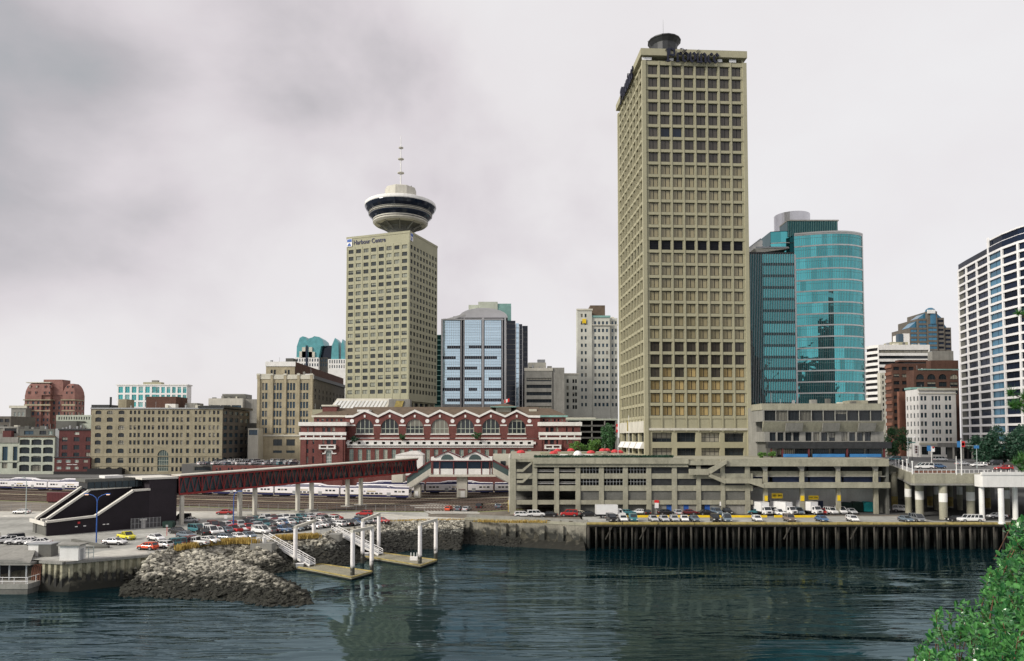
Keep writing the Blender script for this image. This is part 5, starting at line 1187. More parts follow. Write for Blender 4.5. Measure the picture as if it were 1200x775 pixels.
B_ = Bld('old_stone_tower', 'old pale stone tower with a small yellow emblem near its top', 'office tower', 677, 450, 15.5, zref=60)
rw = [(368+i*8.7, 372+i*8.7) for i in range(13)]
B_.block(677, 694, 362.5, 9, 'pale_stone', [(681, 683.2), (685.5, 687.7)], rw, st='blue', r=.3); B_.block(694.2, 715, 370.5, 30, 'pale_stone', rng_px(695.5, 714, 4, .55), rw[1:], dy=1, st='blue', r=.3); B_.block(715.2, 724, 373, 28, 'pale_stone', rng_px(716, 724, 2, .5), rw[1:], dy=3, st='blue')
B_.block(692, 709.5, 358, 10, 'brown_roof', dy=8, zb=B_.lz(371, 8), name='penthouse'); B_.trim(694.4, 715, 370, 372.3, 'copper_green', 1, .4, .3); B_.trim(676.5, 694.2, 362, 364, 'off_white', 0, .4, .3); B_.trim(694.4, 724, 380.5, 381.6, 'off_white', .6, .3, .3, 'belt_course')
b = MB(); b.xprism([(B_.lx(682.6), B_.lz(374)), (B_.lx(687), B_.lz(374)), (B_.lx(687), B_.lz(379.6)), (B_.lx(684.8), B_.lz(378.8)), (B_.lx(682.6), B_.lz(379.6))], -.7, -.3, 'yellow'); b.build('emblem', B_.root); B_.clutter(696, 722, 371, 4, 5); B_.done()
B_ = Bld('parking_decks', 'dark open parking decks with pale slabs right of the station', 'parking garage', 680, 345, 15.5)
b = MB(); x0, x1 = B_.lx(662), B_.lx(724)
for i, y in enumerate((492, 499.3, 506.5, 513.5)): b.box(x0, x1, 0, 26, B_.lz(y)-.3, B_.lz(y)+.5, 'concrete_dark' if i else 'pale_green_stone')
b.build('floor_slab', B_.root); b = MB(); b.box(x0, x1, 8, 8.4, 0, B_.lz(492), 'black'); b.build('back_wall', B_.root)
for px in (664, 679, 693, 708, 721): b = MB(); b.box(B_.lx(px), B_.lx(px)+.5, .2, .8, 0, B_.lz(492)-.3, 'concrete_grey'); b.build('column', B_.root)
B_.block(660, 698, 489.5, 14, 'off_white', dy=3, zb=B_.lz(491), name='roof_edge'); B_.clutter(684, 722, 491.8, 5, 3, .7); B_.done()
# ------------------------------------------------------------------ turquoise curved glass tower
B_ = Bld('turquoise_glass_tower', 'curved turquoise glass tower with white floor lines and a silver drum on the roof', 'office tower', 879, 262, 17.3, zref=60)
def curve_pts(a, c, dy, sag, n=14):
    x0, x1 = B_.lx(a, dy), B_.lx(c, dy); return [(x0+(x1-x0)*i/n, dy-sag*4*(i/n)*(1-i/n)*(.6+.8*i/n)) for i in range(n+1)]
def cband(name, P, z0, z1, m, out=0, top=False):
    b = MB()
    for (x0, y0), (x1, y1) in zip(P[:-1], P[1:]): b.face([(x0, y0-out, z0), (x1, y1-out, z0), (x1, y1-out, z1), (x0, y0-out, z1)], m)
    if out > .02:
        for zz in (z0, z1):
            for (x0, y0), (x1, y1) in zip(P[:-1], P[1:]): b.face([(x0, y0-out, zz), (x1, y1-out, zz), (x1, y1+.05, zz), (x0, y0+.05, zz)], m)
    return b.build(name, B_.root)
P = curve_pts(932.6, 1013, 4, 3.5)
ys = [272, 285.6, 299.4, 313.0, 326.2, 339.2, 352.8, 366.2, 379.6, 393, 406.4, 419.8, 433.2, 446.4, 459.6, 473]
for i in range(15):
    z1, z0 = B_.lz(ys[i]), B_.lz(ys[i+1]); cband('window_band', P, z0, z1-.5, 'glass_teal'); cband('floor_line', P, z1-.5, z1, 'white_weathered', .12)
    cband('transom', P, (z0+z1)/2+.5, (z0+z1)/2+.58, 'copper_green', .05)
b = MB()
for i in range(43):
    f = i/42*14; k = min(13, int(f)); x = P[k][0]+(P[k+1][0]-P[k][0])*(f-k); y = P[k][1]+(P[k+1][1]-P[k][1])*(f-k); b.box(x-.035, x+.035, y-.09, y-.01, B_.lz(473), B_.lz(272.4), 'grey_metal')
b.build('mullion', B_.root)
b = MB(); b.prism([(p[0], p[1]+.15) for p in P]+[(P[-1][0], 34), (P[0][0], 34)], 0, B_.lz(271), 'glass_teal_deep', 'white_weathered'); b.build('core_wall', B_.root)
b = MB(); b.box(P[-1][0]-.25, P[-1][0]+.1, 3.7, 34, 0, B_.lz(270.5), 'white_weathered'); b.build('edge_fin', B_.root)
b = MB(); b.box(P[0][0]-.35, P[0][0]+.25, 3.3, 4.5, B_.lz(473), B_.lz(296), 'white_paint'); b.build('edge_fin', B_.root)
cband('roof_rim', P, B_.lz(272), B_.lz(270.2), 'white_weathered', .3)
# upper curved part that sweeps left over the low wing
P2 = curve_pts(905, 933, 9, 1.0, 5)
for a, c in ((272.5, 285), (286, 297)): cband('window_band', P2, B_.lz(c, 9), B_.lz(a, 9), 'glass_teal')
b = MB(); b.prism([(p[0], p[1]+.2) for p in P2]+[(P2[-1][0]-.1, 30), (P2[0][0], 30)], B_.lz(300, 9), B_.lz(271.5, 9), 'glass_teal_deep', 'white_weathered'); b.build('core_wall', B_.root)
cband('floor_line', P2, B_.lz(286, 9), B_.lz(285, 9), 'white_weathered', .2)
# low wing with dense vertical fins
x0, x1, xm_ = B_.lx(880), B_.lx(932), B_.lx(895)
for i in range(13):
    yt = 298+i*13.6; b = MB(); b.box(xm_, x1, -.02, .3, B_.lz(yt+10.2), B_.lz(yt), 'glass_teal'); b.build('window_band', B_.root); b = MB(); b.box(xm_, x1, .02, .35, B_.lz(yt+13.6), B_.lz(yt+10.2), 'glass_teal_deep'); b.build('spandrel', B_.root)
b = MB(); b.box(x0, x1, .35, 26, 0, B_.lz(296.5), 'glass_teal_deep'); b.box(x0-1.2, xm_, .05, .34, B_.lz(473), B_.lz(298), 'glass_teal_deep'); b.build('core_wall', B_.root)
b = MB()
for i in range(27): x = x0+(x1-x0)*i/26; b.box(x-.07, x+.07, -.28, -.025, B_.lz(473), B_.lz(296.4), 'grey_metal')
b.build('mullion', B_.root)
b = MB(); b.box(x0-.3, x1, -.3, .3, B_.lz(297.4), B_.lz(295.8), 'dark_metal'); b.build('parapet', B_.root)
# slanted white roof edge and balcony deck
b = MB(); b.xprism([(B_.lx(880), B_.lz(291)), (B_.lx(902), B_.lz(273.5)), (B_.lx(906), B_.lz(273.5)), (B_.lx(906), B_.lz(296)), (B_.lx(880), B_.lz(296))], 9.5, 26, 'white_weathered'); b.build('slanted_wall', B_.root)
b = MB(); b.beam((B_.lx(880), 8.6, B_.lz(290)), (B_.lx(903), 8.6, B_.lz(272.5)), .35, .45, 'grey_metal'); b.build('roof_edge', B_.root)
b = MB(); b.xprism([(B_.lx(889.5), B_.lz(288.4)), (B_.lx(931), B_.lz(286.8)), (B_.lx(931), B_.lz(288.2)), (B_.lx(893), B_.lz(294))], 3.6, 8.4, 'concrete_light'); b.box(B_.lx(891), B_.lx(930), 3.3, 3.45, B_.lz(288), B_.lz(286.4), 'grey_metal'); b.build('balcony', B_.root)
b = MB(); b.cyl(B_.lx(930.5, 22), 22, B_.lz(275, 22), B_.lz(246.8, 15), B_.lx(950.5, 22)-B_.lx(930.5, 22), 'silver', 40); b.build('drum', B_.root, smooth=False)
b = MB(); b.box(B_.lx(935), B_.lx(996), 8, 16, B_.lz(271), B_.lz(259.4, 8), 'glass_teal_deep')
for i in range(28): x = B_.lx(935)+(B_.lx(996)-B_.lx(935))*(i+.2)/28; b.box(x, x+.16, 7.8, 7.98, B_.lz(271), B_.lz(259.2, 8), 'copper_green')
b.box(B_.lx(934.6), B_.lx(997), 7.6, 16.2, B_.lz(259.3, 8), B_.lz(258, 8), 'concrete_light'); b.build('louvre_screen', B_.root); B_.done()
# ------------------------------------------------------------------ right-hand group
def rr(y0, p, n_, h_): return [(y0+i*p, y0+i*p+h_) for i in range(n_)]
B_ = Bld('dark_slab_tower', 'narrow dark slab with a pale edge right of the turquoise tower', 'office building', 1013.5, 420, 17.3)
B_.block(1013, 1024, 430, 16, 'concrete_dark', [(1016, 1022)], rr(433, 6, 6, 3.5), st='darkf'); B_.block(1006, 1024, 421, 14, 'white_weathered', dy=10, name='wall'); B_.block(1012, 1026, 458.5, 5, 'concrete_light', dy=-6); B_.done()
B_ = Bld('white_striped_office', 'white office block with dark horizontal window strips and a rounded left corner', 'office building', 1029, 400, 17.3)
B_.block(1031, 1091.5, 404.2, 9, 'white_weathered', [(1031.5, 1090)], rr(410.2, 6.8, 9, 3.6), st='band', r=.8)
b = MB(); xa = B_.lx(1024.5); 
for i in range(10): z1 = B_.lz(404.2)-i*(B_.lz(404.2)-B_.lz(411)); b.prism([(xa, 9), (xa+.6, 5), (B_.lx(1031)-.02, 0.1), (B_.lx(1031)-.02, 9)], z1-1.6, z1, 'white_weathered')
b.build('corner_balcony', B_.root); b = MB(); b.prism([(xa+1, 9), (xa+1.6, 6), (B_.lx(1031)-.03, 1), (B_.lx(1031)-.03, 9)], 0, B_.lz(405), 'black'); b.build('corner_glass', B_.root)
B_.block(1046, 1066, 401, 8, 'concrete_harbour', dy=8, zb=B_.lz(404.3, 8), name='roof_plant'); B_.block(1055, 1060.5, 391.5, 3, 'teal_paint' if False else 'window_blue', dy=22, zb=B_.lz(404.3, 22), name='roof_plant'); B_.block(1061, 1068, 391, 12, 'white_weathered', dy=22, zb=B_.lz(404.3, 22), name='roof_plant'); B_.clutter(1034, 1088, 404, 5, 4); B_.done()
B_ = Bld('stepped_glass_tower', 'brown and blue glass tower with stepped shoulders and a domed top far behind', 'office tower', 1067, 540, 17.3, zref=70)
gr = 'grey_brick'
B_.block(1067.5, 1077, 384, 26, gr, [(1068.5, 1076)], rr(386.5, 5.2, 9, 2.8), st='condob', dy=1); B_.block(1077.2, 1088.5, 373.5, 28, gr, [(1078.2, 1087.5)], rr(376, 5.2, 11, 2.9), st='condob'); B_.block(1088.7, 1100, 365, 28, gr, [(1089.3, 1099.5)], rr(380, 5.2, 10, 3.0), st='condob', dy=-1); B_.block(1100.2, 1108, 372.5, 28, gr, [(1101, 1107.4)], rr(375, 5.2, 11, 2.6), st='condo'); B_.block(1108.2, 1116, 384, 26, gr, [(1109, 1115.4)], rr(386.5, 5.2, 9, 2.6), st='condo', dy=1)
b = MB(); b.lathe((B_.lx(1088.8)+B_.lx(1099.8))/2, 2.6, [(4.2, B_.lz(380)), (4.2, B_.lz(369)), (4.0, B_.lz(366)), (3.1, B_.lz(362.3)), (1.6, B_.lz(360.5)), (0, B_.lz(360))], 'glass_condo_blue', 18); b.build('glass_dome', B_.root)
b = MB(); b.box(B_.lx(1087), B_.lx(1096), -2.2, -1.6, B_.lz(368), B_.lz(363.8), 'white_weathered'); b.build('sign_board', B_.root)
for a, c, y0, y1 in ((1068, 1077.1, 384, 376), (1078, 1088.4, 373.4, 366), (1100.3, 1107, 372, 366)): b = MB(); q = [(B_.lx(a), B_.lz(y0)), (B_.lx(c), B_.lz(y0)), (B_.lx(c), B_.lz(y1))] if a < 1100 else [(B_.lx(a), B_.lz(y0)), (B_.lx(c), B_.lz(y0)), (B_.lx(a), B_.lz(y1))]; b.xprism(q, 2, 12, 'glass_condo_blue'); b.build('sloped_glass', B_.root)
b = MB(); b.xprism([(B_.lx(1108.3), B_.lz(384)), (B_.lx(1113), B_.lz(384)), (B_.lx(1108.3), B_.lz(377.5))], 2, 12, 'glass_condo_blue'); b.build('sloped_glass', B_.root); B_.done()
B_ = Bld('brown_brick_office', 'brown brick office building with lit corner panels left of the arched brick block', 'brick building', 1039, 372, 17.3)
B_.block(1046.5, 1092, 426, 6.5, 'brown_brick', [(1048, 1055), (1058, 1064), (1066, 1072)], rr(430, 8.4, 12, 4), st='darkf'); b = MB(); [b.box(B_.lx(1046.5)-.5, B_.lx(1046.5)-.003, .3, 6.4, B_.lz(431+8.5*i), B_.lz(427.4+8.5*i), 'rust_brick') for i in range(10)]; b.build('side_balcony', B_.root); B_.block(1055, 1092, 422, 4, 'brown_brick', dy=2, zb=B_.lz(426, 10), name='penthouse')
B_.done()
B_ = Bld('beige_corner_building', 'small beige old building wedged in front of the white striped office', 'building', 1029.5, 352, 17.3)
B_.block(1032.5, 1038, 437, 3, 'off_white', [(1031, 1033), (1034.6, 1036.6)], rr(440, 6.5, 9, 3.6), st='dark'); B_.done()
B_ = Bld('arched_brick_office', 'brown brick block with a row of round arched windows under its roof', 'brick building', 1062, 360, 17.3)
B_.block(1072, 1124.5, 434, 7, 'brown_brick', [], [], extra=B_.grid([(1074.5, 1084), (1087.5, 1097.5), (1101, 1110.5), (1114, 1123.5)], [(438.5, 445, 'archbrown'), (447.8, 453.3, 'darkf'), (457, 462.5, 'darkf')], 0, 1072), st='darkf')
B_.block(1092, 1124.5, 422.5, 4, 'brown_brick', dy=3, zb=B_.lz(434, 9), name='penthouse'); B_.trim(1078, 1124, 432.6, 433.8, 'copper_green', 0, .3, .3, 'roof_edge'); B_.block(1094, 1119, 411.5, 4, 'concrete_grey', dy=7.5, zb=B_.lz(434, 14), name='roof_room')
B_.block(1054, 1062, 459, 2, 'rust_brick', (), (), dy=4, name='side_wall'); B_.clutter(1074, 1092, 433.5, 3, 3, .8); B_.done()
B_ = Bld('white_stone_building', 'seven storey cream white stone building facing the street corner', 'building', 1062, 346, 17.3)
cW = [(1079, 1082), (1083.2, 1086.2), (1092, 1094.8), (1096, 1099), (1100, 1102.5), (1107.5, 1110.8), (1112, 1115.2)]
B_.block(1077.5, 1120.5, 456.2, 12, 'white_weathered', cW, [(464.3, 469.6), (474.5, 480), (484, 489.6), (494, 499.4), (503.5, 508.6), (513, 517.2)], extra=B_.grid([(1079, 1087), (1092, 1102), (1107, 1115)], [(523.5, 533, 'shop')], 0, 1077.5), r=.35, st='blue', Ln=4, Rf=.4)
B_.trim(1077.3, 1120.7, 455, 457.6, 'off_white', 0, .6, .3); B_.trim(1077.3, 1120.7, 461, 462, 'off_white', 0, .25, .3, 'belt_course'); B_.trim(1077.3, 1120.7, 519, 521.4, 'off_white', 0, .4, .3, 'belt_course')
B_.block(1068, 1098, 454, 6, 'copper_green', dy=8, zb=B_.lz(456.5, 8), name='roof_plant')
b = MB(); b.box(B_.lx(1072), B_.lx(1076.5), 1.2, 1.9, B_.lz(532), B_.lz(522), 'white_paint'); 
for y in (523, 526, 529): b.box(B_.lx(1073.2), B_.lx(1075.3), 1.05, 1.197, B_.lz(y+1.8), B_.lz(y), 'dark_red_brick')
b.build('vertical_sign', B_.root); B_.clutter(1080, 1119, 455.5, 5, 4, .8); B_.done()
B_ = Bld('street_pavilion', 'low grey pavilion with slim columns at the foot of the white apartment tower', 'pavilion', 1116, 318, 17.3)
B_.block(1116, 1152, 519.5, 12, 'concrete_grey', zb=B_.lz(524.5), name='roof_canopy'); B_.block(1118, 1150, 524.6, 6, 'concrete_dark', [(1120, 1132), (1134, 1148)], [(526, 540)], st='shop', dy=3)
for px in (1117, 1128, 1139, 1149.5): b = MB(); b.cyl(B_.lx(px), .5, 0, B_.lz(524.6), .4, 'concrete_light', 10); b.build('column', B_.root)
B_.done()
# curved white apartment tower
B_ = Bld('curved_apartment_tower', 'curved white gridded apartment tower with dark windows at the right edge', 'apartment tower', 1126, 335, 17.3, zref=60)
PC = [(1126, 335), (1135.2, 326), (1147.6, 315.5), (1161.6, 304.5), (1177.6, 294), (1196.5, 285), (1217, 278), (1240, 273)]
PW = [(Xat(p, y, 60)-B_.X, y-335) for p, y in PC]
zt0 = Zat(318, 335)-17.3; zbm = Zat(527, 335)-17.3; nfl = 23; fh = (zt0-zbm)/nfl
b = MB()
for f in range(nfl+1):
    z = zbm+f*fh
    for (x0, y0), (x1, y1) in zip(PW[:-1], PW[1:]):
        d = Vector((x1-x0, y1-y0, 0)).normalized(); nn = Vector((d.y, -d.x, 0)); p = Vector((x0, y0, z)); q = Vector((x1, y1, z))
        b.beam(p+nn*(-.15), q+nn*(-.15), .9, .95, 'white_paint')
b.build('floor_band', B_.root)
for i, (x, y) in enumerate(PW):
    b = MB(); zt1 = zt0 + (fh*2 if i == 3 else 0); a = PW[min(i+1, len(PW)-1)]; c = PW[max(i-1, 0)]; d = Vector((a[0]-c[0], a[1]-c[1], 0)).normalized(); nn = Vector((d.y, -d.x, 0)); p = Vector((x, y, zbm-9 if False else 0))+nn*.02
    b.beam((p.x, p.y, 0), (p.x, p.y, zt1), .95, .62, 'white_paint', up=(nn.x, nn.y, 0)); b.build('pier', B_.root)
for i, ((x0, y0), (x1, y1)) in enumerate(zip(PW[:-1], PW[1:])):
    d = Vector((x1-x0, y1-y0, 0)); L_ = d.length; d.normalize(); nn = Vector((-d.y, d.x, 0))
    for f in range(nfl):
        X_ = Matrix((d, nn, Vector((0, 0, 1)))).transposed().to_4x4(); X_.translation = Vector((x0, y0, zbm+f*fh+.45))+d*.35+nn*.45
        B_.w.append((X_, L_-.7, fh-.9, 'condob' if i == 3 else 'condo'))
b = MB(); core = [(x+1.0, y+.5) for x, y in PW]; b.prism([PW[0]]+[(x+.9, y+.4) for x, y in PW[1:-1]]+[PW[-1], (PW[-1][0]+45, PW[-1][1]+10), (PW[0][0]+45, 0)], 0, zt0+.2, 'concrete_dark', 'white_weathered'); b.build('core_wall', B_.root)
b = MB(); b.prism([PW[0]]+PW[1:]+[(PW[-1][0]+45, PW[-1][1]+10), (PW[0][0]+45, 0)], zt0+.5, zt0+3.0, 'glass_condo', 'white_paint'); b.build('top_storey', B_.root)
up_ = PW[3:]
b = MB(); b.prism([(x+1.2, y+1.4) for x, y in up_]+[(PW[-1][0]+45, PW[-1][1]+10), (up_[0][0]+40, 0)], zt0+3.0, zt0+6.3, 'glass_condo', 'white_paint'); b.build('penthouse', B_.root)
b = MB()
for z in (zt0+3.2, zt0+6.2):
    for (x0, y0), (x1, y1) in zip(up_[:-1], up_[1:]): b.beam((x0+1, y0+1, z), (x1+1, y1+1, z), .7, .5, 'white_paint')
b.build('floor_band', B_.root); B_.done()
# brick storage building with cars on its roof, left of the station
B_ = Bld('low_brick_deck', 'low red brick parking deck with cars on its roof left of the station', 'parking deck', 249, 299, 5.2, zref=14)
B_.block(249, 352, 545.5, 44, 'red_brick', [(253, 255), (257, 259), (267, 269), (271, 273), (283, 285), (287, 289), (300, 302), (305, 307)], [(548.2, 552, 'dark')], top='city_asphalt', r=.2)
B_.block(226, 248.8, 545.8, 30, 'concrete_dark', [(228, 247)], [(547.5, 551.5, 'band')], dy=3, top='city_asphalt'); B_.block(200, 300, 556.5, 5, 'dark_red_brick', dy=-6, name='plinth'); B_.done()
# ------------------------------------------------------------------ commuter trains
def copy_thing(root, loc, rz, label=None, group=None, color=None):
    r = root.copy(); col.objects.link(r); r.location = loc; r.rotation_euler = (0, 0, rz)
    if label: r['label'] = label
    if group: r['group'] = group
    for ch in KIDS[root.name]:
        c = ch.copy(); col.objects.link(c); c.parent = r
        if color is not None: c.color = color
    return r
KIDS = {}
def register(root): KIDS[root.name] = [o for o in col.objects if o.parent == root]; return root
TG = 'bilevel coaches of the long commuter train'
def coach(cab, label, group):
    L_ = 25.4; t_ = thing('train_coach', label, 'train', (0, 0, 0), 0, group)
    w_ = 1.48; b = MB()
    prof = [(-w_, .55), (-w_, 3.3), (-w_+.12, 3.5), (-w_+.45, 4.55), (-w_+.8, 4.85), (w_-.8, 4.85), (w_-.45, 4.55), (w_-.12, 3.5), (w_, 3.3), (w_, .55)]
    def sec(x, k, drop=0): return [(x, y, z if z < 3.4 else z-drop*(z-3.3)) for y, z in prof]
    st = [(0, .55), (.3, .45), (5.2, .42), (8.2, 0), (L_-8.2, 0), (L_-5.2, .42), (L_-.3, .45), (L_, .55)]
    S_ = [sec(x, 0, d) for x, d in st]
    for a, c in zip(S_[:-1], S_[1:]):
        for i in range(len(prof)-1):
            if i in (0, 8): continue
            mm = 'navy' if i in (2, 6) and abs(a[0][0]-L_/2) < 8 else ('navy' if i in (2, 6) else 'train_white'); b.face([a[i], c[i], c[i+1], a[i+1]], mm)
    for sy in (-1, 1):
        for z0, z1, mm in ((.55, 1.25, 'navy'), (1.25, 1.34, 'old_yellow'), (1.34, 3.3, 'train_white')): b.face([(0, sy*w_, z0), (L_, sy*w_, z0), (L_, sy*w_, z1), (0, sy*w_, z1)], mm)
    b.face(S_[0], 'train_white'); b.face(S_[-1], 'train_white'); b.face([(0, -w_, .55), (L_, -w_, .55), (L_, w_, .55), (0, w_, .55)], 'black'); b.build('body', t_)
    def wins(nm, xs_, z0, z1, ww, mm):
        for x in xs_:
            b = MB(); b.box(x, x+ww, -w_-.05, w_+.05, z0, z1, mm); b.build(nm, t_)
    wins('window', (1.3, 2.6, 4.0), 2.2, 2.75, .95, 'window_dark'); wins('window', (L_-5.2, L_-3.8, L_-2.4), 2.2, 2.75, .95, 'window_dark'); wins('window', (9.8, 11.4, 13.0, 14.6), 1.5, 2.0, 1.15, 'window_dark')
    wins('door', (7.2, 17.4), .9, 2.15, 1.35, 'grey_metal'); wins('stripe', (10.0,), 2.35, 2.6, 3.2, 'old_yellow'); wins('emblem', (8.8,), 2.3, 2.6, .6, 'navy')
    for x in (8.6, 16.4): 
        for sy in (-1, 1): b = MB(); b.face([(x-2.3, sy*(w_-.30), 4.0), (x+2.3, sy*(w_-.30), 4.0), (x+1.2, sy*(w_-.38), 4.35), (x-1.2, sy*(w_-.38), 4.35)], 'train_white'); b.build('roof_swoosh', t_)
    for x in (3.2, L_-3.2): b = MB(); b.box(x-1.6, x+1.6, -1.1, 1.1, .12, .6, 'black'); [b.beam((x+dx, -.95, .42), (x+dx, .95, .42), .8, .8, 'dark_metal') for dx in (-1.1, 1.1)]; b.build('bogie', t_)
    b = MB(); b.box(-.42, -.02, -1.0, 1.0, .9, 3.5, 'black'); b.build('gangway', t_)
    if cab: b = MB(); b.box(L_+.01, L_+.12, -1.0, 1.0, 2.1, 3.2, 'window_dark'); b.build('cab_window', t_)
    return register(t_)
def pos_on(line, dist):                        # distance measured back from the right end
    pts = list(reversed(line)); 
    for a, c in zip(pts[:-1], pts[1:]):
        l = math.hypot(c[0]-a[0], c[1]-a[1])
        if dist <= l: f = dist/l; return Vector((a[0]+(c[0]-a[0])*f, a[1]+(c[1]-a[1])*f, 0))
        dist -= l
    return None
endx = -35.2; LT = sub(LA, -290, 60); LT = [p for p in LT if p[0] < endx]+[(endx, float(np.interp(endx, [p[0] for p in LA], [p[1] for p in LA])))]
words = ['cab end coach beside the overpass stairs', 'second coach from the cab end, under the red walkway', 'third coach from the cab end, seen between the walkway legs', 'fourth coach from the cab end, seen left of the first walkway legs', 'fifth coach from the cab end, mostly hidden by the black terminal', 'coach whose right end disappears behind the black terminal', 'full coach seen left of the black terminal', 'coach at the left end of the train beside the picture edge', 'last coach of the commuter train at the far left']
proto = None
for i in range(8):
    q = pos_on(LT, i*26+25.5); p = pos_on(LT, i*26); 
    if q is None: break
    a = math.atan2(p.y-q.y, p.x-q.x); lab = 'white and navy '+words[i].replace('fourth coach from the cab end, seen','fourth coach from the cab end,')
    if proto is None: proto = coach(True, lab, TG); proto.location = (q.x, q.y, 5.55); proto.rotation_euler = (0, 0, a)
    else:
        c = copy_thing(proto, (q.x, q.y, 5.55), a, lab)
for c in list(col.objects):
    if c.name.startswith('cab_window') and c.parent is not proto: bpy.data.objects.remove(c)
for i, (x, lb) in enumerate(((-6.5, 'white bilevel coach under the overpass beside the garage'), (-32.5, 'white bilevel coach seen beneath the station overpass left of its pillar'), (-58.5, 'second train coach hidden mostly behind the cab end of the long train'))):
    c = copy_thing(proto, (x, 275.6, 5.6), 0, lb, 'bilevel coaches under the overpass')
for c in list(col.objects):
    if c.name.startswith('cab_window') and c.parent is not proto: bpy.data.objects.remove(c)
# freight things in the yard
x, y, z = onground(50, 590, 5.2); w = thing('container', 'rusty red freight container standing in the yard behind the terminal stairs', 'container', (x, y+2, 5.25))
b = MB(); b.box(0, 13.5, 0, 2.5, .3, 3.3, 'deep_red'); b.build('body', w); b = MB()
for i in range(27): b.box(.15+i*.5, .38+i*.5, -.05, -.003, .4, 3.2, 'deep_red')
b.build('rib', w); b = MB(); b.box(.3, 13.2, .3, 2.2, 0, .29, 'black'); b.build('frame', w)
w = thing('boxcar', 'dark red railway boxcar cut off by the left picture edge', 'railway wagon', (-213, 290, 5.5))
b = MB(); b.box(-12, 2.2, -1.5, 1.5, .9, 4.6, 'deep_red'); b.build('body', w); b = MB(); b.box(-12, 2.2, -1.1, 1.1, .1, .89, 'black'); b.build('bogie', w)
# yard fence
fe = thing('wire_fence', 'low wire fence with slim posts between the tracks and the road', 'fence', (-150, 214, 5.2)); b = MB()
for i in range(44):
    x = i*2.9; y = np.interp(x-150, [-150, -60, -20], [214, 214.5, 211])-214; b2 = MB(); b2.cyl(x, y, 0, 2.0, .05, 'grey_metal', 6); b2.build('post', fe)
for zz in (.3, .8, 1.3, 1.9):
    for i in range(43): x = i*2.9; f_ = lambda q: np.interp(q-150, [-150, -60, -20], [214, 214.5, 211])-214; b.beam((x, f_(x), zz), (x+2.9, f_(x+2.9), zz), .03, .03, 'grey_metal')
b.build('wire', fe)
# ------------------------------------------------------------------ ferry terminal with covered stairs
A0 = Vector((-102, 160, 0)); A1 = Vector((-83.2, 180, 0)); U = (A1-A0).normalized(); ang = math.atan2(U.y, U.x)
Tm = thing('ferry_terminal', 'dark brown ferry terminal with pale capped sloping stair walls', 'terminal', (A0.x, A0.y, 5.2), ang)
def prof_wall(y, pts, th_, mm='terminal_brown', nm='wall'):
    b = MB(); b.xprism([(p[0], 0) for p in (pts[0], pts[-1])][::-1]+[tuple(p) for p in pts], y, y+th_, mm) if False else b.xprism([(pts[0][0], 0)]+[tuple(p) for p in pts]+[(pts[-1][0], 0)], y, y+th_, mm); b.build(nm, Tm)
    b = MB()
    for a, c in zip(pts[:-1], pts[1:]):
        d = Vector((c[0]-a[0], 0, c[1]-a[1])); 
        if abs(d.x) < .01: continue
        b.beam((a[0]-.12, y+th_/2, a[1]+.22), (c[0]+.12, y+th_/2, c[1]+.22), th_+.7, .45, 'cap_white')
    b.build('cap', Tm)
prof_wall(0, [(0, 2.9), (9.7, 3.4), (17.6, 8.8), (21.3, 8.9)], .5)
prof_wall(4.2, [(.1, 3.0), (1.2, 3.1), (9.6, 9.3), (18.5, 9.5)], .45)
prof_wall(8.0, [(-.1, 3.0), (.2, 3.2), (9.2, 9.9), (12, 10)], .4)
b = MB(); b.box(21.3, 27.8, -.02, 11, 0, 11.5, 'terminal_side'); b.build('tower_block', Tm)
b = MB(); b.box(19.5, 28.1, -.3, 11.3, 11.5, 11.95, 'cap_white'); b.box(8.5, 19.4, 4, 11, 11.2, 11.9, 'concrete_dark'); b.build('roof', Tm)
b = MB(); b.box(8.8, 21.2, 4.7, 10.6, 0, 9.4, 'terminal_brown'); b.build('inner_block', Tm)
b = MB(); b.box(8.9, 21.2, 3.8, 10, 9.7, 11.2, 'window_dark'); b.build('window_band', Tm)
b = MB()
for i in range(9): b.box(8.9+i*1.5, 9.02+i*1.5, 3.65, 3.79, 9.7, 11.2, 'dark_metal')
b.build('mullion', Tm)
b = MB(); b.box(13, 17, 5, 9, 11.9, 12.5, 'white_weathered'); b.build('roof_plant', Tm)
b = MB(); b.box(-.2, 8.8, .5, 11.5, 2.5, 2.7, 'concrete_dark'); b.box(-.6, -.21, -.3, 11.5, 2.3, 3.1, 'cap_white'); b.build('low_roof', Tm)
b = MB(); b.box(.0, 8.7, .7, 11, 0, 2.49, 'concrete_dark'); b.build('low_wall', Tm)
for x, z in ((6.0, 2.2),): b = MB(); b.box(x, x+.5, -.12, -.003, z, z+.45, 'umbrella_red'); b.build('lamp', Tm)
for x in (5.5, 7.2, 11.2, 12.0): b = MB(); b.box(x, x+.5, -.1, -.003, 1.5, 1.7, 'white_paint'); b.build('sign', Tm)
b = MB(); b.box(1.2, 9.2, 4.66, 7.95, 2.72, 2.9, 'concrete_dark'); b.xprism([(1.2, 2.9), (9.6, 8.3), (9.6, 2.9)], 4.7, 7.9, 'concrete_dark'); b.build('stairs', Tm)
b = MB(); b.box(-17, -7.4, 5, 5.3, 0, 1.1, 'concrete_light'); b.build('ramp_wall', Tm)
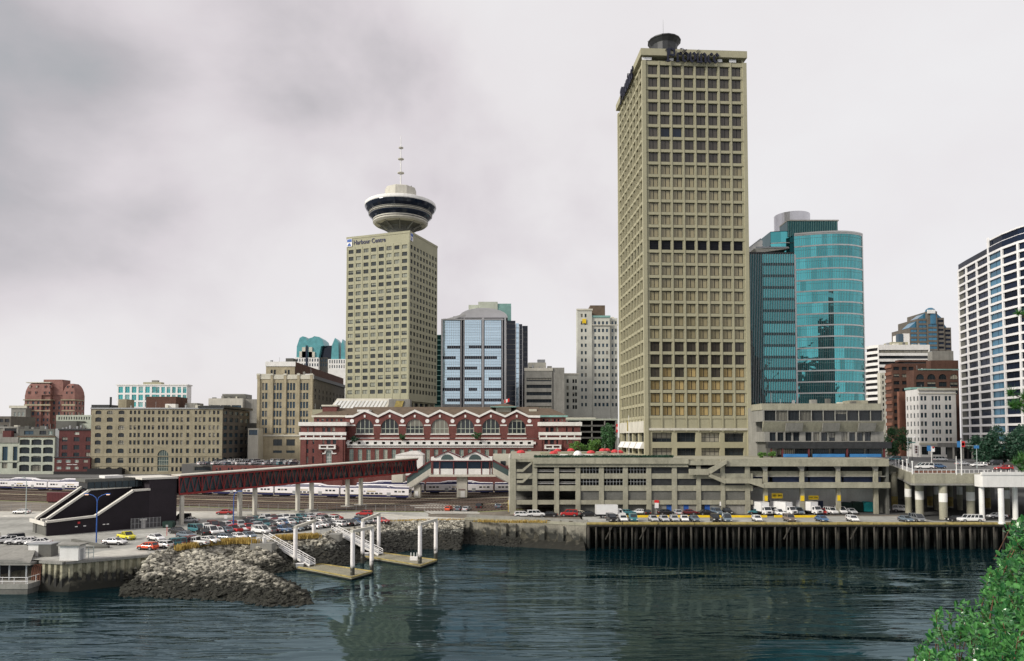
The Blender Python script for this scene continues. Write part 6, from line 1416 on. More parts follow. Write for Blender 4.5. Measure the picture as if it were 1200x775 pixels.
# fenced enclosure beside it
x, y, z = onground(153.5, 621, 5.2); x2, y2, _ = onground(188, 618.5, 5.2); c = thing('wire_enclosure', 'grey wire mesh enclosure against the terminal wall', 'enclosure', (x, y, z), math.atan2(y2-y, x2-x)); Lc = math.hypot(x2-x, y2-y)
for i in range(9): b = MB(); b.cyl(Lc*i/8, 0, 0, 2.6, .06, 'grey_metal', 6); b.cyl(Lc*i/8, 2.6, 0, 2.6, .05, 'grey_metal', 6); b.build('post', c)
b = MB()
for k in range(36): b.box(Lc*k/36, Lc*k/36+.03, -.02, .01, .05, 2.55, 'grey_metal')
for zz in (.1, 1.3, 2.5): b.box(0, Lc, -.05, -.021, zz, zz+.06, 'grey_metal')
b.build('mesh', c); b = MB(); b.cyl(Lc*.45, 1.2, 0, 1.9, .45, 'white_weathered', 12); b.cyl(Lc*.45, 1.2, 1.9, 2.2, .8, 'white_weathered', 12); b.build('vent', c)
x, y, z = onground(196, 619, 5.2); c = thing('skip', 'small dark green waste container by the terminal corner', 'waste container', (x, y, z)); b = MB(); b.xprism([(-1.1, .1), (1.1, .1), (1.3, 1.3), (.8, 1.6), (-1.3, 1.5)], 0, 1.6, 'dark_green'); b.build('bin', c); b = MB(); b.box(-1.1, -.8, -.02, .2, 0, .09, 'black'); b.box(.8, 1.1, -.02, .2, 0, .09, 'black'); b.build('foot', c)
x, y, z = onground(195.5, 628, 5.2); c = thing('marker_post', 'thin orange marker post in the car park', 'post', (x, y, z)); b = MB(); b.cyl(0, 0, 0, 1.9, .07, 'umbrella_red', 6); b.build('post', c); b = MB(); b.box(-.25, .25, -.05, -.01, 1.9, 2.4, 'grey_metal'); b.build('plate', c)
# ------------------------------------------------------------------ red covered walkway over the yard
P0 = Vector((-83.6, 181, 0)); P1 = Vector((-33.4, 248, 0)); U = (P1-P0); LW_ = U.length; U.normalize()
W = thing('covered_walkway', 'long red steel truss walkway climbing over the railway yard', 'footbridge', (P0.x, P0.y, 0), math.atan2(U.y, U.x))
zb0, zb1 = 12.8, 15.1; zt0_, zt1_ = 17.0, 19.3
zb = lambda x: zb0+(zb1-zb0)*x/LW_; zu = lambda x: zt0_+(zt1_-zt0_)*x/LW_
for y in (-1.7, 1.7):
    for nm, z_ in (('lower_chord', zb), ('upper_chord', zu)): b = MB(); b.beam((0, y, z_(0)), (LW_, y, z_(LW_)), .35, .5, 'truss_red'); b.build(nm, W)
    n_ = 42
    for i in range(n_):
        x0, x1 = LW_*i/n_, LW_*(i+1)/n_; xm = (x0+x1)/2; b = MB(); b.beam((x0, y, zb(x0)), (xm, y, zu(xm)), .13, .13, 'truss_red'); b.beam((xm, y, zu(xm)), (x1, y, zb(x1)), .13, .13, 'truss_red')
        if i % 3 == 0: b.beam((x0, y, zb(x0)), (x0, y, zu(x0)), .2, .2, 'truss_red')
        b.build('truss_diagonal', W)
b = MB(); b.beam((0, 0, zu(0)+.42), (LW_, 0, zu(LW_)+.42), 4.4, .3, 'concrete_light'); b.build('roof', W)
b = MB(); b.beam((0, 0, zb(0)-.1), (LW_, 0, zb(LW_)-.1), 3.0, .3, 'concrete_dark'); b.build('floor', W)
for y in (-1.3, 1.3): b = MB(); b.beam((0, y, (zb(0)+zu(0))/2), (LW_, y, (zb(LW_)+zu(LW_))/2), .06, 3.7, 'window_dark'); b.build('glazing', W)
for px, gy_ in ((282.5, 0), (300, 0), (350, 0), (366, 0), (408, 0), (423.5, 0)):
    k = (px-600)/FPX; s_ = (k*P0.y-P0.x)/(U.x-k*U.y)
    for y in (0,): b = MB(); b.beam((s_, y, 5.2), (s_, y, zb(s_)-.25), .95, .95, 'concrete_light'); b.build('leg', W)
    b = MB(); b.box(s_-1, s_+1, -2, 2, 5.2, 5.75, 'concrete_grey'); b.build('footing', W)
b = MB(); b.beam((1.0, -1.2, 5.2), (1.0, -1.2, zb(1)-.25), .8, .8, 'concrete_light'); b.build('leg', W)
# white lift head at the walkway's right end and station overpass
OY = 256.0
O = Bld('station_overpass', 'white station overpass with two arched gables and maroon trimmed stairs', 'footbridge', 466, OY, 5.6, zref=18)
def ob(nm, a, c, yt, yb, d0, d1, mm): b = MB(); b.box(O.lx(a), O.lx(c), d0, d1, O.lz(yb), O.lz(yt), mm); return b.build(nm, O.root)
ob('hall_wall', 507, 576, 549.5, 556.2, -.2, 8, 'white_weathered'); ob('hall_wall', 505, 577, 535.8, 540.6, -.3, 8, 'white_weathered')
for a, c in ((507.5, 514.3), (515.8, 530.6), (532, 546.8), (548.2, 563), (564.4, 572.5)): ob('window', a, c, 540.8, 549.3, .1, .2, 'glass_navy')
ob('floor', 503, 581, 556.3, 558.8, -.3, 8.3, 'concrete_light'); ob('back_wall', 507, 576, 536, 556, 7.8, 8.1, 'concrete_grey')
for px in (506.6, 514.8, 531, 547.3, 563.6, 573.4): ob('mullion', px, px+1.2, 540.5, 556, -.35, -.21, 'deep_red')
ob('trim', 505, 577, 539.9, 540.9, -.5, -.31, 'deep_red')
for xc in (524.2, 556.8):
    b = MB(); h_ = 15.5; w_ = 14.5; b.xprism([(O.lx(xc-w_), O.lz(535.9)), (O.lx(xc+w_), O.lz(535.9)), (O.lx(xc), O.lz(529.6))], -.3, .2, 'white_weathered'); b.build('gable', O.root)
    for sx in (-1, 1):
        b = MB(); b.beam((O.lx(xc+sx*w_*1.07), -.45, O.lz(535.8)), (O.lx(xc), -.45, O.lz(528.8)), .35, .35, 'deep_red'); b.build('gable_trim', O.root)
        b = MB(); p, q = (O.lx(xc+sx*w_), O.lz(535.6)), (O.lx(xc), O.lz(529.2)); b.face([(p[0], .0, p[1]), (q[0], 0, q[1]), (q[0], 8.2, q[1]), (p[0], 8.2, p[1])], 'grey_metal'); b.build('roof', O.root)
    b = MB(); R_ = O.lx(xc+7.4)-O.lx(xc); b.xprism([(O.lx(xc)+R_*math.cos(math.pi*i/12), O.lz(538.9)+R_*.86*math.sin(math.pi*i/12)) for i in range(13)], -.36, -.305, 'glass_green'); b.build('arch_window', O.root)
ob('pillar', 535, 547, 558.9, 583.5, 1.5, 6.5, 'concrete_light'); ob('pillar_door', 539.5, 544.5, 576, 583.5, 1.42, 1.49, 'white_weathered'); ob('pillar_sign', 537, 545, 574, 575, 1.40, 1.49, 'deep_red')
def stair(x0, y0, x1, y1):                   # sloping enclosed stair with glazed side
    b = MB(); b.xprism([(O.lx(x0), O.lz(y0)), (O.lx(x1), O.lz(y1)), (O.lx(x1), O.lz(y1+7.5)), (O.lx(x0), O.lz(y0+7.5))], -.2, .1, 'concrete_light'); b.build('stair_wall', O.root)
    b = MB(); b.xprism([(O.lx(x0), O.lz(y0-7.5)), (O.lx(x1), O.lz(y1-7.5)), (O.lx(x1), O.lz(y1)), (O.lx(x0), O.lz(y0))], -.05, .05, 'glass_green'); b.build('stair_glass', O.root)
    b = MB(); b.beam((O.lx(x0), 1.8, O.lz(y0-8.4)), (O.lx(x1), 1.8, O.lz(y1-8.4)), 4.4, .45, 'deep_red'); b.build('stair_roof', O.root)
    b = MB(); b.beam((O.lx(x0), 1.8, O.lz(y0+8)), (O.lx(x1), 1.8, O.lz(y1+8)), 4, .35, 'concrete_grey'); b.build('stair_flight', O.root)
stair(477, 567.5, 505, 548.5); stair(601, 561, 577.5, 548)
ob('stair_base', 485, 492.5, 569, 583.5, .5, 4, 'concrete_light'); ob('stair_base', 486.5, 490, 576, 581.5, .42, .49, 'white_paint')
ob('lift_head', 458, 491.5, 534, 559, 10, 16, 'white_weathered'); ob('lift_head', 458, 471, 556, 566, 2, 9, 'off_white')
b = MB(); b.xprism([(O.lx(457), O.lz(534)), (O.lx(492), O.lz(534)), (O.lx(484), O.lz(529.5)), (O.lx(476), O.lz(529.5))], 9.8, 16.2, 'white_weathered'); b.build('lift_roof', O.root)
ob('link_wall', 577, 597, 533, 547, 10, 14, 'off_white'); ob('window', 586, 592, 541.5, 549.5, 9.8, 9.95, 'window_dark'); ob('platform', 470, 600, 582.5, 585.5, 14, 20, 'concrete_light') if False else None
# ------------------------------------------------------------------ floating docks with white portal frames and gangways
def portal(pxl, pxr, ytop, ywl, dxl, label):      # two piles joined by a beam
    xl, yl, _ = onground(pxl[0], pxl[1], 0); xr, yr, _ = onground(pxr[0], pxr[1], 0); zt_ = Zat(ytop, (yl+yr)/2)
    p = thing('mooring_frame', label, 'pile frame', (xl, yl, 0), math.atan2(yr-yl, xr-xl), 'white mooring frames of the floating docks'); L_ = math.hypot(xr-xl, yr-yl)
    for x in (0, L_): b = MB(); b.cyl(x, 0, -3, zt_, .42, 'pile_white', 16); b.build('pile', p, smooth=False)
    b = MB(); b.beam((-.35, 0, zt_+.28), (L_+.35, 0, zt_+.28), .6, .55, 'concrete_light'); b.build('cross_beam', p)
portal((345.8, 667.5), (367.5, 657), 615.8, 0, 0, 'white mooring frame leftmost, beside the first gangway')
portal((413, 677.5), (435.5, 671), 622, 0, 0, 'white mooring frame at the outer end of the nearer dock')
portal((424.8, 660), (443.7, 648.5), 607.5, 0, 0, 'white mooring frame beside the second gangway')
portal((492, 663.5), (510.6, 655.5), 613.3, 0, 0, 'white mooring frame rightmost, at the outer end of the farther dock')
def dock(c4, label):
    W4 = [Vector(onground(*p, .55)) for p in c4]; o = W4[0]; d = thing('floating_dock', label, 'dock', (o.x, o.y, 0)); P_ = [(w_.x-o.x, w_.y-o.y) for w_ in W4]
    b = MB(); b.prism(P_, .28, .55, 'timber_deck'); b.build('deck', d); cx = sum(p[0] for p in P_)/4; cy = sum(p[1] for p in P_)/4
    b = MB(); b.prism([(cx+(p[0]-cx)*.985, cy+(p[1]-cy)*.985) for p in P_], -.3, .279, 'timber'); b.build('float', d)
    b = MB()
    for i in range(4): a, c = P_[i], P_[(i+1) % 4]; b.beam((*a, .62), (*c, .62), .22, .18, 'old_yellow')
    b.build('kerb_rail', d)
    b = MB(); n_ = 40
    for i in range(n_):
        f = (i+.5)/n_; p = Vector((*P_[0], .553)).lerp(Vector((*P_[1], .553)), f); q = Vector((*P_[3], .553)).lerp(Vector((*P_[2], .553)), f); e = (Vector((*P_[1], 0))-Vector((*P_[0], 0))).normalized()*.035
        b.face([p-e, p+e, q+e, q-e], 'black')
    b.build('plank_gaps', d)
dock([(344.5, 664), (412, 677), (436, 670), (378, 661.5)], 'nearer floating timber dock below the first gangway')
dock([(423, 651.5), (493, 663), (512, 656.5), (450, 648.5)], 'farther floating timber dock below the second gangway')
def gangway(a, c, label, zt_):
    A = Vector(onground(*a, zt_)); C = Vector(onground(*c, .75)); d = (C-A); L_ = math.hypot(d.x, d.y); g = thing('gangway', label, 'gangway', A, math.atan2(d.y, d.x)); dz = C.z-A.z
    for y in (-.8, .8):
        b = MB(); b.beam((0, y, 0), (L_, y, dz), .22, .45, 'white_weathered'); b.build('side_beam', g)
        b = MB(); b.beam((0, y, 1.1), (L_, y, dz+1.1), .09, .12, 'white_paint'); b.beam((0, y, .65), (L_, y, dz+.65), .07, .09, 'white_paint')
        for i in range(13): f = i/12; b.beam((L_*f, y, dz*f), (L_*f, y, dz*f+1.1), .07, .07, 'white_paint', up=(1, 0, 0))
        b.build('handrail', g)
    b = MB(); b.beam((0, 0, .1), (L_, 0, dz+.1), 1.4, .1, 'grey_metal'); b.build('walkway', g)
gangway((312, 631.5), (366, 662.5), 'white railed gangway sloping to the nearer dock', 5.3)
gangway((391, 621.5), (446, 649.8), 'white railed gangway sloping to the farther dock', 5.3)
for px, py, lab in ((308.5, 636, 'grey concrete landing with white drums at the top of the first gangway'), (388, 625.5, 'grey concrete landing at the top of the second gangway')):
    x, y, z = onground(px, py, 5.2); a = thing('gangway_landing', lab, 'landing', (x, y, 3.2)); b = MB(); b.box(-2.2, 2.2, -1.4, 1.8, -2.5, 1.95, 'concrete_grey'); b.build('block', a)
    b = MB()
    for q in (-2, -.7, .6): b.cyl(q, -1.2, 1.95, 3.1, .06, 'grey_metal', 6)
    b.box(-2, .6, -1.25, -1.17, 3.0, 3.08, 'grey_metal'); b.build('rail', a)
    if px < 350:
        for q in (-1.1, .1): b = MB(); b.cyl(q, .3, 1.95, 3.0, .42, 'white_weathered', 14); b.build('drum', a)
x, y, z = onground(485, 656.5, .55); a = thing('dock_locker', 'white dock locker with upright posts on the farther dock', 'locker', (x, y, z)); b = MB(); b.box(-.8, .8, -.5, .5, 0, .7, 'white_paint'); b.build('box', a)
for q in (-.7, -.05, .6): b = MB(); b.box(q, q+.14, -.1, .04, .7, 1.6, 'white_paint'); b.build('post', a)
for px, py, lab in ((352, 664.5, 'small pale blue box at the foot of the first gangway'), (428.5, 652, 'small pale blue box at the foot of the second gangway')):
    x, y, z = onground(px, py, .55); a = thing('storage_box', lab, 'box', (x, y, z)); b = MB(); b.box(-.8, .7, -.5, .5, 0, .65, 'grey_metal'); b.build('box', a); b = MB(); b.box(-.85, .75, -.55, .55, .653, .75, 'white_paint'); b.build('lid', a)
# ------------------------------------------------------------------ quay furniture and buildings at the left corner
x, y, z = onground(67, 658, 5.2); K = thing('quay_hut', 'white concrete hut with a flat grey roof on the quay corner', 'hut', (x+.2, y+.3, 5.25))
b = MB(); b.box(0, 3.3, 0, 2.2, 0, 2.6, 'white_weathered'); b.build('wall', K); b = MB(); b.box(-.35, 3.7, -.35, 2.5, 2.6, 2.85, 'concrete_grey'); b.build('roof', K); b = MB(); b.box(3.303, 3.35, .6, 1.5, 0, 2.0, 'grey_metal'); b.build('door', K)
x, y, z = onground(32, 653, 5.2); K = thing('equipment_shed', 'pale grey equipment shed with a dark louvred end left of the quay hut', 'shed', (x, y+.2, 5.2)); b = MB(); b.box(0, 3.2, 0, 2.4, 0, 2.2, 'white_weathered'); b.build('wall', K); b = MB(); b.box(1.9, 4.2, -.1, 2, 0, 2.25, 'concrete_dark'); b.build('louvre', K); b = MB(); b.box(-.2, 4.3, -.2, 2.6, 2.253, 2.4, 'grey_metal'); b.build('roof', K)
x, y, z = onground(97, 655.5, 5.2); K = thing('ladder_rail', 'white pipe railing and gate frame beside the quay hut', 'railing', (x, y+.2, 5.2)); b = MB()
for q in (0, .9, 1.8): b.cyl(q, 0, 0, 2.2, .06, 'pole_grey', 6)
for zz in (.5, 1.1, 1.7, 2.1): b.box(0, 1.8, -.04, .03, zz, zz+.07, 'pole_grey')
b.build('frame', K)
for i, (a, c, lab) in enumerate((((85, 634.5), (127, 642.5), 'long low concrete kerb wall under the twin blue lamp'),)):
    p, q = Vector(onground(*a, 5.2)), Vector(onground(*c, 5.2)); K = thing('kerb_wall', lab, 'kerb', p); b = MB(); b.beam((0, 0, .25), (q.x-p.x, q.y-p.y, .25), .5, .5, 'concrete_dark'); b.build('wall', K)
    b = MB(); b.beam((q.x-p.x-5.5, q.y-p.y-.6, .2), (q.x-p.x, q.y-p.y, .2), .4, .4, 'concrete_dark'); b.build('wall', K)
mr0 = onground(-14, 700, 0); K = thing('marina_shed', 'grey roofed boat shed with dark bays over the water', 'boat shed', (-92, 128.5, 0))
b = MB(); pr = [(-20, 5.3), (5.0, 5.5), (7.8, 4.9), (7.8, 4.5), (-20, 4.7)]; b.xprism(pr, -.6, 9, 'concrete_grey'); b.face([(-20, -.7, 5.32), (7.8, -.7, 4.95), (4.5, 6, 6.9), (-20, 6, 7.1)], 'concrete_grey'); b.build('roof', K)
b = MB(); b.box(-20, 7, 1.5, 8.5, 1.2, 4.6, 'black'); b.build('wall', K); b = MB(); b.box(-20, -.8, .0, 1.4, 1.2, 4.6, 'concrete_grey'); b.build('wall', K)
for q in (1.6, 3.4, 6.4): b = MB(); b.box(q, q+.25, .2, .45, 1.7, 4.6, 'grey_metal'); b.build('post', K)
K = thing('marina_deck', 'concrete marina deck with a white pipe railing at the left edge', 'deck', (-92, 125.5, 0)); b = MB(); b.box(-20, 9.0, 0, 8, .9, 1.75, 'concrete_grey'); b.box(-20, 8.9, .1, 8, -2, .897, 'concrete_dark'); b.build('deck', K)
b = MB()
for q in range(12): b.cyl(-14+q*2.05, .2, 1.75, 2.9, .05, 'white_paint', 6)
for zz in (2.2, 2.85): b.beam((-20, .2, zz), (8.8, .2, zz), .08, .08, 'white_paint')
for q in range(4): b.cyl(8.8, 2.2*q+.2, 1.75, 2.9, .05, 'white_paint', 6)
b.beam((8.8, .2, 2.85), (8.8, 7, 2.85), .08, .08, 'white_paint'); b.build('railing', K)
K = thing('rusty_pipes', 'rusty brown pipework against the quay wall beside the marina', 'pipes', (-84.5, 128.8, 1.9)); b = MB()
for q in range(5): b.tube([(q*.35, 0, -1), (q*.35, .1, 2.0), (q*.3+.4, .1, 2.6)], .12, 'rust_brick', 7)
b.build('pipes', K)
# street lamps
def lamp_post(px, py, h, arms, m, label, lit=False, h_=None, base=5.2):
    x, y, z = onground(px, py, base); p = thing('street_lamp', label, 'street lamp', (x, y, z)); b = MB(); b.cyl(0, 0, 0, h*.86, .13, m, 10, .09); b.build('pole', p)
    for s_ in arms:
        b = MB(); b.tube([(0, 0, h*.84), (s_*.25, 0, h*.92), (s_*.9, 0, h*.97), (s_*1.9, 0, h)], [.09, .08, .07, .06], m, 7); am = b.build('arm', p)
        b = MB(); b.box(s_*1.9-(.05 if s_ > 0 else .75), s_*1.9+(.75 if s_ > 0 else .05), -.18, .18, h-.12, h+.1, m); b.box(s_*2.2-.3, s_*2.2+.3, -.14, .14, h-.2, h-.123, 'lamp_lit' if lit else 'lamp_clear'); b.build('lamp_head', am)
ml = bpy.data.materials.new('lamp_lit'); ml.use_nodes = True; M['lamp_lit'] = ml; bb = ml.node_tree.nodes['Principled BSDF']; bb.inputs['Base Color'].default_value = (.9, .6, .4, 1); bb.inputs['Emission Color'].default_value = (1, .62, .35, 1); bb.inputs['Emission Strength'].default_value = 2.2
lamp_post(112.8, 636, 10.0, (-1, 1), 'blue_paint', 'blue twin armed street lamp in front of the black terminal', True)
lamp_post(273.5, 619, 8.8, (.6,), 'blue_paint', 'blue single arm lamp among the parked cars below the walkway')
lamp_post(30.2, 604, 10.5, (-.3,), 'pole_grey', 'pale green lamp pole beside the white car on the yard road')
for px, py, lab in ((264.5, 613.5, 'small white parking notice on the road edge'),):
    x, y, z = onground(px, py, 5.2); a = thing('notice_board', lab, 'sign', (x, y, z)); b = MB(); b.cyl(0, 0, 0, 1.3, .05, 'grey_metal', 6); b.build('post', a); b = MB(); b.box(-.4, .4, -.06, -.01, 1.2, 2.1, 'white_paint'); b.build('plate', a)
# ------------------------------------------------------------------ vehicles: one of each kind with its parts, then copies
def wheels(t_, xs_, w_, r_):
    for x in xs_:
        for s_ in (-1, 1):
            b = MB(); X_ = Matrix.Rotation(math.pi/2, 4, 'X'); n0 = 14
            for rr_, mm, d in ((r_, 'tyre', .11), (r_*.6, 'hub', .125)):
                k = MB(); k.cyl(0, 0, -d, d, rr_, mm, n0); i = len(b.v); b.v.extend([tuple((X_ @ Vector(p))+Vector((x, s_*(w_-.10), r_))) for p in k.v]); mi_ = b.mi(mm); b.f.extend([tuple(i+a for a in f) for f in k.f]); b.m.extend([mi_]*len(k.f))
            b.build('wheel', t_)
def vehicle(name, label, cat, prof, cab, L_, w_, wb, r_=.32, tw=.8, extra=None):
    """prof: (x, z) of the lower body's top line; cab: base x0,x1, top x0,x1, z0,z1"""
    t_ = thing(name, label, cat, (0, 0, -50)); b = MB(); pr = None
    for x, z in prof:
        e = .90 if abs(x) > L_/2-.12 else 1.0
        sct = [(x, -w_*e*.92, .22), (x, -w_*e, .45), (x, -w_*e, z-.16), (x, -w_*e*.90, z), (x, w_*e*.90, z), (x, w_*e, z-.16), (x, w_*e, .45), (x, w_*e*.92, .22)]
        if pr:
            for i in range(8): b.face([pr[i], sct[i], sct[(i+1) % 8], pr[(i+1) % 8]], 'car_paint' if i not in (0, 6, 7) else 'car_trim')
        else: b.face(list(reversed(sct)), 'car_paint')
        pr = sct
    b.face(pr, 'car_paint')
    x0, x1, u0, u1, z0, z1 = cab
    # roof and pillars
    b.box(u0, u1, -w_*tw, w_*tw, z1-.03, z1+.04, 'car_paint')
    def P(f, s_, top):                                  # greenhouse edge point
        return ((u0+(u1-u0)*f) if top else (x0+(x1-x0)*f), s_*(w_*tw if top else w_*.93), z1 if top else z0-.02)
    for s_ in (-1, 1):
        for f in ((0, .36, .68, 1) if L_ < 5.2 else (0, .28, .52, .76, 1)): b.beam(P(f, s_, False), P(f, s_, True), .09, .09, 'car_paint')
    # bumpers, plates, wheel arches, lamps
    b.box(L_/2-.06, L_/2+.05, -w_*.8, w_*.8, .30, .46, 'car_trim'); b.box(-L_/2-.05, -L_/2+.06, -w_*.8, w_*.8, .32, .48, 'car_trim')
    for x in wb:
        for s_ in (-1, 1): b.box(x-.40, x+.40, s_*w_-.012, s_*w_+.012, .24, .68, 'car_trim')
    b.build('body', t_)
    b = MB(); g = []
    for f, top in ((0, 0), (1, 0), (1, 1), (0, 1)): g.append(P(f, -.97, top))
    h_ = [(p[0], -p[1], p[2]) for p in g]
    b.face(g, 'car_glass'); b.face(list(reversed(h_)), 'car_glass'); b.face([g[1], h_[1], h_[2], g[2]], 'car_glass'); b.face([h_[0], g[0], g[3], h_[3]], 'car_glass'); b.build('windows', t_)
    zf = [z for x, z in prof][-2]-.2
    for s_ in (-1, 1):
        b = MB(); b.box(L_/2-.10, L_/2+.03, s_*w_*.72-.2, s_*w_*.72+.2, zf-.16, zf+.02, 'lamp_clear'); b.build('headlight', t_)
        b = MB(); b.box(-L_/2-.03, -L_/2+.1, s_*w_*.74-.18, s_*w_*.74+.18, .66, .82, 'lamp_red'); b.build('tail_light', t_)
    wheels(t_, wb, w_, r_)
    if extra: extra(t_)
    return register(t_)
PR = {}
PR['sedan'] = vehicle('parked_car', 'x', 'car', [(-2.3, .80), (-2.2, .96), (-1.35, 1.0), (1.0, .97), (1.9, .86), (2.2, .76), (2.28, .62)], (-1.65, 1.15, -.95, .35, .97, 1.40), 4.6, .87, (-1.38, 1.42))
PR['hatch'] = vehicle('parked_car', 'x', 'car', [(-1.95, .80), (-1.9, .98), (-1.3, 1.0), (.85, .98), (1.6, .86), (1.9, .74), (1.95, .6)], (-1.85, 1.05, -1.45, .35, .98, 1.43), 3.9, .83, (-1.2, 1.22))
PR['wagon'] = vehicle('parked_car', 'x', 'car', [(-2.3, .85), (-2.25, 1.0), (-1.3, 1.02), (1.0, .99), (1.9, .88), (2.2, .78), (2.28, .62)], (-2.2, 1.15, -1.95, .4, 1.0, 1.46), 4.6, .87, (-1.38, 1.42))
PR['suv'] = vehicle('parked_car', 'x', 'car', [(-2.25, .95), (-2.2, 1.12), (-1.3, 1.14), (1.0, 1.12), (1.9, 1.04), (2.2, .98), (2.25, .8)], (-2.15, 1.2, -2.05, .62, 1.12, 1.76), 4.5, .90, (-1.35, 1.4), .37, .86)
PR['van'] = vehicle('parked_van', 'x', 'van', [(-2.4, .95), (-2.35, 1.15), (-1.3, 1.16), (1.3, 1.12), (2.1, .96), (2.38, .8), (2.42, .65)], (-2.33, 1.75, -2.2, .75, 1.14, 1.85), 4.8, .93, (-1.5, 1.5), .34, .84)
PR['longsuv'] = vehicle('parked_car', 'x', 'car', [(-2.75, .98), (-2.7, 1.14), (-1.3, 1.16), (1.3, 1.14), (2.4, 1.06), (2.72, 1.0), (2.76, .8)], (-2.65, 1.45, -2.55, .9, 1.14, 1.82), 5.5, .97, (-1.75, 1.75), .40, .86)
def bed(t_):
    b = MB(); b.box(-2.35, -.5, -.70, .70, 1.02, 1.09, 'car_trim'); b.build('load_bed', t_)
PR['pickup'] = vehicle('pickup_truck', 'x', 'pickup', [(-2.55, .9), (-2.5, 1.05), (-1.3, 1.06), (1.0, 1.04), (2.1, .98), (2.5, .9), (2.55, .7)], (-.45, 1.25, -.35, .65, 1.04, 1.66), 5.1, .90, (-1.6, 1.65), .37, .84, bed)
def boxtruck():
    t_ = thing('box_truck', 'x', 'truck', (0, 0, -50)); b = MB(); b.box(-3.9, 1.55, -1.22, 1.22, 1.0, 3.35, 'car_paint'); b.build('cargo_box', t_)
    b = MB(); b.box(-3.92, 1.57, -1.24, 1.24, .95, 1.05, 'grey_metal'); b.box(-3.7, 1.4, -1.0, 1.0, .55, .94, 'black'); b.build('chassis', t_)
    b = MB(); b.xprism([(1.65, .5), (3.6, .5), (3.62, 1.25), (3.0, 1.45), (2.55, 2.3), (1.65, 2.35)], -1.02, 1.02, 'car_paint'); b.build('cab', t_)
    b = MB(); b.face([(3.05, -.9, 1.47), (3.05, .9, 1.47), (2.62, .9, 2.24), (2.62, -.9, 2.24)], 'car_glass'); b.build('windscreen', t_)
    for s_ in (-1, 1):
        b = MB(); b.box(1.95, 2.6, s_*1.03-.01, s_*1.03+.01, 1.4, 2.1, 'car_glass'); b.build('side_window', t_); b = MB(); b.box(3.6, 3.66, s_*.75-.17, s_*.75+.17, .85, 1.05, 'lamp_clear'); b.build('headlight', t_)
    b = MB(); b.box(3.61, 3.7, -1.0, 1.0, .4, .62, 'car_trim'); b.box(3.605, 3.65, -.45, .45, .75, 1.15, 'car_trim'); b.build('bumper', t_); wheels(t_, (-2.3, 2.7), 1.05, .42); return register(t_)
PR['truck'] = boxtruck()
COL = {'white': (.74, .74, .74), 'silver': (.45, .46, .48), 'grey': (.16, .17, .18), 'black': (.012, .012, .014), 'red': (.40, .02, .02), 'maroon': (.12, .015, .02), 'blue': (.06, .13, .25), 'teal': (.04, .17, .20), 'green': (.02, .09, .06), 'yellow': (.72, .66, .03), 'orange': (.70, .09, .03), 'taupe': (.20, .16, .14), 'cream': (.55, .50, .38), 'slate': (.13, .17, .21)}
WORD = {'sedan': 'sedan', 'hatch': 'hatchback', 'wagon': 'estate car', 'suv': 'off-road car', 'van': 'van', 'longsuv': 'long off-road car', 'pickup': 'pickup truck', 'truck': 'box truck'}
used_first = set(); LBL = {}; NV = []
def car(px, py, kind, colr, hd, where, group='cars in the waterfront car park', z=None, ztag=None):
    x, y, zz = onground(px, py, z); src = PR[kind]
    lab = f'{colr} {WORD[kind]} {where}'; NV.append([lab, px, None])
    if kind not in used_first: used_first.add(kind); r_ = src
    else: r_ = src.copy(); col.objects.link(r_); 
    if r_ is not src:
        for ch in KIDS[src.name]: c = ch.copy(); col.objects.link(c); c.parent = r_; c.color = (*COL[colr], 1)
    else:
        for ch in KIDS[src.name]: ch.color = (*COL[colr], 1)
    r_.location = (x, y, zz+(ztag or .03)); r_.rotation_euler = (0, 0, math.radians(hd)); r_['group'] = group; NV[-1][2] = r_; r_['label'] = lab; return r_
R1 = 'in the waterfront car park'
for a in ((134.5, 638.6, 'sedan', 'white', -8, 'parked alone under the twin blue lamp'), (148, 632.4, 'pickup', 'yellow', -35, 'standing by the black terminal wall'), (183, 634, 'sedan', 'white', -35, 'standing alone beside the yellow pickup row'),
    (173, 644.6, 'hatch', 'orange', 165, 'at the head of the sheet pile wall'), (189.5, 642.4, 'wagon', 'white', 160, 'just behind the orange hatchback'), (204, 641.6, 'suv', 'teal', -140, 'in the front row above the rocks'), (218.5, 639.6, 'suv', 'maroon', -100, 'in the front row above the rocks'),
    (230, 639.2, 'pickup', 'white', 170, 'beside the dry grass'), (245, 636.8, 'sedan', 'white', -20, 'beside the dry grass'), (208, 625.6, 'sedan', 'black', -30, 'at the near corner of the second row'), (218, 630.8, 'sedan', 'slate', -25, 'between the front row and the second row'),
    (222, 613, 'sedan', 'silver', -170, 'beside the white walkway leg'), (213, 610, 'suv', 'black', -170, 'half hidden behind the terminal corner'), (265, 633.7, 'hatch', 'slate', -15, 'in front of the dry grass'), (279, 632.4, 'sedan', 'white', -35, 'in front of the dry grass'), (291, 631.2, 'sedan', 'slate', -40, 'last before the first gangway'),
    (230.5, 624.2, 'van', 'teal', -35, 'heading the second row')): car(*a)
pal = ['white', 'white', 'white', 'silver', 'white', 'black', 'grey', 'slate', 'white', 'teal', 'red', 'silver', 'black', 'maroon', 'blue', 'white']
kin = ['sedan', 'sedan', 'hatch', 'wagon', 'sedan', 'suv', 'sedan', 'wagon', 'van', 'hatch', 'pickup']
random.seed(21)
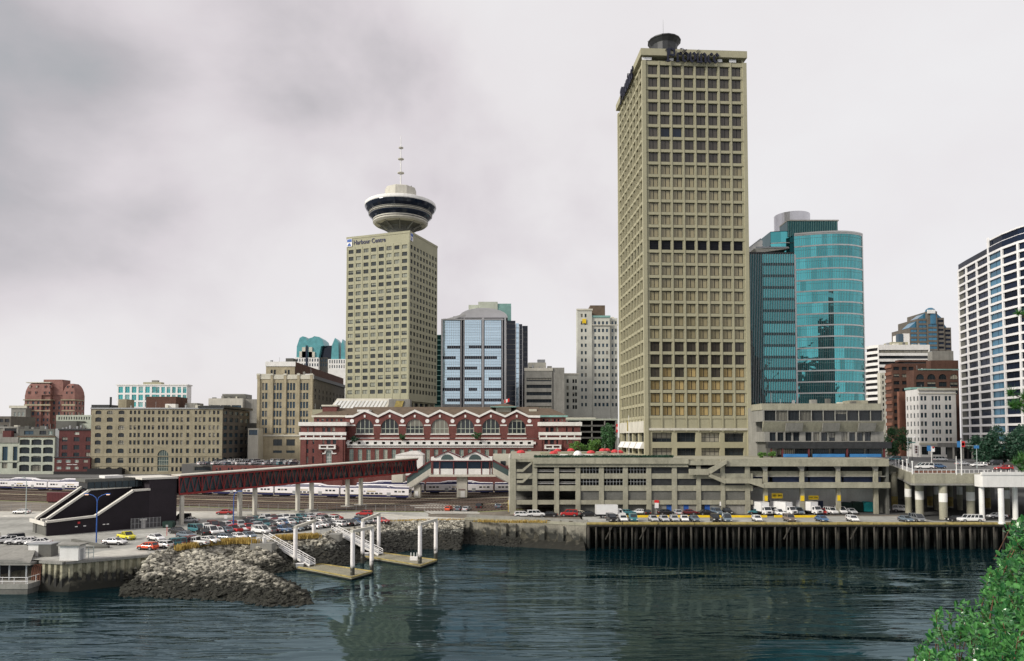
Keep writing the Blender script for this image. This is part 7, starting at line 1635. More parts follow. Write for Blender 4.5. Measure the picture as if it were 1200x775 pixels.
rows_ = [((238, 627), (300, 621.5), 8, 'in the second row of the car park', -45), ((243, 620.3), (303, 614.8), 9, 'in the third row of the car park', -50), ((292, 612.3), (342, 608.8), 8, 'in the back row of the car park', -60),
    ((302, 618.3), (345, 614.2), 7, 'in the rows behind the first gangway', -40), ((306, 625.5), (345, 622.5), 6, 'in the row at the top of the first gangway', -25), ((351, 621.3), (391, 617.0), 6, 'in the row between the two gangways', -20),
    ((349, 614.2), (388, 611.3), 6, 'in the row behind the gangways', -25), ((397, 617.2), (434, 613.2), 6, 'in the row right of the second gangway', -30), ((351, 608.6), (372, 607.3), 3, 'in the short row beside the road', -40)]
prev = None
for (x0, y0), (x1, y1), n_, wh, hd in rows_:
    for i in range(n_):
        f = i/(n_-1); cc_ = random.choice(pal)
        while cc_ == prev and cc_ != 'white': cc_ = random.choice(pal)
        prev = cc_; car(x0+(x1-x0)*f+random.uniform(-1, 1), y0+(y1-y0)*f+random.uniform(-.3, .3), random.choice(kin), cc_, hd+random.uniform(-12, 12)+(180 if random.random() < .4 else 0), wh)
for a in ((379, 609.2, 'hatch', 'red', -20, 'near the white frames'), (385, 610.5, 'sedan', 'white', -20, 'beside the red hatchback'), (392.5, 609.5, 'sedan', 'red', -25, 'beside the white frames at the row end'), (446.5, 613.2, 'sedan', 'red', -25, 'at the right end of the car park'),
    (427, 604.8, 'wagon', 'red', 175, 'parked along the weedy verge'), (263.5, 603.3, 'sedan', 'red', 175, 'driving on the road below the walkway'), (25.5, 602.6, 'sedan', 'white', 178, 'driving on the yard road behind the lamp pole')): car(*a, group='cars on the quay road')
for a in ((5, 637, 'wagon', 'white', -140, 'leftmost at the left edge lot'), (14, 636, 'suv', 'black', -140, 'between white cars at the left edge lot'), (21, 638, 'sedan', 'white', -150, 'third from the left edge'), (33, 638, 'sedan', 'white', -155, 'fourth from the left edge'), (45, 639.5, 'sedan', 'white', -165, 'rightmost in the left edge lot')): car(*a, group='cars in the left edge lot')
for a in ((526, 599, 'hatch', 'orange', 80, 'in the small lot left of the garage'), (537, 599, 'hatch', 'slate', 85, 'in the small lot left of the garage'), (547, 599.2, 'sedan', 'silver', 75, 'in the small lot left of the garage'), (562, 596.5, 'suv', 'black', 85, 'in the small lot left of the garage'), (583.5, 596, 'sedan', 'slate', 95, 'in the small lot left of the garage')): car(*a, group='cars in the small lot')
g2 = 'cars along the garage front'
for a in ((613, 606.4, 'wagon', 'white', 5, 'leftmost along the garage front'), (628, 606.2, 'suv', 'white', 8, 'second along the garage front'), (643, 606, 'sedan', 'black', 176, 'third along the garage front'), (667, 605.6, 'suv', 'red', 175, 'along the garage front'), (681, 605.2, 'sedan', 'cream', 5, 'along the garage front next to a red one'), (690, 605.3, 'sedan', 'black', 5, 'along the garage front left of the box truck'),
    (735, 603.6, 'sedan', 'teal', 5, 'behind the yellow barrier'), (749, 603.2, 'sedan', 'white', 175, 'behind the yellow barrier'), (758, 603.8, 'hatch', 'black', 90, 'behind the yellow barrier'), (781, 603.6, 'sedan', 'black', 5, 'behind the yellow barrier'), (794, 603.9, 'wagon', 'silver', 88, 'behind the yellow barrier'), (806, 603.6, 'sedan', 'maroon', 176, 'behind the yellow barrier'), (828, 604, 'sedan', 'black', 5, 'behind the yellow barrier'), (839.5, 603.4, 'suv', 'slate', -80, 'behind the yellow barrier'), (851, 603.2, 'suv', 'black', -85, 'behind the yellow barrier'), (876, 601.4, 'van', 'black', -100, 'left of the white box trucks'), (886, 602.8, 'sedan', 'teal', 175, 'in front of the white box truck')): car(*a, group=g2, z=PZ, ztag=.05)
for a in ((905, 602.7, 'van', 'white', -88, 'between two white box trucks'), (911.5, 604.2, 'pickup', 'white', -70, 'leaving the loading bays'), (934.5, 602.9, 'van', 'slate', -85, 'in the loading bay beside the box truck'), (962.5, 602.9, 'hatch', 'red', -90, 'in the loading bay by the brown crate'), (973.5, 602.7, 'suv', 'white', -80, 'in the loading bay'), (984.5, 602.1, 'van', 'white', -85, 'in the loading bay'), (996.5, 602.3, 'sedan', 'silver', -85, 'beside the dark green skip'), (1031.5, 600.2, 'van', 'white', -25, 'right of the turquoise skip'), (1057.5, 600.3, 'van', 'white', -30, 'between the viaduct columns')): car(*a, group='vehicles at the loading bays', z=PZ, ztag=.05)
for a in ((716.5, 611.2, 'van', 'black'), (730, 611.2, 'wagon', 'white'), (742, 611.2, 'suv', 'teal'), (765.5, 611.2, 'sedan', 'silver'), (778, 611.2, 'sedan', 'silver'), (790, 611.2, 'hatch', 'silver'), (802, 611.2, 'sedan', 'white'), (813.5, 611.2, 'sedan', 'slate'), (838, 611.3, 'suv', 'black'), (851.5, 611.3, 'van', 'slate'), (887, 611.3, 'hatch', 'white'), (925, 611.3, 'suv', 'taupe'), (963, 611.4, 'sedan', 'blue'), (999, 611.4, 'wagon', 'white'), (1061.5, 611.6, 'sedan', 'slate'), (1074.5, 611.4, 'van', 'grey')):
    car(*a, -90+random.uniform(-7, 7), 'parked at the pier edge', 'cars parked along the pier edge', PZ, .05)
car(1137, 612.2, 'longsuv', 'white', 178, 'parked sideways at the pier end below the viaduct', 'cars parked along the pier edge', PZ, .05); car(1120.5, 611.2, 'sedan', 'black', 178, 'behind the long white car under the viaduct', 'cars parked along the pier edge', PZ, .05); car(1168.5, 607.8, 'sedan', 'silver', 175, 'between the white viaduct columns', 'cars parked along the pier edge', PZ, .05)
tr = car(716, 607.2, 'truck', 'white', 3, 'longest, parked sideways at the left end of the pier', 'trucks on the pier', PZ, .05)
for a in ((893, 603.4, 'truck', 'white', -78, 'left of the three at the loading bays'), (919.5, 603.2, 'truck', 'white', -65, 'middle one of the three at the loading bays'), (949.5, 602.7, 'truck', 'white', -70, 'right one of the three at the loading bays, beside the brown crate')): car(*a, 'trucks on the pier', PZ, .05)
# cars up on the brick deck and along the street
random.seed(5)
for i in range(15): car(237+i*7.6, 545.2-.2*(i % 2), random.choice(('sedan', 'hatch', 'wagon', 'suv')), random.choice(('white', 'silver', 'white', 'slate', 'teal')), 60+random.uniform(-25, 15), 'on the brick parking deck', 'cars on the brick deck', Zat(545.5, 299), .05)
for i in range(13): car(258+i*7.2, 543.0, random.choice(('sedan', 'suv', 'van')), random.choice(('white', 'silver', 'white', 'grey')), 70+random.uniform(-25, 15), 'in the back row of the brick parking deck', 'cars on the brick deck', Zat(545.5, 299), .05)
gs = 'cars on the street above the viaduct'
SZ = 17.6
for a in ((1083, 550.3, 'van', 'white', 175, 'behind the planters on the viaduct'), (1100, 549.6, 'hatch', 'blue', 0, 'behind the planters on the viaduct'), (1147, 547.6, 'wagon', 'white', 178, 'above the viaduct beside the dark tree'), (1166, 545.5, 'suv', 'black', 178, 'under the dark tree'), (1176, 551.6, 'wagon', 'red', 178, 'on the white viaduct'), (1048, 540.5, 'van', 'teal', 178, 'at the street corner left of the poles'), (1102, 541, 'van', 'silver', 0, 'in front of the white stone building'), (1055, 546.5, 'sedan', 'black', 160, 'at the left end of the viaduct street'), (1128, 546.0, 'sedan', 'silver', 10, 'near the blue banner pole')): car(*a, group=gs, z=SZ, ztag=.05)
# every car its own label: same words are told apart by counting from the left
from collections import defaultdict
dd = defaultdict(list)
for lab, px, o in NV: dd[lab].append((px, o))
ORD = ['leftmost', 'second from left', 'third from left', 'fourth from left', 'fifth from left', 'sixth from left', 'seventh from left', 'eighth from left', 'ninth from left', 'tenth from left']
for lab, l in dd.items():
    if len(l) > 1:
        for i, (px, o) in enumerate(sorted(l, key=lambda t_: t_[0])): o['label'] = lab+', '+ORD[i]
# skips and crate by the loading bays
def skip(px0, px1, m, lab, h):
    x, y, z = onground(px0, 600.5, PZ); x1, _, _ = onground(px1, 600.5, PZ); s_ = thing('skip', lab, 'skip', (x, y, z+.05), 0, 'skips at the loading bays'); w_ = x1-x; b = MB(); b.xprism([(.1, .15), (w_-.15, .15), (w_, h*.75), (w_*.9, h), (w_*.3, h*1.02), (0, h*.8)], 0, 2.4, m); b.build('bin', s_)
    b = MB(); b.box(.2, .5, -.02, 2.3, 0, .149, 'black'); b.box(w_-.6, w_-.3, -.02, 2.3, 0, .149, 'black'); b.build('foot', s_); b = MB(); [b.box(w_*f, w_*f+.12, -.07, -.003, .2, h*.8, m) for f in (.2, .5, .8)]; b.build('rib', s_)
skip(986, 999, 'dark_green', 'dark green open skip behind the parked silver car', 2.6); skip(999.5, 1012, 'dark_green', 'dark green tall skip touching the turquoise one', 2.7); skip(1012.5, 1024.5, 'teal_paint', 'bright turquoise waste skip at the end of the loading bays', 2.7)
x, y, z = onground(957, 599, PZ); c = thing('crate', 'brown wooden crate beside the right white box truck', 'crate', (x, y+1, z+.05)); b = MB(); b.box(-1.2, 1.3, 0, 2, 0, 2.9, 'rust_brick'); [b.box(-1.25, 1.35, -.06, -.003, q, q+.12, 'rust_brick') for q in (.1, 1.4, 2.7)]; b.build('box', c)
for px, lab in ((769.5, 'red and white fuel sign post at the garage door'), (846, 'white notice post by the dark parked cars')):
    x, y, z = onground(px, 602.8, PZ); c = thing('sign_post', lab, 'sign', (x, y, z+.05)); b = MB(); b.cyl(0, 0, 0, 3.6, .09, 'grey_metal', 6); b.build('post', c); b = MB()
    if px < 800: b.box(-.6, .6, -.3, .1, 3.0, 3.7, 'sign_red'); b.box(-.5, .5, -.3, .1, 1.6, 2.997, 'white_paint')
    else: b.box(-.6, .6, -.2, .0, 2.2, 3.3, 'white_paint')
    b.build('plate', c)
for px, lab in ((677.5, 'leftmost red notice on a garage column'), (700, 'red notice on the column left of the long box truck'), (733, 'red notice on the column right of the long box truck')):
    x, y, z = onground(px, 602.6, PZ); c = thing('notice_plate', lab, 'sign', (x, y+.8, 8.2)); b = MB(); b.box(-.45, .45, -.1, 0, 0, 1.1, 'umbrella_red'); b.build('plate', c)
# ------------------------------------------------------------------ viaduct at the right
V = thing('viaduct', 'grey concrete street viaduct on thick round columns right of the garage', 'viaduct', (100.4, 182, 6.3))
VP = [(100.4, 182), (119.2, 182), (119.2, 292), (134, 292), (121, 231)]; VP = [(100.4, 182), (119.3, 182), (119.3, 292), (140, 292)]; VP = [(100.4, 182), (160, 182), (160, 291), (142, 291), (121, 231)]
lp = [(x-100.4, y-182) for x, y in VP]; ztd = SZ-6.3
b = MB(); b.prism([(a[0]+.3, a[1]+.3) if i == 0 else a for i, a in enumerate(lp)], ztd-1.0, ztd, 'concrete_grey', 'city_asphalt'); b.build('deck', V)
for a, c in ((lp[4], lp[0]), (lp[3], lp[4]), (lp[0], (19.1, 0))): b = MB(); b.beam((*a, ztd-1.0), (*c, ztd-1.0), .9, 2.5, 'concrete'); b.beam((*a, ztd-2.5), (*c, ztd-2.5), 1.3, .45, 'concrete_grey'); b.build('edge_beam', V)
for px, py, r_, yl in ((1048.5, 594.5, .85, 1), (1064.8, 601.5, .85, 0), (1078, 605.5, .98, 0), (1090, 594.5, .75, 1), (1105.8, 609, .95, 0), (1113.6, 595.5, .75, 1), (1137.9, 607, .95, 0), (1098, 598, .7, 0), (1125, 598, .7, 0), (1180, 604, .75, 0), (1158, 597, .7, 1)):
    x, y, z = onground(px, py, PZ); b = MB(); b.cyl(0, 0, 0, ztd-1.0, r_, 'concrete', 20); 
    if yl: b.cyl(0, 0, .5, 3.2, r_+.02, 'old_yellow', 20, cap=False)
    else: b.cyl(0, 0, 4.4, 6.6, r_+.02, 'white_weathered', 20, cap=False)
    b.build('column', V, loc=(x-100.4, y-182, 0))
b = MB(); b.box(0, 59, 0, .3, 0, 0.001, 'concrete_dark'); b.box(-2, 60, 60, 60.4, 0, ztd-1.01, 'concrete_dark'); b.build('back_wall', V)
b = MB()
for i in range(34): x = .3+i*1.15; b.beam((x, .1, ztd+.25), (x, .1, ztd+1.15), .07, .07, 'white_paint')
b.beam((0, .1, ztd+1.15), (19.2, .1, ztd+1.15), .08, .08, 'white_paint'); b.beam((0, .1, ztd+.3), (19.2, .1, ztd+.3), .06, .06, 'white_paint')
for f in np.linspace(0, 1, 26): q = Vector((*lp[0], 0)).lerp(Vector((*lp[4], 0)), float(f)); b.beam((q.x, q.y, ztd+.2), (q.x, q.y, ztd+1.3), .07, .07, 'white_paint')
b.beam((*lp[0], ztd+1.25), (*lp[4], ztd+1.25), .08, .08, 'white_paint'); b.build('railing', V)
for f, h_ in ((.0, 3.0), (.22, 3.2), (.42, 2.6), (.62, 2.4), (.8, 2.2)):
    q = Vector((*lp[0], 0)).lerp(Vector((*lp[4], 0)), f); b = MB(); b.cyl(q.x-.2, q.y, ztd, ztd+h_, .13, 'white_paint', 8); b.cyl(q.x-.2, q.y, ztd+h_, ztd+h_+.35, .24, 'lamp_clear', 8); b.build('lamp_bollard', V)
b = MB()
for i in range(7): b.box(1.0+i*1.5, 2.0+i*1.5, .8, 1.6, ztd+.01, ztd+.8, 'rust_brick')
b.build('planter', V)
V2 = thing('white_viaduct', 'white painted viaduct on slim white columns at the right edge', 'viaduct', (118.9, 178, 6.3)); xw0 = Xat(1151.5, 178, 17)-118.9
b = MB(); b.box(xw0, 60, 0, 3.2, ztd-2.9, ztd+.05, 'white_weathered'); b.box(xw0-.2, 60, -.15, .5, ztd+.053, ztd+.75, 'white_weathered'); b.build('edge_beam', V2)
for px, py, r_ in ((1155.2, 611, .6), (1173.4, 614.2, .62), (1189.6, 603.5, .6)):
    x, y, z = onground(px, py, PZ); y = min(y, 182); x = Xat(px, y, 10); b = MB(); b.cyl(0, 0, 0, ztd-2.9, r_, 'white_weathered', 18); b.cyl(0, 0, 0, .35, r_+.15, 'white_weathered', 18); b.build('column', V2, loc=(x-118.9, y-178+(1.5 if px < 1160 else 0), 0))
b = MB()
for i in range(20): b.box(xw0+.5+i*2, xw0+.62+i*2, .1, .2, ztd+.75, ztd+1.2, 'white_paint')
b.build('railing', V2)
def pole(px, py, h, lab, signs=(), m='white_weathered', arm=0, r_=.11, z=SZ, cat='pole', nm='banner_pole'):
    x, y, zz = onground(px, py, z); p = thing(nm, lab, cat, (x, y, zz)); b = MB(); b.cyl(0, 0, 0, h, r_, m, 8, r_*.7); b.build('pole', p)
    for (dx, z0, w_, hh, mm) in signs: b = MB(); b.box(dx, dx+w_, -.08, .0, z0, z0+hh, mm); b.build('banner' if nm == 'banner_pole' else 'signal', p)
    if arm: b = MB(); b.beam((0, 0, h-.3), (arm, 0, h-.2), .1, .1, m); b.build('arm', p)
    return p
pole(1127, 557, 8.6, 'tall white pole with blue and red banners at the viaduct edge', [(-.95, 6.8, .8, 1.5, 'blue_board'), (.15, 6.9, .8, 1.4, 'sign_red'), (.2, 7.2, .6, .7, 'white_paint')], r_=.14)
pole(1092, 549.5, 6.6, 'white pole with a blue banner in front of the white stone building', [(-1.3, 5.2, 1.1, 1.6, 'blue_board'), (.15, 5.0, .8, 1.2, 'white_paint'), (.3, 5.9, .5, .6, 'sign_red')])
pole(1145, 549, 7.0, 'grey pole with a blue street sign on its arm left of the dark tree', [(-.8, 5.9, 1.5, .9, 'blue_board')], 'pole_grey', -5)
pole(1121, 556.8, 4.6, 'short white post beside the tall banner pole'); pole(1064.5, 545, 9.5, 'grey street light pole at the corner of the cream building', [(1.6, 9.1, .9, .5, 'white_paint')], 'pole_grey', 2.2, nm='street_lamp', cat='street lamp')
p = pole(1069, 540, 9, 'grey traffic signal mast reaching over the street corner', [(-11, 6.5, .5, 1.3, 'black'), (-2.0, 6.9, 3.4, .5, 'copper_green'), (-8.2, 6.5, .5, 1.3, 'black')], 'dark_metal', -12, nm='traffic_signal', cat='traffic light')
b = MB(); b.cyl(0, 0, 0, .12, .01, 'black', 4); b.box(-8.15, -7.8, -.12, -.083, 7.35, 7.7, 'sign_red'); b.build('red_lamp', p)
# ------------------------------------------------------------------ planting
def leaves(b, c, rad, n_, size, m, seed, clumps=14, shell=.55):
    rs = np.random.default_rng(seed); c = np.array(c); rad = np.array(rad); cl = rs.normal(size=(clumps, 3)); cl /= np.linalg.norm(cl, axis=1)[:, None]; cl *= rs.uniform(.35, .85, (clumps, 1)); cr_ = rs.uniform(.22, .42, clumps); k = b.mi(m)
    for i in range(n_):
        j = rs.integers(clumps); d = rs.normal(size=3); d /= np.linalg.norm(d); p = c+rad*(cl[j]+d*cr_[j]*rs.uniform(shell, 1.08)); u = rs.normal(size=3); u /= np.linalg.norm(u); w_ = np.cross(u, rs.normal(size=3)); w_ /= np.linalg.norm(w_); s_ = size*rs.uniform(.6, 1.3)
        i0 = len(b.v); b.v.extend([tuple(p-u*s_), tuple(p+w_*s_*.5), tuple(p+u*s_), tuple(p-w_*s_*.5)]); b.f.append((i0, i0+1, i0+2, i0+3)); b.m.append(k)
def tree(name, label, x, y, z, h, rad, n_, size, m, seed, cat='tree', trunk=True, clumps=16, group=None):
    t_ = thing(name, label, cat, (x, y, z), 0, group); b = MB(); leaves(b, (0, 0, h), rad, n_, size, m, seed, clumps); b.build('crown', t_)
    if trunk:
        b = MB(); rs = random.Random(seed); b.tube([(0, 0, 0), (.1, 0, h*.5), (0, .1, h)], [rad[0]*.07+.05, rad[0]*.05+.04, .04], 'bark', 8)
        for i in range(7): a = rs.uniform(0, 6.28); q = h*rs.uniform(.35, .7); b.tube([(0, 0, q), (math.cos(a)*rad[0]*.35, math.sin(a)*rad[1]*.35, q+rad[2]*.3), (math.cos(a)*rad[0]*.7, math.sin(a)*rad[1]*.7, q+rad[2]*.5)], [rad[0]*.03+.03, rad[0]*.02+.02, .02], 'bark', 6)
        b.build('trunk', t_)
    return t_
def ptree(name, label, px, Y, pyb, pyt, wpx, n_, size, m, seed, zb=None, **k):
    s_ = Y/FPX; x = Xat(px, Y, 20); z0 = Zat(pyb, Y) if zb is None else zb; zt_ = Zat(pyt, Y); low = Zat(pyb, Y) ; rz = (zt_-low)/2; return tree(name, label, x, Y, z0, (zt_+low)/2-z0, (wpx*s_/2, wpx*s_/2, rz), n_, size, m, seed, **k)
ptree('broadleaf_tree', 'tall bright green tree at the left foot of the tallest tower', 714, 262, 533, 493, 20, 2600, .34, 'leaf_mid', 1, zb=TZ)
ptree('broadleaf_tree', 'bushy bright green tree behind the plaza umbrellas', 697, 270, 532, 514, 24, 1500, .30, 'leaf_bright', 2, zb=TZ, group='low trees behind the plaza')
ptree('broadleaf_tree', 'low bright green tree at the left of the plaza trees beside the station wing', 677, 272, 532, 516, 22, 1300, .30, 'leaf_bright', 3, zb=TZ, group='low trees behind the plaza')
ptree('broadleaf_tree', 'dark green street tree between the annex and the cream stone building', 1049, 318, 534, 500, 34, 3200, .42, 'leaf_mid', 4, zb=SZ)
ptree('broadleaf_tree', 'large dark green tree leftmost of the two by the curved apartment tower', 1163, 262, 549, 501, 44, 6500, .42, 'leaf_dark', 5, zb=SZ, clumps=24)
ptree('broadleaf_tree', 'large dark green tree at the right edge behind the red car', 1196, 255, 550, 497, 48, 6500, .42, 'leaf_dark', 6, zb=SZ, clumps=24)
for i, (px, py, s_) in enumerate(((416, 513.5, 14), (471.5, 512.5, 8.5), (559, 510.5, 13))): ptree('potted_shrub', ('wide dark shrub on the station terrace beneath the leftmost arch', 'small round shrub on the station terrace beneath the second pier', 'green pointed shrub on the station terrace beneath the fifth and sixth arches')[i], px, 296.2, py+4.5, py-4.5 if i else py-2.5, s_, 700, .25, ('leaf_dark', 'leaf_mid', 'leaf_mid')[i], 20+i, cat='shrub', group='shrubs on the station terrace')
h_ = thing('hedge', 'clipped dark green hedge along the plaza edge above the garage', 'hedge', (G.X+G.lx(626), 195.5, TZ)); Lh = G.lx(790)-G.lx(626); b = MB(); rs = np.random.default_rng(9)
for i in range(5200): p = np.array([rs.uniform(0, Lh), rs.uniform(0, 1.3), rs.uniform(0, .85)]); u = rs.normal(size=3)*.13; w_ = rs.normal(size=3)*.08; b.face([p-u, p+w_, p+u, p-w_], 'leaf_dark')
b.box(.1, Lh-.1, .15, 1.15, 0, .7, 'leaf_dark'); b.build('foliage', h_)
for px, w_, lab in ((893, 11, 'leafy bright green shrub leftmost on the annex terrace'), (905, 12, 'leafy bright green shrub beside the annex terrace post')): ptree('terrace_shrub', lab, px, 203, 536.5, 529.5, w_, 700, .22, 'leaf_bright', 30+int(px), zb=TZ, cat='shrub')
# parasols and terrace tents on the plaza
def parasol(px, py, Y, lab, s_=1.0):
    x = Xat(px, Y, 22); z1 = Zat(py, Y); p = thing('parasol', lab, 'parasol', (x, Y, TZ), 0, 'red parasols on the plaza'); hh = z1-TZ; b = MB(); b.cyl(0, 0, 0, hh, .05, 'white_weathered', 6); b.build('pole', p); b = MB(); b.lathe(0, 0, [(1.0*s_, hh-.75), (1.03*s_, hh-.5), (.7*s_, hh-.05), (0, hh+.2)], 'umbrella_red', 8); b.build('canopy', p)
    b = MB(); b.cyl(0, 0, .7, .75, .55, 'white_weathered', 10); b.cyl(0, 0, 0, .12, .3, 'concrete_grey', 8); b.build('table', p)
for i, a in enumerate(((610.5, 528.0, 205, 'red parasol at the stair head on the left plaza corner', 1.2), (649, 529.0, 214, 'red parasol in the front of the left pair', 1.2), (653.5, 526.5, 219, 'red parasol just behind the left pair front one', 1.1), (669, 526.0, 216, 'red parasol left of the white dome tent', 1.1), (692.5, 528.4, 212, 'red parasol right of the white dome tent', 1.2), (706.5, 526.1, 222, 'red parasol left one of the joined middle pair', 1.1), (711.5, 526.1, 224, 'red parasol right one of the joined middle pair', 1.1), (720.5, 527.4, 212, 'red parasol left one beside the tower foot', 1.1), (726.5, 528.2, 213, 'red parasol closest to the tower foot', 1.0))): parasol(*a)
x = Xat(677, 206, 22); t_ = thing('dome_tent', 'white dome shaped tent on the plaza between red parasols', 'tent', (x, 206, TZ)); b = MB(); b.lathe(0, 0, [(1.35, 0), (1.35, .4), (1.2, 1.1), (.85, 1.6), (.4, 1.85), (0, 1.92)], 'white_paint', 18); b.build('canopy', t_)
for px, w_, lab in ((661, 11, 'low white windbreak left of the dome tent'), (689, 15, 'low white windbreak right of the dome tent')): x = Xat(px, 207, 22); t_ = thing('windbreak', lab, 'screen', (x, 207, TZ)); ww = w_*207/FPX; b = MB(); b.xprism([(-ww/2, 0), (ww/2, 0), (ww/2*.8, .85), (-ww/2*.8, 1.0)], 0, .15, 'white_weathered'); b.build('panel', t_)
x = Xat(686, 235, 22); t_ = thing('lawn_bed', 'raised lawn bed in front of the plaza trees', 'planter', (x-14, 236, TZ)); b = MB(); b.box(0, 22, 0, 12, 0, .5, 'weeds'); b.build('grass', t_); b = MB(); b.box(-.2, 22.2, -.25, -.003, 0, .55, 'concrete'); b.build('kerb', t_)
for px, py, Y, lab, hh in ((724.2, 492, 205, 'tall flagpole with a red and white flag left of the tallest tower', 10.0), (737, 487, 206, 'thin flagpole with a furled flag in front of the tallest tower', 11.5)):
    x = Xat(px, Y, 25); t_ = thing('flagpole', lab, 'flagpole', (x, Y, TZ)); zt_ = Zat(py, Y)-TZ; b = MB(); b.tube([(0, 0, 0), (0, 0, zt_)], .06, 'white_weathered', 6); b.build('pole', t_); b = MB(); q = [(.05, .5, -3.6, -1.2, 'flag_red')] if px < 730 else [(.03, .35, -4.5, -1.6, 'old_yellow')]
    for a0, a1, z0, z1, mm in q: b.box(a0-.55, a1-.5, -.05, .0, zt_+z0, zt_+z1, mm); b.box(a0-.4, a1-.6, -.06, -.051, zt_+z0+.8, zt_+z1-.8, 'flag_white') if px < 730 else None
    b.build('flag', t_)
# ------------------------------------------------------------------ bank, laurel bush and pine beside the viewpoint
b = MB(); bank = [(2.2, 3.2), (5.0, 7.4), (9.5, 11.6), (16, 14.5), (30, 16), (30, -12), (2.2, -12)]; lowb = [(1.5, 4.5), (5.0, 10.5), (10, 15.5), (17, 19), (34, 21), (34, -12), (1.5, -12)]
n_ = len(bank)
for i in range(n_): j = (i+1) % n_; b.face([(*lowb[i], -3), (*lowb[j], -3), (*bank[j], 22.8), (*bank[i], 22.8)], 'shore_dirt')
b.face([(x, y, 22.8) for x, y in bank], 'dirt' if 'dirt' in M else 'gravel'); struct(b.build('terrain'))
# outline of the bush in the picture -> leaf sprays at 6-9 m
OUT = [(1052, 775), (1072, 757), (1080, 733), (1092, 726), (1096, 717), (1112, 712), (1122, 702), (1140, 700), (1146, 682), (1158, 665), (1164, 652), (1172, 641), (1180, 628), (1190, 612), (1200, 603)]
def outy(px): return float(np.interp(px, [p[0] for p in OUT], [p[1] for p in OUT]))
BU = thing('laurel_bush', 'glossy bright green broadleaf bush filling the lower right corner', 'bush', (6.2, 8.2, 22.8))
b = MB(); rs = np.random.default_rng(4); nsp = 0; kl = [b.mi(m_) for m_ in ('leaf_laurel', 'leaf_rust', 'bark_red')]
def leaf(b, p, d, up, L_, w_, k):
    d = d/np.linalg.norm(d); s_ = np.cross(d, up); s_ /= np.linalg.norm(s_)+1e-9; n__ = np.cross(s_, d); i0 = len(b.v)
    b.v.extend([tuple(p), tuple(p+d*L_*.35+s_*w_*.5+n__*w_*.16), tuple(p+d*L_*.78+s_*w_*.42+n__*w_*.12), tuple(p+d*L_-n__*L_*.05), tuple(p+d*L_*.78-s_*w_*.42+n__*w_*.12), tuple(p+d*L_*.35-s_*w_*.5+n__*w_*.16), tuple(p+d*L_*.4), tuple(p+d*L_*.8-n__*L_*.01)])
    for f in ((0, 1, 6), (1, 2, 7, 6), (2, 3, 7), (3, 4, 7), (4, 5, 6, 7), (5, 0, 6)): b.f.append(tuple(i0+a for a in f)); b.m.append(k)
stems = []
while nsp < 2300:
    px = rs.uniform(1045, 1330); py = rs.uniform(600, 900)
    top_ = outy(min(px, 1199)) if px < 1200 else 603-(px-1200)*.6
    if py < top_+rs.uniform(1, 12)+7*math.sin(px*.21)+5*math.sin(px*.083+1): continue
    t_ = (py-top_)/200; Y = 8.8-2.6*min(1, t_)+rs.uniform(-.5, .9)
    if rs.random() < .25: Y += .8
    x = Xat(px, Y, 26); z = Zat(py, Y); nsp += 1
    if z < 22.9: continue
    tip = np.array([x, Y, z]); ax = np.array([rs.normal(-.25, .35), rs.normal(-.35, .3), rs.uniform(.5, 1.0)]); ax /= np.linalg.norm(ax); k = kl[1] if rs.random() < .007 else kl[0]; base = tip-ax*.16
    if rs.random() < .12: stems.append((base-ax*.25-np.array([0, 0, .2]), tip))
    nl = rs.integers(6, 10); a0 = rs.uniform(0, 6.28); t1 = np.cross(ax, [.3, .2, .9]); t1 /= np.linalg.norm(t1); t2 = np.cross(ax, t1)
    for j in range(nl):
        a = a0+j*2.4; f = j/nl; o_ = base+ax*.15*f; el_ = .35+.75*f; d = (t1*math.cos(a)+t2*math.sin(a))*math.cos(el_)+ax*math.sin(el_); leaf(b, o_, d, ax, rs.uniform(.06, .10), rs.uniform(.032, .048), k)
b.build('foliage', BU, loc=(-6.2, -8.2, -22.8)); b = MB()
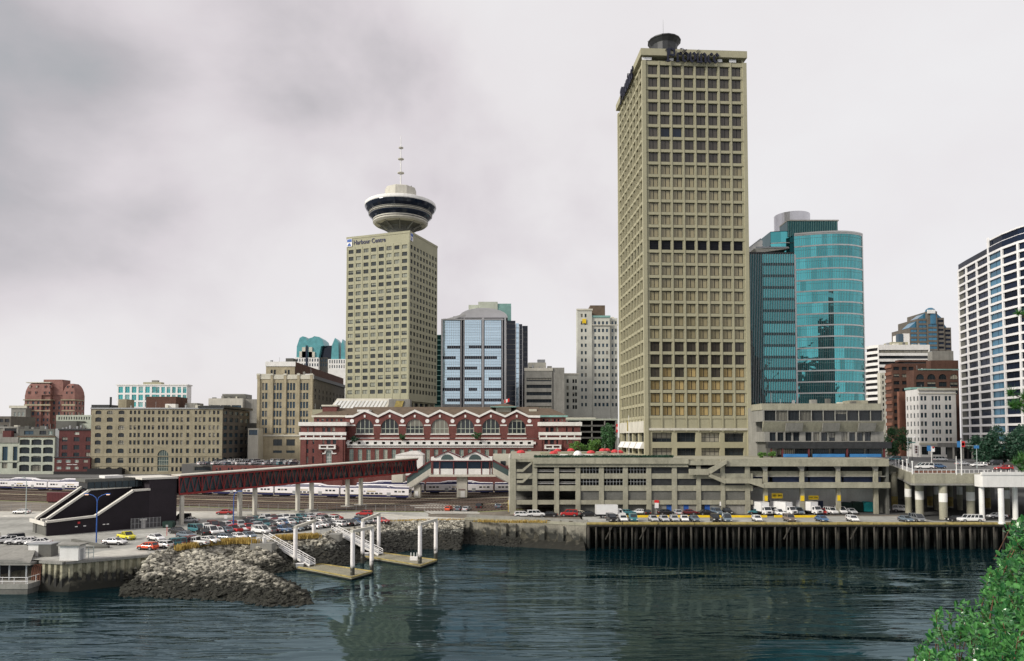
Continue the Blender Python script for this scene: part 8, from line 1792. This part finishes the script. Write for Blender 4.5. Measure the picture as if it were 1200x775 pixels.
for p, q in stems[:500]: b.tube([tuple(p), tuple(q)], [.008, .004], 'bark_red', 4)
for i in range(16): x0 = 3.6+i*.45; b.tube([(x0, x0*1.05+1.6, 22.4), (x0+.2, x0*1.0+1.9, 23.4), (x0+.5, x0*.9+2.5, 24.3)], [.05, .035, .02], 'bark_red', 6)
b.build('branch', BU, loc=(-6.2, -8.2, -22.8))
PT = thing('pine_tree', 'pine whose dark green twigs reach in from the right edge', 'pine tree', (7.6, 8.4, 22.8)); b = MB(); b.tube([(0, 0, 0), (.1, 0, 3), (0, 0, 7)], [.17, .12, .05], 'bark', 9); b.build('trunk', PT)
bn = MB(); bb_ = MB(); rs = np.random.default_rng(12); kk = bn.mi('leaf_pine')
for (px, py, r_) in ((1203, 372, .07), (1197, 470, .10), (1207, 482, .11), (1198, 541, .075), (1208, 548, .10), (1225, 430, .12), (1230, 520, .12), (1240, 360, .12)):
    Y = 8.0; tip = np.array([Xat(px, Y, 27)-7.6, Y-8.4, Zat(py, Y)-22.8]); z0 = tip[2]-.1+rs.uniform(-.3, .1); bb_.tube([(0, 0, z0), (tip[0]*.5, tip[1]*.5, z0+.12), tuple(tip)], [.035, .022, .01], 'bark', 5)
    for q in range(5):
        c_ = tip+rs.normal(size=3)*r_*.55; bb_.tube([tuple(tip*.9+np.array([0, 0, z0])*.1), tuple(c_)], [.008, .005], 'bark', 4)
        for i in range(110):
            d = rs.normal(size=3); d /= np.linalg.norm(d); d[2] += .35; s_ = np.cross(d, rs.normal(size=3)); s_ /= np.linalg.norm(s_)*260; L_ = r_*rs.uniform(.5, 1.0); i0 = len(bn.v); bn.v.extend([tuple(c_-s_), tuple(c_+s_), tuple(c_+d*L_)]); bn.f.append((i0, i0+1, i0+2)); bn.m.append(kk)
bn.build('needles', PT); bb_.build('branch', PT)
for o in list(col.objects):                      # source vehicles nobody used stay out of the scene
    if o.parent is None and o.get('label') == 'x':
        for c in KIDS.get(o.name, []): bpy.data.objects.remove(c)
        bpy.data.objects.remove(o)
